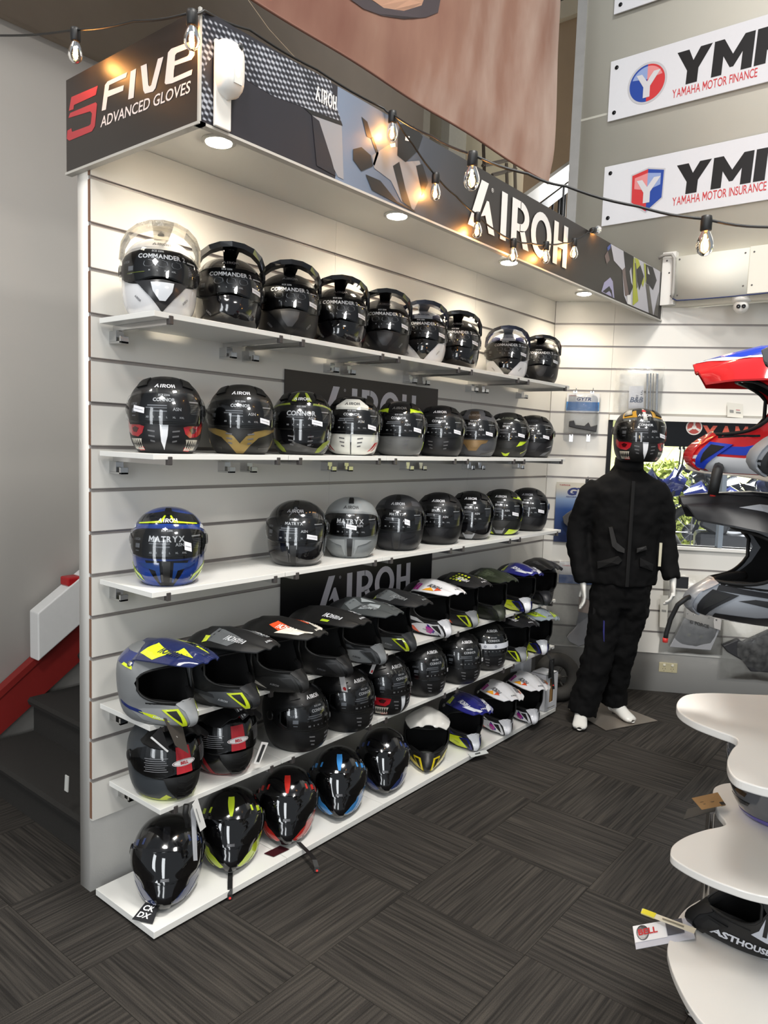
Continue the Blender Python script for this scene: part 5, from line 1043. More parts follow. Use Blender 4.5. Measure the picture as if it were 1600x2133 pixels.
def bp_(x, y): q = onx(x, y, XB+.02); return (bw(q[1], q[2])+.003, q[1], q[2])
def dense(pl): return [bp_(*(np.array(a)+(np.array(b)-np.array(a))*t)) for a, b in zip(pl, pl[1:]+pl[:1]) for t in (0, .25, .5, .75)]
mb.face(dense([(730, -4), (760, 17), (800, 30), (850, 36), (895, 33), (917, 24), (921, -4), (890, -4), (886, 8), (850, 19), (805, 14), (772, -4)]), 0); mb.face(dense([(775, -4), (805, 14), (850, 19), (886, 8), (890, -4)]), 1); lobj(mb, bn, 'wheel_print', [P('#3b3236'), P('#a47d66')])
mb = MB(); mb.tube([onx(626, 132, .45), onx(560, 60, .4), onx(510, -10, .35)], .0009, 4); tag(mb.obj('hanging_wire', mat('thin_wire', '#a09078', .4), None), 'thin wire holding up the bulkhead top edge', 'wire')
# ---- festoon strings
GLS = clear('bulb_glass', (.99, .90, .76), .02); FIL = mat('filament', '#ffa94a', .4, emit=200); CORD = mat('black_cord', '#121212', .5)
def festoon(label, cord_pts, bulbs, sz=1.0, power=.9):
    r = thing('festoon_string', label, 'string lights', cord_pts[0]); o = np.array(r.location)
    P_ = [np.asarray(p) for p in cord_pts]; S = []
    for i in range(len(P_)-1):
        for t in np.linspace(0, 1, 6, endpoint=False): S.append(P_[i]*(1-t)+P_[i+1]*t-np.array([0, 0, .006*math.sin(math.pi*t)]))
    S.append(P_[-1]); MB().tube([p-o for p in S], .0038, 6).obj('cord', CORD, r, True)
    for p, up in bulbs:
        p = np.asarray(p)-o; ax_ = np.asarray(up, float); ax_ /= np.linalg.norm(ax_)
        sk = MB().lathe([(.008, .012), (.014, .010), (.0155, 0), (.0155, -.028), (.012, -.032)], 14, p, 0, ax_).obj('socket', CORD, r, True)
        pr = [(.011, -.030), (.013, -.036), (.0185, -.048), (.0225, -.062), (.0225, -.074), (.018, -.086), (.009, -.094), (.0, -.0955)]
        bl = MB().lathe([(a*sz, -.03+(h+.03)*sz) for a, h in pr], 18, p, 0, ax_, caps=False).obj('bulb', GLS, r, True)
        e1 = np.cross(ax_, (1, 0, 0)); e1 /= np.linalg.norm(e1)
        MB().tube([p-ax_*.040+e1*.003, p-ax_*.066+e1*.005, p-ax_*.080, p-ax_*.066-e1*.005, p-ax_*.040-e1*.003], .0027, 5).obj('filament', FIL, bl, True)
        l = bpy.data.lights.new('bulb_light', 'POINT'); l.energy = power; l.color = (1, .60, .25); l.shadow_soft_size = .012; ob = bpy.data.objects.new('bulb_light', l); COL.objects.link(ob); ob.parent = r; ob.location = tuple(p-ax_*.065)
UP = (0, 0, 1)
fa = lambda x, y, e=.035: onx(x, y, BX1+e)
festoon('warm festoon string looping round the corner and face of the bulkhead', [ony(-60, 76, -.09), ony(0, 74, -.09), ony(157, 62, -.09), ony(280, 44, -.07), ony(400, 26, -.05), fa(425, 22, .01), fa(520, 62, -.05), fa(660, 145, -.06), fa(800, 226, .0), fa(818, 236), fa(860, 300), fa(908, 366), fa(950, 408), fa(993, 446), fa(1030, 478), fa(1070, 500), fa(1105, 506), fa(1138, 508), fa(1175, 506), fa(1197, 500), fa(1225, 484), fa(1236, 480)],
        [(ony(157, 66, -.09), UP), (ony(400, 30, -.05), UP), (fa(818, 238), UP), (fa(908, 366), UP), (fa(995, 448), UP), (fa(1070, 502), UP), (fa(1138, 508), UP), (fa(1197, 501), UP), (fa(1234, 480, .02), (.0, -.9, -.25))], .98)
festoon('warm festoon string stretched from the bulkhead towards the finance signs', [fa(818, 238), atd(900, 284, 2.75), atd(985, 322, 2.42), atd(1100, 362, 2.40), atd(1180, 388, 2.40), atd(1330, 430, 2.40), atd(1470, 456, 2.40), atd(1600, 473, 2.42), atd(1720, 486, 2.45)],
        [(atd(985, 324, 2.42), UP), (atd(1472, 458, 2.40), UP)], 1.04)
# ================================================================== PRODUCTS ON THE BACK WALL
BAG = clear('clear_bag', (.96, .96, .95), .12, haze=.07)
def bthing(name, label, cat, px, py, off=.03, grp=None):
    c = onb(px, py, off); return thing(name, label, cat, c, 0, grp)
RB = Matrix(((BD[0], BN[0], 0), (BD[1], BN[1], 0), (0, 0, 1)))      # local x along the wall, y out of it, z up
def brot(o): o.rotation_euler = (0, 0, math.atan2(BD[1], BD[0])); return o
def wl(px, py, o, off=.03):                                         # wall-plane pixel -> local (x, z) of a thing on the back wall
    t, z = tb(px, py, off); t0 = (np.array(o.location)-BC)@BD; return t-t0, z-o.location[2]
def bag(o, x0, x1, z0, z1, d=.03, name='bag'):
    nx, nz = 10, 12; X = np.linspace(x0, x1, nx); Zz = np.linspace(z0, z1, nz); A = []
    for j, z in enumerate(Zz):
        row = []
        for i, x in enumerate(X):
            e = (math.sin(math.pi*i/(nx-1))*math.sin(math.pi*j/(nz-1)))**.5; row.append((x+rng.normal(0, .003), -.002-0+(-d*e if False else -.0)+.0-(d*e+rng.normal(0, .003)*e), z+rng.normal(0, .003)))
        A.append(row)
    mb = MB(); mb.grid(np.array(A)); return mb.obj(name, BAG, o, True)
# local y axis of these things points INTO the wall (rotation by the wall bearing), so "out" is -y
def plate(o, pts, m, y0, t, name, bevel=0):
    return MB().prism(pts, (0, y0, 0), (1, 0, 0), (0, 0, 1), (0, -t, 0)).obj(name, m, o, bevel=bevel)
def rect(x0, z0, x1, z1): return [(x0, z0), (x1, z0), (x1, z1), (x0, z1)]
def label_text(mb, s, x, z, y, h, mi, **k): ptext(mb, s, (x, y, z), (1, 0, 0), (0, 0, 1), height=h, mi=mi, **k)
def hook(o, x, z, l=.10):
    h = MB(); h.box((x-.012, -.004, z-.05), (x+.012, .0, z)); ob = h.obj('hook', CHROME, o); MB().tube([(x, -.002, z-.01), (x, -.03, z+.002), (x, -l, z), (x, -l-.012, z+.018)], .003, 6).obj('prong', CHROME, ob, True)
ALUP = mat('brushed_aluminium', '#c2beba', .4, metal=.2, noise=.04); ALUD = mat('dark_brushed', '#a2a2a5', .42, metal=.2, noise=.06)
o = brot(bthing('parts_bag', 'small clear bag with black bracket and blue header card', 'bag', 1212, 860, .012)); x0, z1_ = wl(1180, 818, o); x1, z0_ = wl(1245, 900, o)
hook(o, x0+.06, z1_+.015, .05); hook(o, x1-.05, z1_+.015, .05)
plate(o, rect(x0+.005, z1_-.13, x1, z1_), P('#dfe0e2'), -.008, .002, 'header_card'); mb = MB(); mb.prism(rect(x0+.005, z1_-.12, x1, z1_-.06), (0, -.0105, 0), (1, 0, 0), (0, 0, 1), (0, -.0003, 0), 0); label_text(mb, 'GYTR', x0+.07, z1_-.05, -.0112, .022, 1, bold=.04, shear=.25, width=.10); label_text(mb, 'YAMAHA', x0+.02, z1_-.022, -.0112, .008, 2); mb.obj('card_print', [P('#2f7ec4'), P('#3a4a7a'), P('#b3404a')], o)
plate(o, [(x0+.03, z0_+.03), (x1-.01, z0_+.0), (x1-.005, z0_+.05), (x1-.05, z0_+.035), (x1-.065, z0_+.065), (x1-.09, z0_+.04), (x0+.07, z0_+.045), (x0+.06, z0_+.075), (x0+.03, z0_+.07)], mat('moulded_black', '#2a2a2d', .5, noise=.2), -.012, .02, 'bracket', .004)
bag(o, x0, x1+.004, z0_-.02, z1_, .035)
for k_, xp in enumerate((1190, 1226)):
    h = brot(bthing('wall_hook', 'empty chrome slat hook under the small blue-headed bag', 'hook', xp, 905, .0)); h['group'] = 'empty slat hooks'; hook(h, 0, .0, .09)
o = brot(bthing('parts_card', 'large blue and cream card with a grey skid plate behind the mannequin arm', 'card', 1215, 1070, .012)); x0, z1_ = wl(1160, 1004, o); x1, z0_ = wl(1280, 1135, o)
def bluegrad():
    m = bpy.data.materials.new('blue_fade_print'); m.use_nodes = True; nt = m.node_tree; b = nt.nodes['Principled BSDF']; N = nt.nodes.new; L = nt.links.new
    tc = N('ShaderNodeTexCoord'); sp = N('ShaderNodeSeparateXYZ'); L(tc.outputs['Object'], sp.inputs[0]); mr = N('ShaderNodeMapRange'); mr.inputs['From Min'].default_value = z0_; mr.inputs['From Max'].default_value = z1_; L(sp.outputs[2], mr.inputs[0])
    c = N('ShaderNodeValToRGB'); e = c.color_ramp.elements; e[0].position = .1; e[0].color = lin('#182448'); e[1].position = .9; e[1].color = lin('#c9c3b4'); k = e.new(.55); k.color = lin('#2f4f8c'); k = e.new(.72); k.color = lin('#7f96b8'); L(mr.outputs[0], c.inputs[0]); L(c.outputs[0], b.inputs['Base Color']); b.inputs['Roughness'].default_value = .35; return m
plate(o, rect(x0, z0_, x1, z1_), bluegrad(), -.004, .002, 'card', .0); mb = MB(); label_text(mb, 'GYTR', x0+.07, z1_-.085, -.0068, .05, 0, bold=.05, shear=.3, width=.24); label_text(mb, 'PERFORMANCE PRODUCTS', x0+.07, z1_-.105, -.0068, .010, 0, width=.20); label_text(mb, 'YAMAHA', x0+.02, z1_-.025, -.0068, .012, 1); mb.obj('card_print', [P('#2a356a'), P('#a83c44')], o); hook(o, (x0+x1)/2, z1_+.03, .03)
sp_ = [wl(*p_, o, .06) for p_ in ((1172, 1077), (1180, 1070), (1218, 1045), (1224, 1047), (1221, 1060), (1214, 1118), (1207, 1117), (1175, 1090))]
plate(o, sp_, mat('skid_plate_grey', '#5e5c5c', .45, metal=.4, noise=.1), -.03, .012, 'skid_plate', .003); mb = MB()
for zz in (.2, .45, .7): mb.prism([(sp_[2][0]-.010, sp_[5][1]+(sp_[2][1]-sp_[5][1])*zz), (sp_[2][0]-.002, sp_[5][1]+(sp_[2][1]-sp_[5][1])*zz), (sp_[2][0]-.002, sp_[5][1]+(sp_[2][1]-sp_[5][1])*(zz+.1)), (sp_[2][0]-.010, sp_[5][1]+(sp_[2][1]-sp_[5][1])*(zz+.1))], (0, -.0425, 0), (1, 0, 0), (0, 0, 1), (0, -.0008, 0))
mb.obj('slot', P('#d9d6cc'), o)
o = brot(bthing('parts_bag', 'big clear bag with pale skid plate and blue-white card near the corner', 'bag', 1205, 1260, .012)); x0, z1_ = wl(1145, 1166, o); x1, z0_ = wl(1256, 1350, o)
plate(o, rect(x0+.07, z1_-.16, x1, z1_-.01), P('#d3d4d6'), -.008, .002, 'header_card'); mb = MB(); mb.prism(rect(x0+.07, z1_-.16, x1, z1_-.10), (0, -.0105, 0), (1, 0, 0), (0, 0, 1), (0, -.0003, 0), 0); label_text(mb, 'GYTR', x0+.16, z1_-.09, -.0112, .035, 1, bold=.04, shear=.25); label_text(mb, 'YAMAHA', x0+.09, z1_-.04, -.0112, .010, 2); mb.obj('card_print', [P('#2b5fa8'), P('#3a4a7a'), P('#b3404a')], o)
sp_ = [wl(*p_, o) for p_ in ((1206, 1270), (1247, 1280), (1246, 1298), (1232, 1335), (1205, 1345), (1185, 1335), (1180, 1325), (1200, 1302))]; plate(o, sp_, ALUD, -.014, .03, 'skid_plate', .005)
sp_ = [wl(*p_, o) for p_ in ((1207, 1240), (1246, 1258), (1247, 1282), (1204, 1272))]; plate(o, sp_, mat('pale_plate', '#c2b2a8', .4, metal=.3), -.014, .036, 'skid_lip', .004)
bag(o, x0-.0, x1+.02, z0_, z1_, .05)
o = brot(bthing('parts_bag', 'clear bag with aluminium skid plate and dark lettering beside the display stand', 'bag', 1450, 1290, .012)); x0, z1_ = wl(1385, 1195, o); x1, z0_ = wl(1505, 1362, o)
sp_ = [wl(*p_, o) for p_ in ((1426, 1264), (1500, 1280), (1497, 1310), (1424, 1285))]; plate(o, sp_, ALUP, -.010, .06, 'skid_lip', .004)
sp_ = [wl(*p_, o) for p_ in ((1424, 1284), (1497, 1309), (1478, 1352), (1393, 1345))]; plate(o, sp_, ALUD, -.010, .045, 'skid_plate', .004)
mb = MB(); a_ = wl(1437, 1294, o, .08); b_ = wl(1477, 1305, o, .08); L_ = math.hypot(b_[0]-a_[0], b_[1]-a_[1]); ptext(mb, 'G FORCE', (a_[0], -.0715, a_[1]-.012), ((b_[0]-a_[0])/L_, 0, (b_[1]-a_[1])/L_), (0, 0, 1), width=L_, height=.022, bold=.05); mb.obj('lettering', P('#1d1d20'), o)
for p_ in ((1432, 1277), (1446, 1280), (1476, 1286), (1492, 1290)): q_ = wl(*p_, o, .075); MB().lathe([(.006, 0), (.005, .004), (0, .005)], 10, (q_[0], -.0705, q_[1]), 0, (0, -1, 0)).obj('bolt', CHROME, o, True)
for p_ in ((1435, 1322), (1460, 1326)): q_ = wl(*p_, o, .06); MB().lathe([(.013, 0), (.0, .0008)], 14, (q_[0], -.0555, q_[1]), 0, (0, -1, 0)).obj('hole', P('#a9a8a2'), o)
plate(o, rect(*(wl(1396, 1222, o)+wl(1432, 1200, o))), P('#232427'), -.06, .002, 'header_card'); bag(o, x0, x1, z0_-.02, z1_, .09)
o = brot(bthing('parts_bag', 'clear bag with a black plastic guard next to the aluminium skid plate bag', 'bag', 1560, 1350, .012)); x0, z1_ = wl(1495, 1262, o); x1, z0_ = wl(1640, 1425, o)
sp_ = [wl(*p_, o) for p_ in ((1502, 1342), (1535, 1328), (1545, 1335), (1600, 1310), (1640, 1330), (1640, 1400), (1560, 1395), (1543, 1373), (1512, 1355))]; plate(o, sp_, mat('moulded_black', '#2a2a2d', .5, noise=.2), -.012, .05, 'plastic_guard', .006); bag(o, x0+.05, x1, z0_, z1_, .08)
o = brot(bthing('parts_bag', 'clear bag with chromed grille and handwritten price label above the mannequin helmet', 'bag', 1335, 815, .03)); x0, z1_ = wl(1285, 762, o); x1, z0_ = wl(1378, 868, o)
sp_ = [wl(*p_, o) for p_ in ((1345, 778), (1370, 778), (1368, 866), (1343, 866))]
for u0, u1 in ((0, .18), (.3, .42), (.55, .62), (.8, 1)):
    q = [(sp_[0][0]+(sp_[1][0]-sp_[0][0])*u0, sp_[0][1]), (sp_[0][0]+(sp_[1][0]-sp_[0][0])*u1, sp_[0][1]), (sp_[3][0]+(sp_[2][0]-sp_[3][0])*u1, sp_[3][1]), (sp_[3][0]+(sp_[2][0]-sp_[3][0])*u0, sp_[3][1])]; plate(o, q, CHROME, -.015, .02, 'grille_bar', .003)
q = [wl(*p_, o) for p_ in ((1310, 805), (1340, 804), (1340, 850), (1308, 852))]; plate(o, q, P('#e2e2e6'), -.02, .001, 'price_label'); mb = MB(); a_ = wl(1310, 838, o); label_text(mb, 'B&B', a_[0]+.003, a_[1], -.0215, .035, 0, bold=.04, shear=.2); a_ = wl(1328, 846, o); ptext(mb, '$189', (a_[0]-.002, -.0215, a_[1]+.03), (0, 0, 1), (-1, 0, 0), height=.016, mi=1); ptext(mb, 'Y41-1 RAL', (a_[0]+.025, -.0215, a_[1]+.02), (0, 0, 1), (-1, 0, 0), height=.014, mi=1); mb.obj('label_print', [P('#55617c'), P('#222840')], o)
bag(o, x0, x1, z0_, z1_, .035)
# ---- power outlet
o = brot(bthing('power_outlet', 'cream double power outlet low on the back wall', 'outlet', 1392, 1391, .0)); x0, z1_ = wl(1374, 1380, o, 0); x1, z0_ = wl(1411, 1403, o, 0)
MB().box((x0, -.009+.016, z0_), (x1, .017, z1_)).obj('faceplate', mat('cream_plastic', '#b5ac8c', .4), o, bevel=.003)
for sx_ in (.28, .72):
    xm = x0+(x1-x0)*sx_; MB().box((xm-.008, .002, z1_-.022), (xm+.008, .008, z1_-.008)).obj('switch', mat('pale_switch', '#ded9c6', .4), o, bevel=.001); mb = MB()
    for dx, dz, a_ in ((-.008, .0, .5), (.008, 0, -.5), (0, -.014, 0)): mb.obox((xm+dx, .0068, z0_+.026+dz), (.0012*math.cos(a_), 0, -.0012*math.sin(a_)), (0, .0003, 0), (.004*math.sin(a_), 0, .004*math.cos(a_)))
    mb.obj('socket_slots', P('#24211c'), o)
mb = MB(); c_ = [onb(*p_, .05) for p_ in ((1376, 1240), (1392, 1240), (1390, 1308), (1374, 1306))]; hangtag('white paper cards hanging behind the mannequin leg', [c_[3], c_[2], c_[1], c_[0]], P('#cfccc2'), [('#8a8a86', 'bar', (.2, .5, .8, .56))])
hangtag('white instruction sheet standing on the window head', [onb(1515, 868, .02), onb(1548, 871, .02), onb(1548, 842, .02), onb(1515, 838, .02)], P('#d9d6cc'), [('#8a8a86', 'bar', (.15, .3, .4, .5)), ('#8a8a86', 'bar', (.55, .3, .85, .4)), ('#b5646a', 'bar', (.55, .5, .8, .55))], 'sheet')
# ---- white cartons and the wheel at the far end of the boards
bxr = thing('product_box', 'white window carton standing on the end of the floor board', 'box', (.268, 2.812, zb+.001), RD(-4)); CARD = mat('white_carton', '#d5d6da', .4, noise=.03)
mb = MB(); Wd, Dp, Hh = .115, .14, .235
for lo_, hi_ in (((0, 0, 0), (Wd, Dp, .004)), ((0, 0, 0), (.004, Dp, Hh)), ((0, 0, 0), (Wd, .004, Hh)), ((0, Dp-.004, 0), (Wd, Dp, Hh)), ((0, 0, Hh-.004), (Wd, Dp, Hh)), ((Wd-.004, 0, 0), (Wd, Dp, .05)), ((Wd-.004, 0, .05), (Wd, .045, Hh)), ((Wd-.004, Dp-.045, .05), (Wd, Dp, Hh)), ((Wd-.004, .04, Hh-.03), (Wd, Dp-.04, Hh))): mb.box(lo_, hi_)
mb.obj('carton', CARD, bxr); MB().box((.02, .05, .02), (.09, .09, Hh-.05)).obj('product', mat('dark_product', '#23252a', .5, noise=.2), bxr, bevel=.01); MB().box((.02, .095, .008), (.1, Dp-.01, Hh-.04)).obj('filler', mat('kraft_card', '#9a774c', .7, noise=.08), bxr)
mb = MB(); ptext(mb, 'helmet headset', (Wd+.0006, .03, .015), (0, 1, 0), (0, 0, 1), height=.010); mb.obj('lettering', P('#8f8a78'), bxr)
pk_ = thing('product_pouch', 'white pouch with clear top and black tag behind the window carton', 'bag', (.125, 2.80, zb+.001)); mb = MB(); mb.box((0, 0, 0), (.09, .13, .29)); mb.obj('pouch', CARD, pk_, bevel=.012)
MB().prism([(0, .29), (.09, .29), (.07, .36), (.03, .36)], (0, .01, 0), (1, 0, 0), (0, 0, 1), (0, .11, 0)).obj('clear_top', BAG, pk_); MB().box((.27, -.0, .22), (.272, .07, .335)).obj('black_tag', P('#141416'), pk_); mb = MB(); ptext(mb, 'TOURER', (.2727, .03, .325), (0, 0, -1), (0, 1, 0), height=.014); mb.obj('tag_print', P('#d6d6d8'), pk_)
whl = thing('spare_wheel', 'small dark tyre on a spoked rim leaning in the corner behind the boxes', 'wheel', (.285, 3.16, .0)); ax_ = np.array([.72, -.66, .22]); ax_ /= np.linalg.norm(ax_); c_ = np.array([0, 0, .16])
MB().lathe([(.115+.045*math.cos(t), .045*math.sin(t)) for t in np.linspace(0, 2*math.pi, 17)], 36, c_, 0, ax_, caps=False).obj('tyre', mat('tyre_rubber', '#3a3835', .8, noise=.2, bump=.3, bscale=90), whl, True)
MB().lathe([(.088, -.02), (.092, -.02), (.092, .02), (.088, .02), (.088, -.02)], 30, c_, 0, ax_, caps=False).obj('rim', mat('grey_rim', '#56534e', .5, metal=.4), whl, True); MB().lathe([(.022, -.03), (.022, .03)], 16, c_, 0, ax_).obj('hub', mat('grey_rim', '#56534e', .5, metal=.4), whl, True)
e1 = np.cross(ax_, UP); e1 /= np.linalg.norm(e1); e2 = np.cross(ax_, e1)
for k in range(6): d_ = e1*math.cos(k*math.pi/3)+e2*math.sin(k*math.pi/3); MB().tube([c_+d_*.02, c_+d_*.09], .007, 6).obj('spoke', mat('grey_rim', '#56534e', .5, metal=.4), whl, True)
# ================================================================== MANNEQUIN
MPX, MPY = .715, 3.07; MH = RD(-60)
mn = thing('mannequin', 'white mannequin in black riding jacket and trousers before the back wall', 'mannequin', (MPX, MPY, 0), MH)
MWH = mat('mannequin_white', '#dcdbd6', .25, coat=.3)
CLOTH = mat('black_cordura', '#0c0c0d', .85, noise=.3, nscale=300, bump=.3, bscale=700, spec=.15); PANEL = mat('black_panel', '#0d0d0e', .75, noise=.2, nscale=200, bump=.2, bscale=500, spec=.3)
def ering(c, rx, ry, ax, n=20, fr=None):
    """ellipse ring round c across direction ax; rx along the side axis, ry along the front axis"""
    ax = np.asarray(ax, float); ax /= np.linalg.norm(ax); fr = np.array([1.0, 0, 0]) if fr is None else np.asarray(fr, float); fr = fr-ax*(fr@ax); fr /= np.linalg.norm(fr); sd = np.cross(ax, fr)
    return [np.asarray(c)+sd*rx*math.sin(t)+fr*ry*math.cos(t) for t in np.linspace(0, 2*math.pi, n, endpoint=False)]
def limb(mb, rows, n=20):
    """rows: centre, side radius, front radius"""
    R = []; C = [np.asarray(r[0], float) for r in rows]
    for i, (c, a, b) in enumerate(rows): R.append(ering(c, a, b, C[min(i+1, len(C)-1)]-C[max(i-1, 0)], n))
    o = len(mb.V); mb.grid(np.array(R), closed=True); k = len(R); mb.F += [tuple(range(o, o+n)), tuple(range(o+(k-1)*n, o+k*n))[::-1]]; mb.I += [0, 0]
_tex = bpy.data.textures.new('cloth_folds', 'CLOUDS'); _tex.noise_scale = .085; _tex.noise_depth = 2
_tex2 = bpy.data.textures.new('leg_folds', 'CLOUDS'); _tex2.noise_scale = .06; _tex2.noise_depth = 2
def cloth(mb, name, m, parent, vox=.012, folds=.03, tex=None):
    o = mb.obj(name, m, parent, True); r = o.modifiers.new('union', 'REMESH'); r.mode = 'VOXEL'; r.voxel_size = vox; r.use_smooth_shade = True
    s = o.modifiers.new('soften', 'SMOOTH'); s.iterations = 6; s.factor = .6
    if folds:
        d = o.modifiers.new('folds', 'DISPLACE'); d.texture = tex or _tex; d.strength = folds; d.mid_level = .5; d.texture_coords = 'LOCAL'
    return o
jk = MB()
limb(jk, [((0, 0, .865), .205, .150), ((0, 0, .93), .205, .152), ((0, 0, 1.05), .198, .145), ((0, 0, 1.18), .20, .142), ((0, 0, 1.32), .212, .148), ((0, 0, 1.42), .218, .14), ((-.01, 0, 1.48), .205, .12), ((-.015, 0, 1.53), .135, .10), ((-.015, 0, 1.57), .085, .085), ((0, 0, 1.62), .075, .078)], 28)
limb(jk, [((-.01, -.16, 1.45), .075, .085), ((-.01, -.21, 1.40), .076, .088), ((-.02, -.25, 1.30), .068, .080), ((-.03, -.280, 1.18), .064, .074), ((-.01, -.282, 1.09), .062, .070), ((.03, -.262, .99), .056, .062), ((.06, -.240, .90), .052, .056), ((.07, -.235, .865), .052, .055)])
limb(jk, [((-.01, .16, 1.45), .075, .085), ((-.01, .20, 1.40), .074, .088), ((-.02, .225, 1.30), .064, .080), ((-.03, .245, 1.18), .058, .072), ((-.01, .255, 1.09), .056, .066), ((.03, .268, 1.0), .052, .058), ((.06, .280, .92), .050, .054)])
jacket = cloth(jk, 'jacket', CLOTH, mn)
tr_ = MB()
limb(tr_, [((0, -.0, .94), .175, .13), ((0, 0, .85), .182, .135), ((0, 0, .78), .178, .13), ((0, 0, .73), .165, .12)], 24)
limb(tr_, [((0, -.075, .85), .105, .125), ((.01, -.085, .70), .105, .118), ((.03, -.095, .55), .098, .105), ((.05, -.115, .45), .095, .102), ((.06, -.14, .32), .092, .10), ((.07, -.175, .18), .09, .10), ((.08, -.20, .06), .092, .105)])
limb(tr_, [((0, .08, .85), .10, .12), ((-.01, .07, .70), .10, .115), ((-.02, .045, .55), .094, .10), ((-.02, .03, .45), .09, .098), ((-.05, .02, .32), .084, .094), ((-.08, .01, .18), .08, .092), ((-.10, .01, .085), .082, .095)])
trou = cloth(tr_, 'trousers', CLOTH, mn, .012, .034, _tex2)
# collar, zip flap, pocket flaps, reflective panels, cuffs
mb = MB(); mb.lathe([(.082, 1.55), (.086, 1.59), (.082, 1.635), (.074, 1.63), (.076, 1.56)], 24, (-.005, 0, 0)); mb.obj('collar', PANEL, jacket, True)
def fx(y, z, w=.205, d=.150): return d*math.sqrt(max(1-(y/w)**2, 0))+.012
def front_patch(pts, m, name, off=.0, parent=None, d=.150):
    mb = MB(); c = np.mean(pts, 0); N = len(pts); top = [(fx(y, z, d=d)+off, y, z) for y, z in pts]; low = [(fx(y, z, d=d)+off-.02, y, z) for y, z in pts]; cc_ = (fx(c[0], c[1], d=d)+off+.002, c[0], c[1])
    mb.add(top+low+[cc_], [(i, (i+1) % N, 2*N) for i in range(N)]+[(i, N+i, N+(i+1) % N, (i+1) % N) for i in range(N)]); return mb.obj(name, m, parent or jacket)
for z0 in np.arange(.87, 1.5, .09): pass
front_patch([(-.004, .875), (.016, .875), (.016, 1.1), (.016, 1.3), (.015, 1.5), (-.004, 1.5), (-.004, 1.3), (-.004, 1.1)], PANEL, 'zip_flap', .004)
front_patch([(-.165, 1.005), (-.05, 1.055), (-.03, 1.03), (-.05, 1.005), (-.16, .965)], PANEL, 'pocket_flap', .004); front_patch([(.07, 1.05), (.16, 1.01), (.155, .97), (.075, 1.0)], PANEL, 'pocket_flap', .004)
GRP = mat('dark_reflective', '#1c1b1b', .6, noise=.1)
front_patch([(-.115, 1.22), (-.095, 1.225), (-.07, 1.13), (-.02, 1.10), (-.02, 1.075), (-.06, 1.085), (-.09, 1.11)], GRP, 'chest_panel', .003); front_patch([(.05, 1.105), (.105, 1.12), (.11, 1.10), (.05, 1.08)], GRP, 'chest_panel', .003)
MB().box((.10, .185, 1.0), (.112, .20, 1.14)).obj('card_tag', P('#c9c4ae'), jacket)
def leg_patch(pts, c, r, m, name):
    mb = MB(); A = []
    for y, z in pts: A.append((c[0]+math.sqrt(max(r*r-(y-c[1])**2, 0))+.008, y, z))
    N = len(A); mb.add(A+[(x-.02, y, z) for x, y, z in A], [tuple(range(N))]+[(i, (i+1) % N, N+(i+1) % N, N+i) for i in range(N)]); return mb.obj(name, m, trou)
leg_patch([(-.17, .665), (-.09, .655), (-.02, .70), (-.02, .73), (-.10, .73), (-.17, .72)], (.0, -.08), .118, PANEL, 'thigh_pocket_flap'); leg_patch([(-.110, .59), (-.102, .52), (-.098, .52), (-.104, .655), (-.112, .655)], (.01, -.085), .118, P('#26266e'), 'blue_stripe')
# neck, feet, hands
MB().lathe([(.056, 1.56), (.052, 1.66), (.06, 1.72)], 20, (0, 0, 0)).obj('neck', MWH, mn, True)
def foot(x, y, a, lift=0.0, toe=0.0):
    mb = MB(); c, s = math.cos(a), math.sin(a); R = []
    for u, w, h, zc in ((-.05, .03, .06, .055), (-.02, .036, .065, .06), (.03, .038, .055, .05), (.08, .042, .04, .036), (.12, .044, .03, .028), (.145, .036, .022, .024), (.158, .015, .012, .02)):
        R.append([(x+c*u-s*w*math.cos(t), y+s*u+c*w*math.cos(t), zc+lift*(1 if u < .05 else .3)+h*.8*math.sin(t)) for t in np.linspace(0, 2*math.pi, 16, endpoint=False)])
    mb.grid(np.array(R), closed=True); n = 16; mb.F += [tuple(range(n)), tuple(range(6*n, 7*n))[::-1]]; mb.I += [0, 0]; return mb.obj('foot', MWH, mn, True)
foot(.10, -.205, -.15, .004); foot(-.08, .03, .55, .012)
def hand(w, fwd, side, curl, name):
    """palm with four unequal curled fingers and a thumb leaving its side"""
    mb = MB(); w, fwd, side = np.array(w, float), np.array(fwd, float), np.array(side, float); fwd /= np.linalg.norm(fwd); side /= np.linalg.norm(side); nn = np.cross(fwd, side)
    limb(mb, [(w-fwd*.03, .020, .026), (w, .019, .028), (w+fwd*.04, .015, .040), (w+fwd*.085, .012, .042)], 12)
    for k, (o_, l) in enumerate(((-.031, .070), (-.010, .080), (.011, .076), (.031, .060))):
        p0 = w+fwd*.078+side*o_; a = curl; p1 = p0+(fwd*math.cos(a*.5)+nn*math.sin(a*.5))*l*.45; p2 = p1+(fwd*math.cos(a)+nn*math.sin(a))*l*.32; p3 = p2+(fwd*math.cos(a*1.4)+nn*math.sin(a*1.4))*l*.25; mb.tube([p0-fwd*.012, p0, p1, p2, p3], [.009, .009, .0085, .0078, .006], 8)
    t0 = w+fwd*.02-side*.03; t1 = t0-side*.025+fwd*.03+nn*.01; t2 = t1+fwd*.032+nn*.012; mb.tube([t0, t1, t2], [.011, .010, .007], 8)
    o = mb.obj(name, MWH, mn, True); r = o.modifiers.new('union', 'REMESH'); r.mode = 'VOXEL'; r.voxel_size = .0035; r.use_smooth_shade = True; s = o.modifiers.new('soften', 'SMOOTH'); s.iterations = 3; return o
hand((.075, -.235, .86), (.1, .12, -1), (1, 0, .1), .5, 'hand'); hand((.065, .285, .90), (.25, .0, -1), (.9, -.3, .2), .9, 'hand')
bp_c = [onz(*a, .004) for a in ((1185, 1478), (1243, 1452), (1370, 1502), (1262, 1522))]
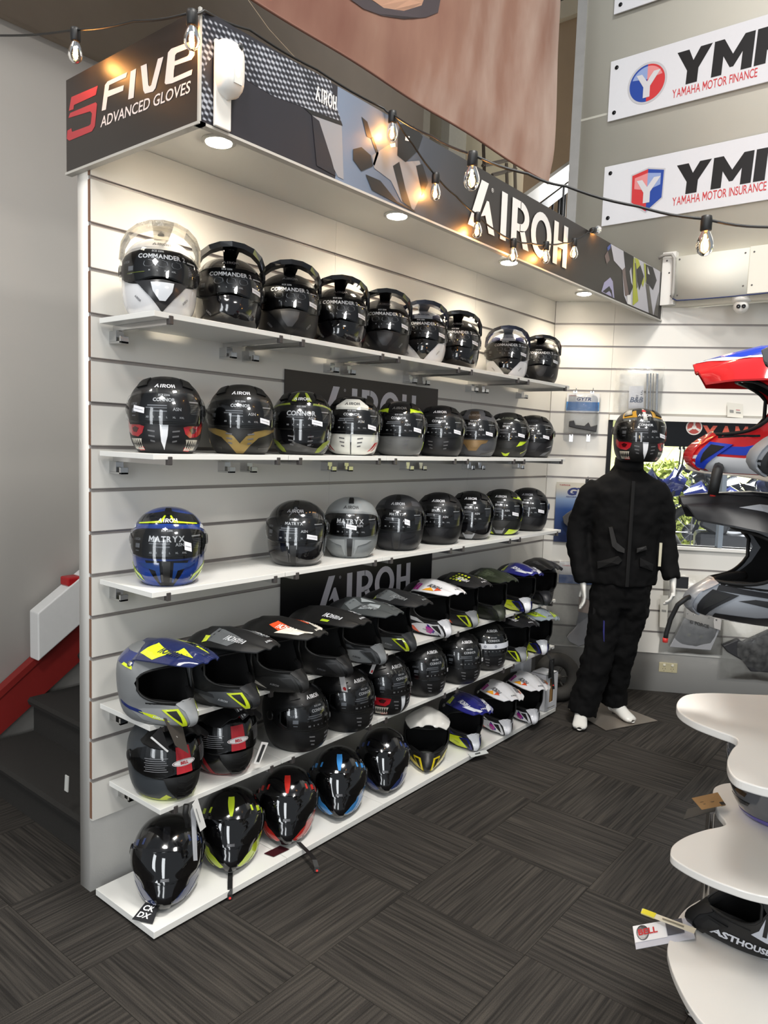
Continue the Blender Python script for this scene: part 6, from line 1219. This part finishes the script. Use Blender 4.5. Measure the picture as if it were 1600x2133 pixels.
mb = MB(); mb.add(bp_c+[p+np.array([0, 0, .004]) for p in bp_c], [(3, 2, 1, 0), (4, 5, 6, 7), (0, 1, 5, 4), (1, 2, 6, 5), (2, 3, 7, 6), (3, 0, 4, 7)]); inv = Matrix.Rotation(-MH, 4, 'Z') @ Matrix.Translation(-Vector(mn.location)); mb.V = [tuple(inv @ Vector(v)) for v in mb.V]
mb.obj('base_plate', mat('steel_base', '#a39a90', .3, metal=.7, noise=.05), mn)
MB().tube([(-.10, .02, .006), (-.10, .01, .12)], .012, 10).obj('support_rod', CHROME, mn, True)
MSK = SK+[('#a8802c', [(20, 214), (60, 206), (72, 232), (30, 246)]), ('#5d605f', [(20, 190), (52, 188), (58, 204), (24, 210)]), ('#b9bab4', [(-5, 192), (5, 192), (5, 256), (-5, 256)], False), ('#b3262c', [(-9, 240), (9, 240), (5, 250), (-5, 250)], False, .0016)]
mh = road_helmet('black road helmet with skull graphics worn by the mannequin', (MPX+.055, MPY-.02, 1.615), MH+RD(4), 'CONNOR', T('#171718'), g=MSK, stk=(38, 124)); mh.scale = (1.16, 1.16, 1.2)
# ================================================================== TIERED DISPLAY STAND
ds = thing('display_stand', 'white tiered helmet stand with wavy round-lobed shelves', 'display stand', (2.35, .55, 0))
DSW = mat('white_gloss_laminate', '#e3e0db', .22, noise=.015, nscale=4)
def smooth_closed(pts, n=6):
    P_ = [np.asarray(p[:2]) for p in pts]; out = []; k = len(P_)
    for i in range(k):
        a, b, c, d = P_[i-1], P_[i], P_[(i+1) % k], P_[(i+2) % k]
        for t in np.linspace(0, 1, n, endpoint=False): out.append(.5*((2*b)+(c-a)*t+(2*a-5*b+4*c-d)*t*t+(3*b-a-3*c+d)*t**3))
    return out
def tier(z, px, close, th=.020, zoff=0):
    pl = [onz(x, y, z)[:2] for x, y in px]+[np.array(c) for c in close]; pl = smooth_closed(pl)
    mb = MB(); mb.prism([tuple(p-np.array([2.35, .55])) for p in pl], (0, 0, z-th), (1, 0, 0), (0, 1, 0), (0, 0, th)); mb.obj('tier', DSW, ds, bevel=.003)
ZT = [1.635, 1.315, 1.0, .68, .36]
far = lambda z: [(2.72, .22), (2.95, .55), (2.75, .95)]
tier(ZT[2], [(1930, 1540), (1800, 1476), (1660, 1452), (1540, 1445), (1475, 1443), (1430, 1447), (1411, 1462), (1414, 1481), (1445, 1502), (1495, 1522), (1528, 1534), (1537, 1546), (1524, 1562), (1515, 1585), (1524, 1612), (1555, 1630), (1640, 1648), (1800, 1650), (1920, 1610)], [])
tier(ZT[3], [(1960, 1750), (1800, 1665), (1620, 1634), (1530, 1630), (1495, 1636), (1485, 1650), (1492, 1685), (1509, 1708), (1508, 1719), (1469, 1728), (1431, 1741), (1405, 1757), (1397, 1772), (1403, 1788), (1447, 1815), (1512, 1843), (1600, 1868), (1760, 1885), (1930, 1840)], [])
tier(ZT[4], [(1900, 1960), (1760, 1870), (1600, 1850), (1500, 1860), (1450, 1878), (1415, 1908), (1392, 1965), (1394, 2000), (1410, 2045), (1440, 2100), (1475, 2140), (1580, 2220), (1760, 2220), (1900, 2110)], [])
tier(ZT[1], [(1600, 1257), (1520, 1245), (1450, 1238), (1424, 1240), (1430, 1250), (1470, 1264), (1530, 1274), (1600, 1282)], [(2.7, .30), (2.95, .6), (2.75, .98)], .022)
tier(ZT[0], [(1600, 968), (1500, 966), (1436, 964), (1434, 967), (1470, 972), (1540, 977), (1600, 985)], [(2.25, .0), (2.6, .05), (2.95, .5), (2.75, .98)], .022)
for x, y in ((2.235, .60), (2.245, .80)): MB().lathe([(.019, .0), (.019, 1.62)], 16, (x-2.35, y-.55, 0)).obj('post', CHROME, ds, True)
pp = onz(1480, 1725, .3); pp = atd(1480, 1705, 2.55); MB().lathe([(.03, 0), (.03, .008), (.012, .012), (.012, pp[2]+.02), (.018, pp[2]+.03), (.008, pp[2]+.06)], 14, (pp[0]-2.35, pp[1]-.55, 0)).obj('chrome_stem', CHROME, ds, True)
MB().lathe([(.22, 0), (.22, .04), (.20, .05)], 40, (2.27-2.35, .70-.55, 0)).obj('plinth', DSW, ds, True)
# helmets on the stand
def onstand(px, py, zz, head, reach, zt):
    c = onz(px, py, zz) if zz else None; return c
RPK = dict(x0=-.06, x1=.205, notch=.03, hw=[.09, .118, .122, .10, .05], z=[.258, .278, .275, .258, .238], drop=[.065, .085, .045])
hr = RD(-164); cx_, cy_ = 2.075, .43
rh = mx_helmet('red, blue and white motocross helmet on the topmost tier of the stand', (cx_, cy_, ZT[0]), hr, G('#c81e22'), G('#c81e22'), None, G('#c81e22'), G('#1c3ab0'),
    [('#e8e6ea', [(0, 4), (80, 2), (82, 26), (52, 60), (12, 98), (0, 98)], True), ('#1c3ab0', [(0, 3), (72, 1), (75, 24), (46, 56), (8, 92), (0, 92)], True)], g=[('#1c3ab0', [(8, 42), (40, 40), (70, 52), (100, 70), (104, 84), (70, 72), (40, 58), (12, 58)], True, .0012), ('#dcdcde', [(0, 2), (110, 2), (118, 40), (106, 66), (70, 46), (40, 34), (0, 38)], True, .0010), ('#c9c9cc', [(100, 70), (150, 74), (160, 130), (120, 120), (104, 92)], True, .0012)], pr=RPK, word=None, chin_word=None)
mb = MB(); s_ = KIND['mx'][0]; patch(mb, s_, [(-70, 122), (-82, 120), (-88, 126), (-80, 128), (-92, 130), (-78, 127)], .0014, 0, 0); mb.obj('logo', P('#e6d6d8'), rh)
mb = MB()
for i in range(4):
    for j in range(3): ppatch(mb, [(-(58+i*9)+3*(j % 2), 55+j*7), (-(63+i*9)+3*(j % 2), 58+j*7), (-(58+i*9)+3*(j % 2), 61+j*7), (-(54+i*9)+3*(j % 2), 58+j*7)], .0012, 0, RPK)
mb.obj('peak_vent', P('#4a0d10'), rh)
def lstrap(root, pts, r0=.007):
    """pts in world"""
    bpy.context.view_layer.update(); inv_ = root.matrix_world.inverted(); q = [tuple(inv_ @ Vector(p)) for p in pts]; o = MB().tube(q, r0, 8).obj('chin_strap', RUB, root, True); MB().lathe([(.006, -.004), (.006, .006), (0, .008)], 10, q[-1], 0, (0, 0, 1)).obj('snap', P('#c8322c'), o, True)
lstrap(rh, [ony(1498, 970, .36), ony(1494, 985, .30), ony(1490, 1005, .30), ony(1485, 1030, .30)], .011)
hs = RD(-150)
sh_ = mx_helmet('silver and black motocross helmet on the second tier of the stand', (2.085, .445, ZT[1]), hs, mat('silver_paint', '#a9acb2', .28, metal=.5, coat=.4), T('#232325'), None, mat('silver_paint', '#a9acb2', .28, metal=.5, coat=.4), T('#1c1c1e'),
    [('#a9acb2', [(46, 10), (60, 10), (70, 40), (62, 66), (50, 50)], True), ('#3a3a3d', [(0, 6), (30, 6), (24, 60), (4, 96), (0, 96)], True)], g=[(T('#1d1d1f'), [(10, 6), (40, 2), (110, 2), (124, 40), (80, 30), (44, 18), (14, 16)], True, .0014), (T('#2a2a2c'), [(14, 66), (60, 64), (120, 70), (120, 80), (60, 76), (14, 78)], True, .0014), (T('#232325'), [(30, 50), (56, 44), (84, 46), (88, 58), (44, 58)], True, .0016), ('#2a7ab8', [(64, 204), (74, 203), (76, 214), (68, 216)], True, .0014), ('#e2e4e8', [(44, 204), (58, 202), (54, 216)], True, .0014)], pr=dict(RPK, x1=.235, z=[.256, .278, .282, .276, .266]), word=None, chin_word=None)
mb = MB(); mb.lathe([(.009, 0), (.009, .003), (.006, .003), (.006, .0015), (0, .0015)], 18, s_.pz(-64, 71, .002), 0, s_.pz(-64, 71, .02)-s_.pz(-64, 71, .002)); mb.lathe([(.009, 0), (.009, .003), (.006, .003), (.006, .0015), (0, .0015)], 18, s_.pz(64, 71, .002), 0, s_.pz(64, 71, .02)-s_.pz(64, 71, .002)); mb.obj('ring_stud', CHROME, sh_, True)
lstrap(sh_, [ony(1445, 1240, .36), ony(1430, 1246, .32), ony(1412, 1260, .32), ony(1397, 1290, .32), ony(1388, 1320, .32), ony(1386, 1334, .32)], .0055)
gz = atd(1577, 742, 1.62)
gh = mx_helmet('dark grey motocross helmet with a broad angular peak behind the red one', (2.27, .16, ZT[0]), RD(-170), T('#8d9095'), T('#45484b'), None, T('#9a9da2'), T('#2c2e30'), [], g=[(T('#17181a'), [(0, 2), (120, 2), (126, 44), (70, 36), (30, 30), (0, 34)], True, .0012)], pr=dict(RPK, x1=.20, z=[.262, .285, .285, .262, .232], drop=[.065, .10, .07]), word=None, chin_word=None)
cbk = onz(1612, 1690, ZT[3])
ph = road_helmet('glossy grey and purple helmet on the fourth tier of the stand', (2.035, .89, ZT[3]), RD(-20), 'SPARK 2', G('#54565a'), g=[('#4a3f9a', [(-180, 2), (-60, 2), (-60, 20), (-110, 16), (-180, 12)], False), ('#17181a', [(-150, 30), (-100, 44), (-96, 56), (-140, 50)], False), ('#17181a', [(-130, 70), (-104, 66), (-100, 80), (-126, 86)], False), ('#8f9196', [(-170, 60), (-150, 64), (-150, 90), (-168, 90)], False)], stk=None)
fh_c = onz(1433, 1915, ZT[4]+.05); hf = RD(-156)
fh = mx_helmet('matte black motocross helmet with pale striped cheek and lettering on the lowest tier', (2.05, .80, ZT[4]), hf, T('#1a1a1b'), mat('pale_blue_grey', '#b9bcc6', .4), None, T('#1a1a1b'), T('#101011'), [], g=[], pr=dict(RPK, x1=.215, z=[.256, .276, .278, .268, .25]), word=None, chin_word=None)
gl = [(T('#c3c6cf'), [(56, 70), (74, 62), (108, 60), (116, 88), (104, 140), (80, 172), (72, 130), (66, 92)], True, .0012)]+[(T('#1a1a1b'), [(70+i*9, 78), (75+i*9, 78), (77+i*8, 140-i*6), (73+i*8, 143-i*6)], True, .002) for i in range(4)]+[(T('#c3c6cf'), [(70, 6), (110, 10), (140, 22), (140, 28), (108, 18), (80, 14)], True, .0012)]
gfx(fh, s_, gl); mb = MB()
for sg in (-1, 1): stext(mb, s_, 'FASTHOUSE', 46*sg, 36, 19, .002, bold=.04, shear=.2)
mb.obj('cheek_lettering', P('#d0d2d8'), fh)
# tags on the stand
a4 = ZT[3]+.10
hangtag('kraft paper swing tag hanging off the fourth tier of the stand', [onz(1462, 1687, .695), onz(1512, 1677, .70), onz(1495, 1651, .715), onz(1441, 1663, .705)], mat('kraft_card', '#9a774c', .7, noise=.08), [('#2b2724', 'bar', (.82, 0, 1, 1)), ('#4a3c28', 'oval', (.6, .55, .13, .22)), ('#9a774c', 'oval', (.6, .55, .10, .17)), ('#5f4c30', 'bar', (.2, .3, .42, .36)), ('#5f4c30', 'bar', (.15, .5, .4, .55))])
hangtag('black card tag hanging under the kraft tag', [onz(1424, 1708, .66), onz(1490, 1690, .683), onz(1493, 1672, .685), onz(1432, 1686, .665)], P('#1a1a1c'))
hangtag('clear pouch with white card and red oval logo on the lowest tier', [onz(1325, 1978, .345), onz(1448, 1955, .366), onz(1437, 1912, .380), onz(1318, 1930, .36)], P('#c3c3cc'), [('#e9e8ea', 'bar', (0, .25, .55, .98)), ('#54545c', 'bar', (.56, .3, .85, .95)), ('#222226', 'oval', (.15, .62, .105, .33)), ('#ece9ea', 'oval', (.15, .62, .095, .30)), ('#c22a30', 'text', 'BELL', (.075, .52, .26))])
hangtag('yellow-ended paper strip lying over the clear pouch', [onz(1446, 1945, .40), onz(1451, 1935, .405), onz(1338, 1893, .385), onz(1335, 1903, .38)], P('#cfc8b4'), [('#dccf1e', 'bar', (0, .74, 1, 1)), ('#77705f', 'bar', (.3, .2, .6, .6))])
# ================================================================== YARD BEYOND THE WINDOW
yd = struct('floor_yard', MB().box((-6, 5.6, -.06), (14, 26, -.01)).mesh('floor_yard', mat('pale_concrete', '#b9b7b0', .8, noise=.1, nscale=3)), 'pale concrete yard beyond the display window')
sf = MB().box((-.2, 4.3, -.05), (5.2, 5.6, -.004)); 
rng2 = np.random.default_rng(3)
gy = MB(); gx = np.linspace(-6, 14, 60); gyv = np.linspace(12.5, 20, 14); A = []
for j, y in enumerate(gyv): A.append([(x, y+rng2.normal(0, .05), .0+2.9*((j/13)**.7)+rng2.normal(0, .05)) for x in gx])
gy.grid(np.array(A)); bank = gy.obj('grass_bank', mat('sunlit_grass', '#b9b878', .9, noise=.45, nscale=8, bump=.5, bscale=60), None, True); tag(bank, 'sunlit grass bank at the far side of the yard', 'grass', kind='stuff')
def hedge(x, y, w, h, label):
    V = []; F = []; n = 5200
    c = rng2.normal(0, 1, (n, 3)); c /= np.linalg.norm(c, axis=1)[:, None]; c *= (.75+.3*rng2.random((n, 1))); c = c*np.array([w/2, .5, h/2])+np.array([0, 0, h/2])
    d = rng2.normal(0, 1, (n, 3)); d /= np.linalg.norm(d, axis=1)[:, None]; e = np.cross(d, rng2.normal(0, 1, (n, 3))); e /= np.linalg.norm(e, axis=1)[:, None]
    for i in range(n): k = len(V); V += [c[i]-d[i]*.07, c[i]+e[i]*.03, c[i]+d[i]*.07, c[i]-e[i]*.03]; F.append((k, k+1, k+2, k+3))
    r = thing('hedge_bush', label, 'bush', (x, y, 0)); o = MB().add(V, F).obj('leaves', mat('hedge_leaf', '#98a24e', .6, noise=.4, nscale=3), r); o['kind'] = 'stuff'; MB().tube([(0, 0, 0), (0, 0, h*.6)], .06, 6).obj('stem', mat('bark', '#4a3d30', .9), r, True)
hedge(-1.9, 11.6, 1.6, 1.5, 'yellow-green hedge bush seen through the display window'); hedge(-.2, 12.0, 1.2, 1.2, 'smaller green bush near the white yard wall')
def moto(label, loc_, head, col, grp='motorcycles parked beyond the window'):
    r = thing('motorcycle', label, 'motorcycle', loc_, head, grp); PT = G(col); DK = mat('engine_grey', '#3a3b3e', .4, metal=.6, noise=.2)
    for x, w in ((.68, .05), (-.66, .075)):
        t = MB().lathe([(.285+.045*math.cos(a)*1.0, w*math.sin(a)) for a in np.linspace(0, 2*math.pi, 13)], 30, (x, 0, .325), 0, (0, 1, 0), caps=False).obj('tyre', mat('tyre_rubber', '#3a3835', .8), r, True); MB().lathe([(.235, -.03), (.25, -.03), (.25, .03), (.235, .03), (.235, -.03)], 30, (x, 0, .325), 0, (0, 1, 0), caps=False).obj('rim', DK, t, True)
        MB().lathe([(.10, -.035), (.10, -.031), (.03, -.031), (.03, .04), (0, .04)], 20, (x, 0, .325), 0, (0, 1, 0)).obj('hub', CHROME, t, True)
        for k in range(8): MB().tube([(x, 0, .325), (x+.24*math.cos(k*math.pi/4), 0, .325+.24*math.sin(k*math.pi/4))], .006, 5).obj('spoke', CHROME, t)
    for sg in (-1, 1): MB().tube([(.68, sg*.09, .325), (.52, sg*.09, .80), (.44, sg*.09, 1.02)], [.026, .028, .022], 8).obj('fork_leg', DK, r, True)
    MB().tube([(.40, -.40, 1.10), (.42, -.25, 1.13), (.45, -.08, 1.05), (.45, .08, 1.05), (.42, .25, 1.13), (.40, .40, 1.10)], .013, 8).obj('handlebar', DK, r, True)
    for sg in (-1, 1):
        MB().tube([(.40, sg*.36, 1.10), (.39, sg*.47, 1.095)], .019, 8).obj('grip', RUB, r, True); MB().tube([(.43, sg*.28, 1.13), (.42, sg*.33, 1.28)], .006, 6).obj('mirror_stem', DK, r, True); MB().lathe([(.05, 0), (.045, .015), (0, .018)], 14, (.42, sg*.34, 1.31), 0, (1, 0, .1)).obj('mirror', DK, r, True)
    mb = MB(); limb(mb, [((.38, 0, .86), .10, .06), ((.25, 0, .90), .17, .11), ((.05, 0, .88), .16, .10), ((-.12, 0, .82), .09, .06)], 16); mb.obj('tank', PT, r, True)
    mb = MB(); limb(mb, [((-.08, 0, .83), .10, .05), ((-.30, 0, .82), .14, .06), ((-.55, 0, .86), .12, .05), ((-.78, 0, .92), .07, .03)], 14); mb.obj('seat', RUB, r, True)
    mb = MB(); limb(mb, [((.70, 0, .92), .07, .07), ((.62, 0, .98), .13, .13), ((.50, 0, .98), .15, .14), ((.40, 0, .94), .10, .08)], 14); mb.obj('front_cowl', PT, r, True)
    MB().lathe([(.07, 0), (.06, .03), (0, .04)], 18, (.71, 0, .93), 0, (1, 0, -.1)).obj('headlight', clear('window_glass'), r, True)
    mb = MB(); mb.add([(.62, -.12, 1.06), (.62, .12, 1.06), (.48, .11, 1.30), (.48, -.11, 1.30)], [(0, 1, 2, 3)]); mb.obj('screen', clear('smoke_screen', (.6, .62, .66), .05), r)
    mb = MB(); A = [[(.68+.36*math.cos(a), y, .325+.36*math.sin(a)) for y in (-.06, 0, .06)] for a in np.linspace(.3, 2.3, 9)]; mb.grid(np.array(A)); mb.obj('front_mudguard', PT, r, True)
    MB().box((-.22, -.16, .32), (.28, .16, .58)).obj('engine', DK, r, bevel=.04); MB().obox((.12, 0, .68), (.10, 0, .05), (0, .11, 0), (-.04, 0, .10)).obj('cylinder', DK, r, bevel=.02)
    MB().tube([(.25, .12, .55), (.30, .14, .30), (.0, .16, .24), (-.35, .18, .34), (-.72, .20, .48)], [.02, .025, .03, .05, .055], 10).obj('exhaust', CHROME, r, True); MB().tube([(-.66, 0, .325), (-.2, .0, .45), (-.05, 0, .70), (.42, 0, .95)], .035, 6).obj('frame', DK, r, True); MB().tube([(-.1, -.12, .3), (-.16, -.26, .02)], .012, 6).obj('side_stand', DK, r, True)
pfm = MB().box((-.6, 4.75, -.01), (4.2, 9.2, .42)); pfm = MB().box((-.4, 4.85, -.01), (3.6, 8.9, .42)); tag(pfm.obj('display_platform', mat('grey_platform', '#5a5b5e', .6, noise=.1), None), 'grey platform carrying the motorcycles beyond the window', 'platform')
moto('blue sports motorcycle parked closest behind the window', (.75, 5.35, .436), RD(200), '#1c2a7a'); moto('dark blue touring motorcycle parked behind the first one', (1.35, 6.6, .436), RD(170), '#232c55'); moto('black motorcycle parked farther back in the yard', (.35, 7.9, .436), RD(215), '#17181b'); moto('grey motorcycle under the red steel frame', (2.3, 7.6, .436), RD(190), '#5a5d62')
rf = thing('steel_gantry', 'red steel post with diagonal brace beyond the window', 'post', (1.85, 6.0, .42)); REDS = mat('red_steel', '#8e2c33', .5, noise=.08)
MB().box((-.06, -.06, 0), (.06, .06, 1.9)).obj('post', REDS, rf); MB().obox((-.36, 0, 1.30), (.42, 0, .27), (0, .035, 0), (-.02, 0, .035)).obj('brace', REDS, rf); MB().box((-.7, -.05, .0), (-.62, .05, 1.05)).obj('leg', REDS, rf)
yw = MB().box((.6, 12.15, -.01), (6, 12.3, 1.75)); tag(yw.obj('yard_wall', mat('white_yard_wall', '#e6e4de', .7, noise=.03), None), 'low white wall across the yard', 'wall')
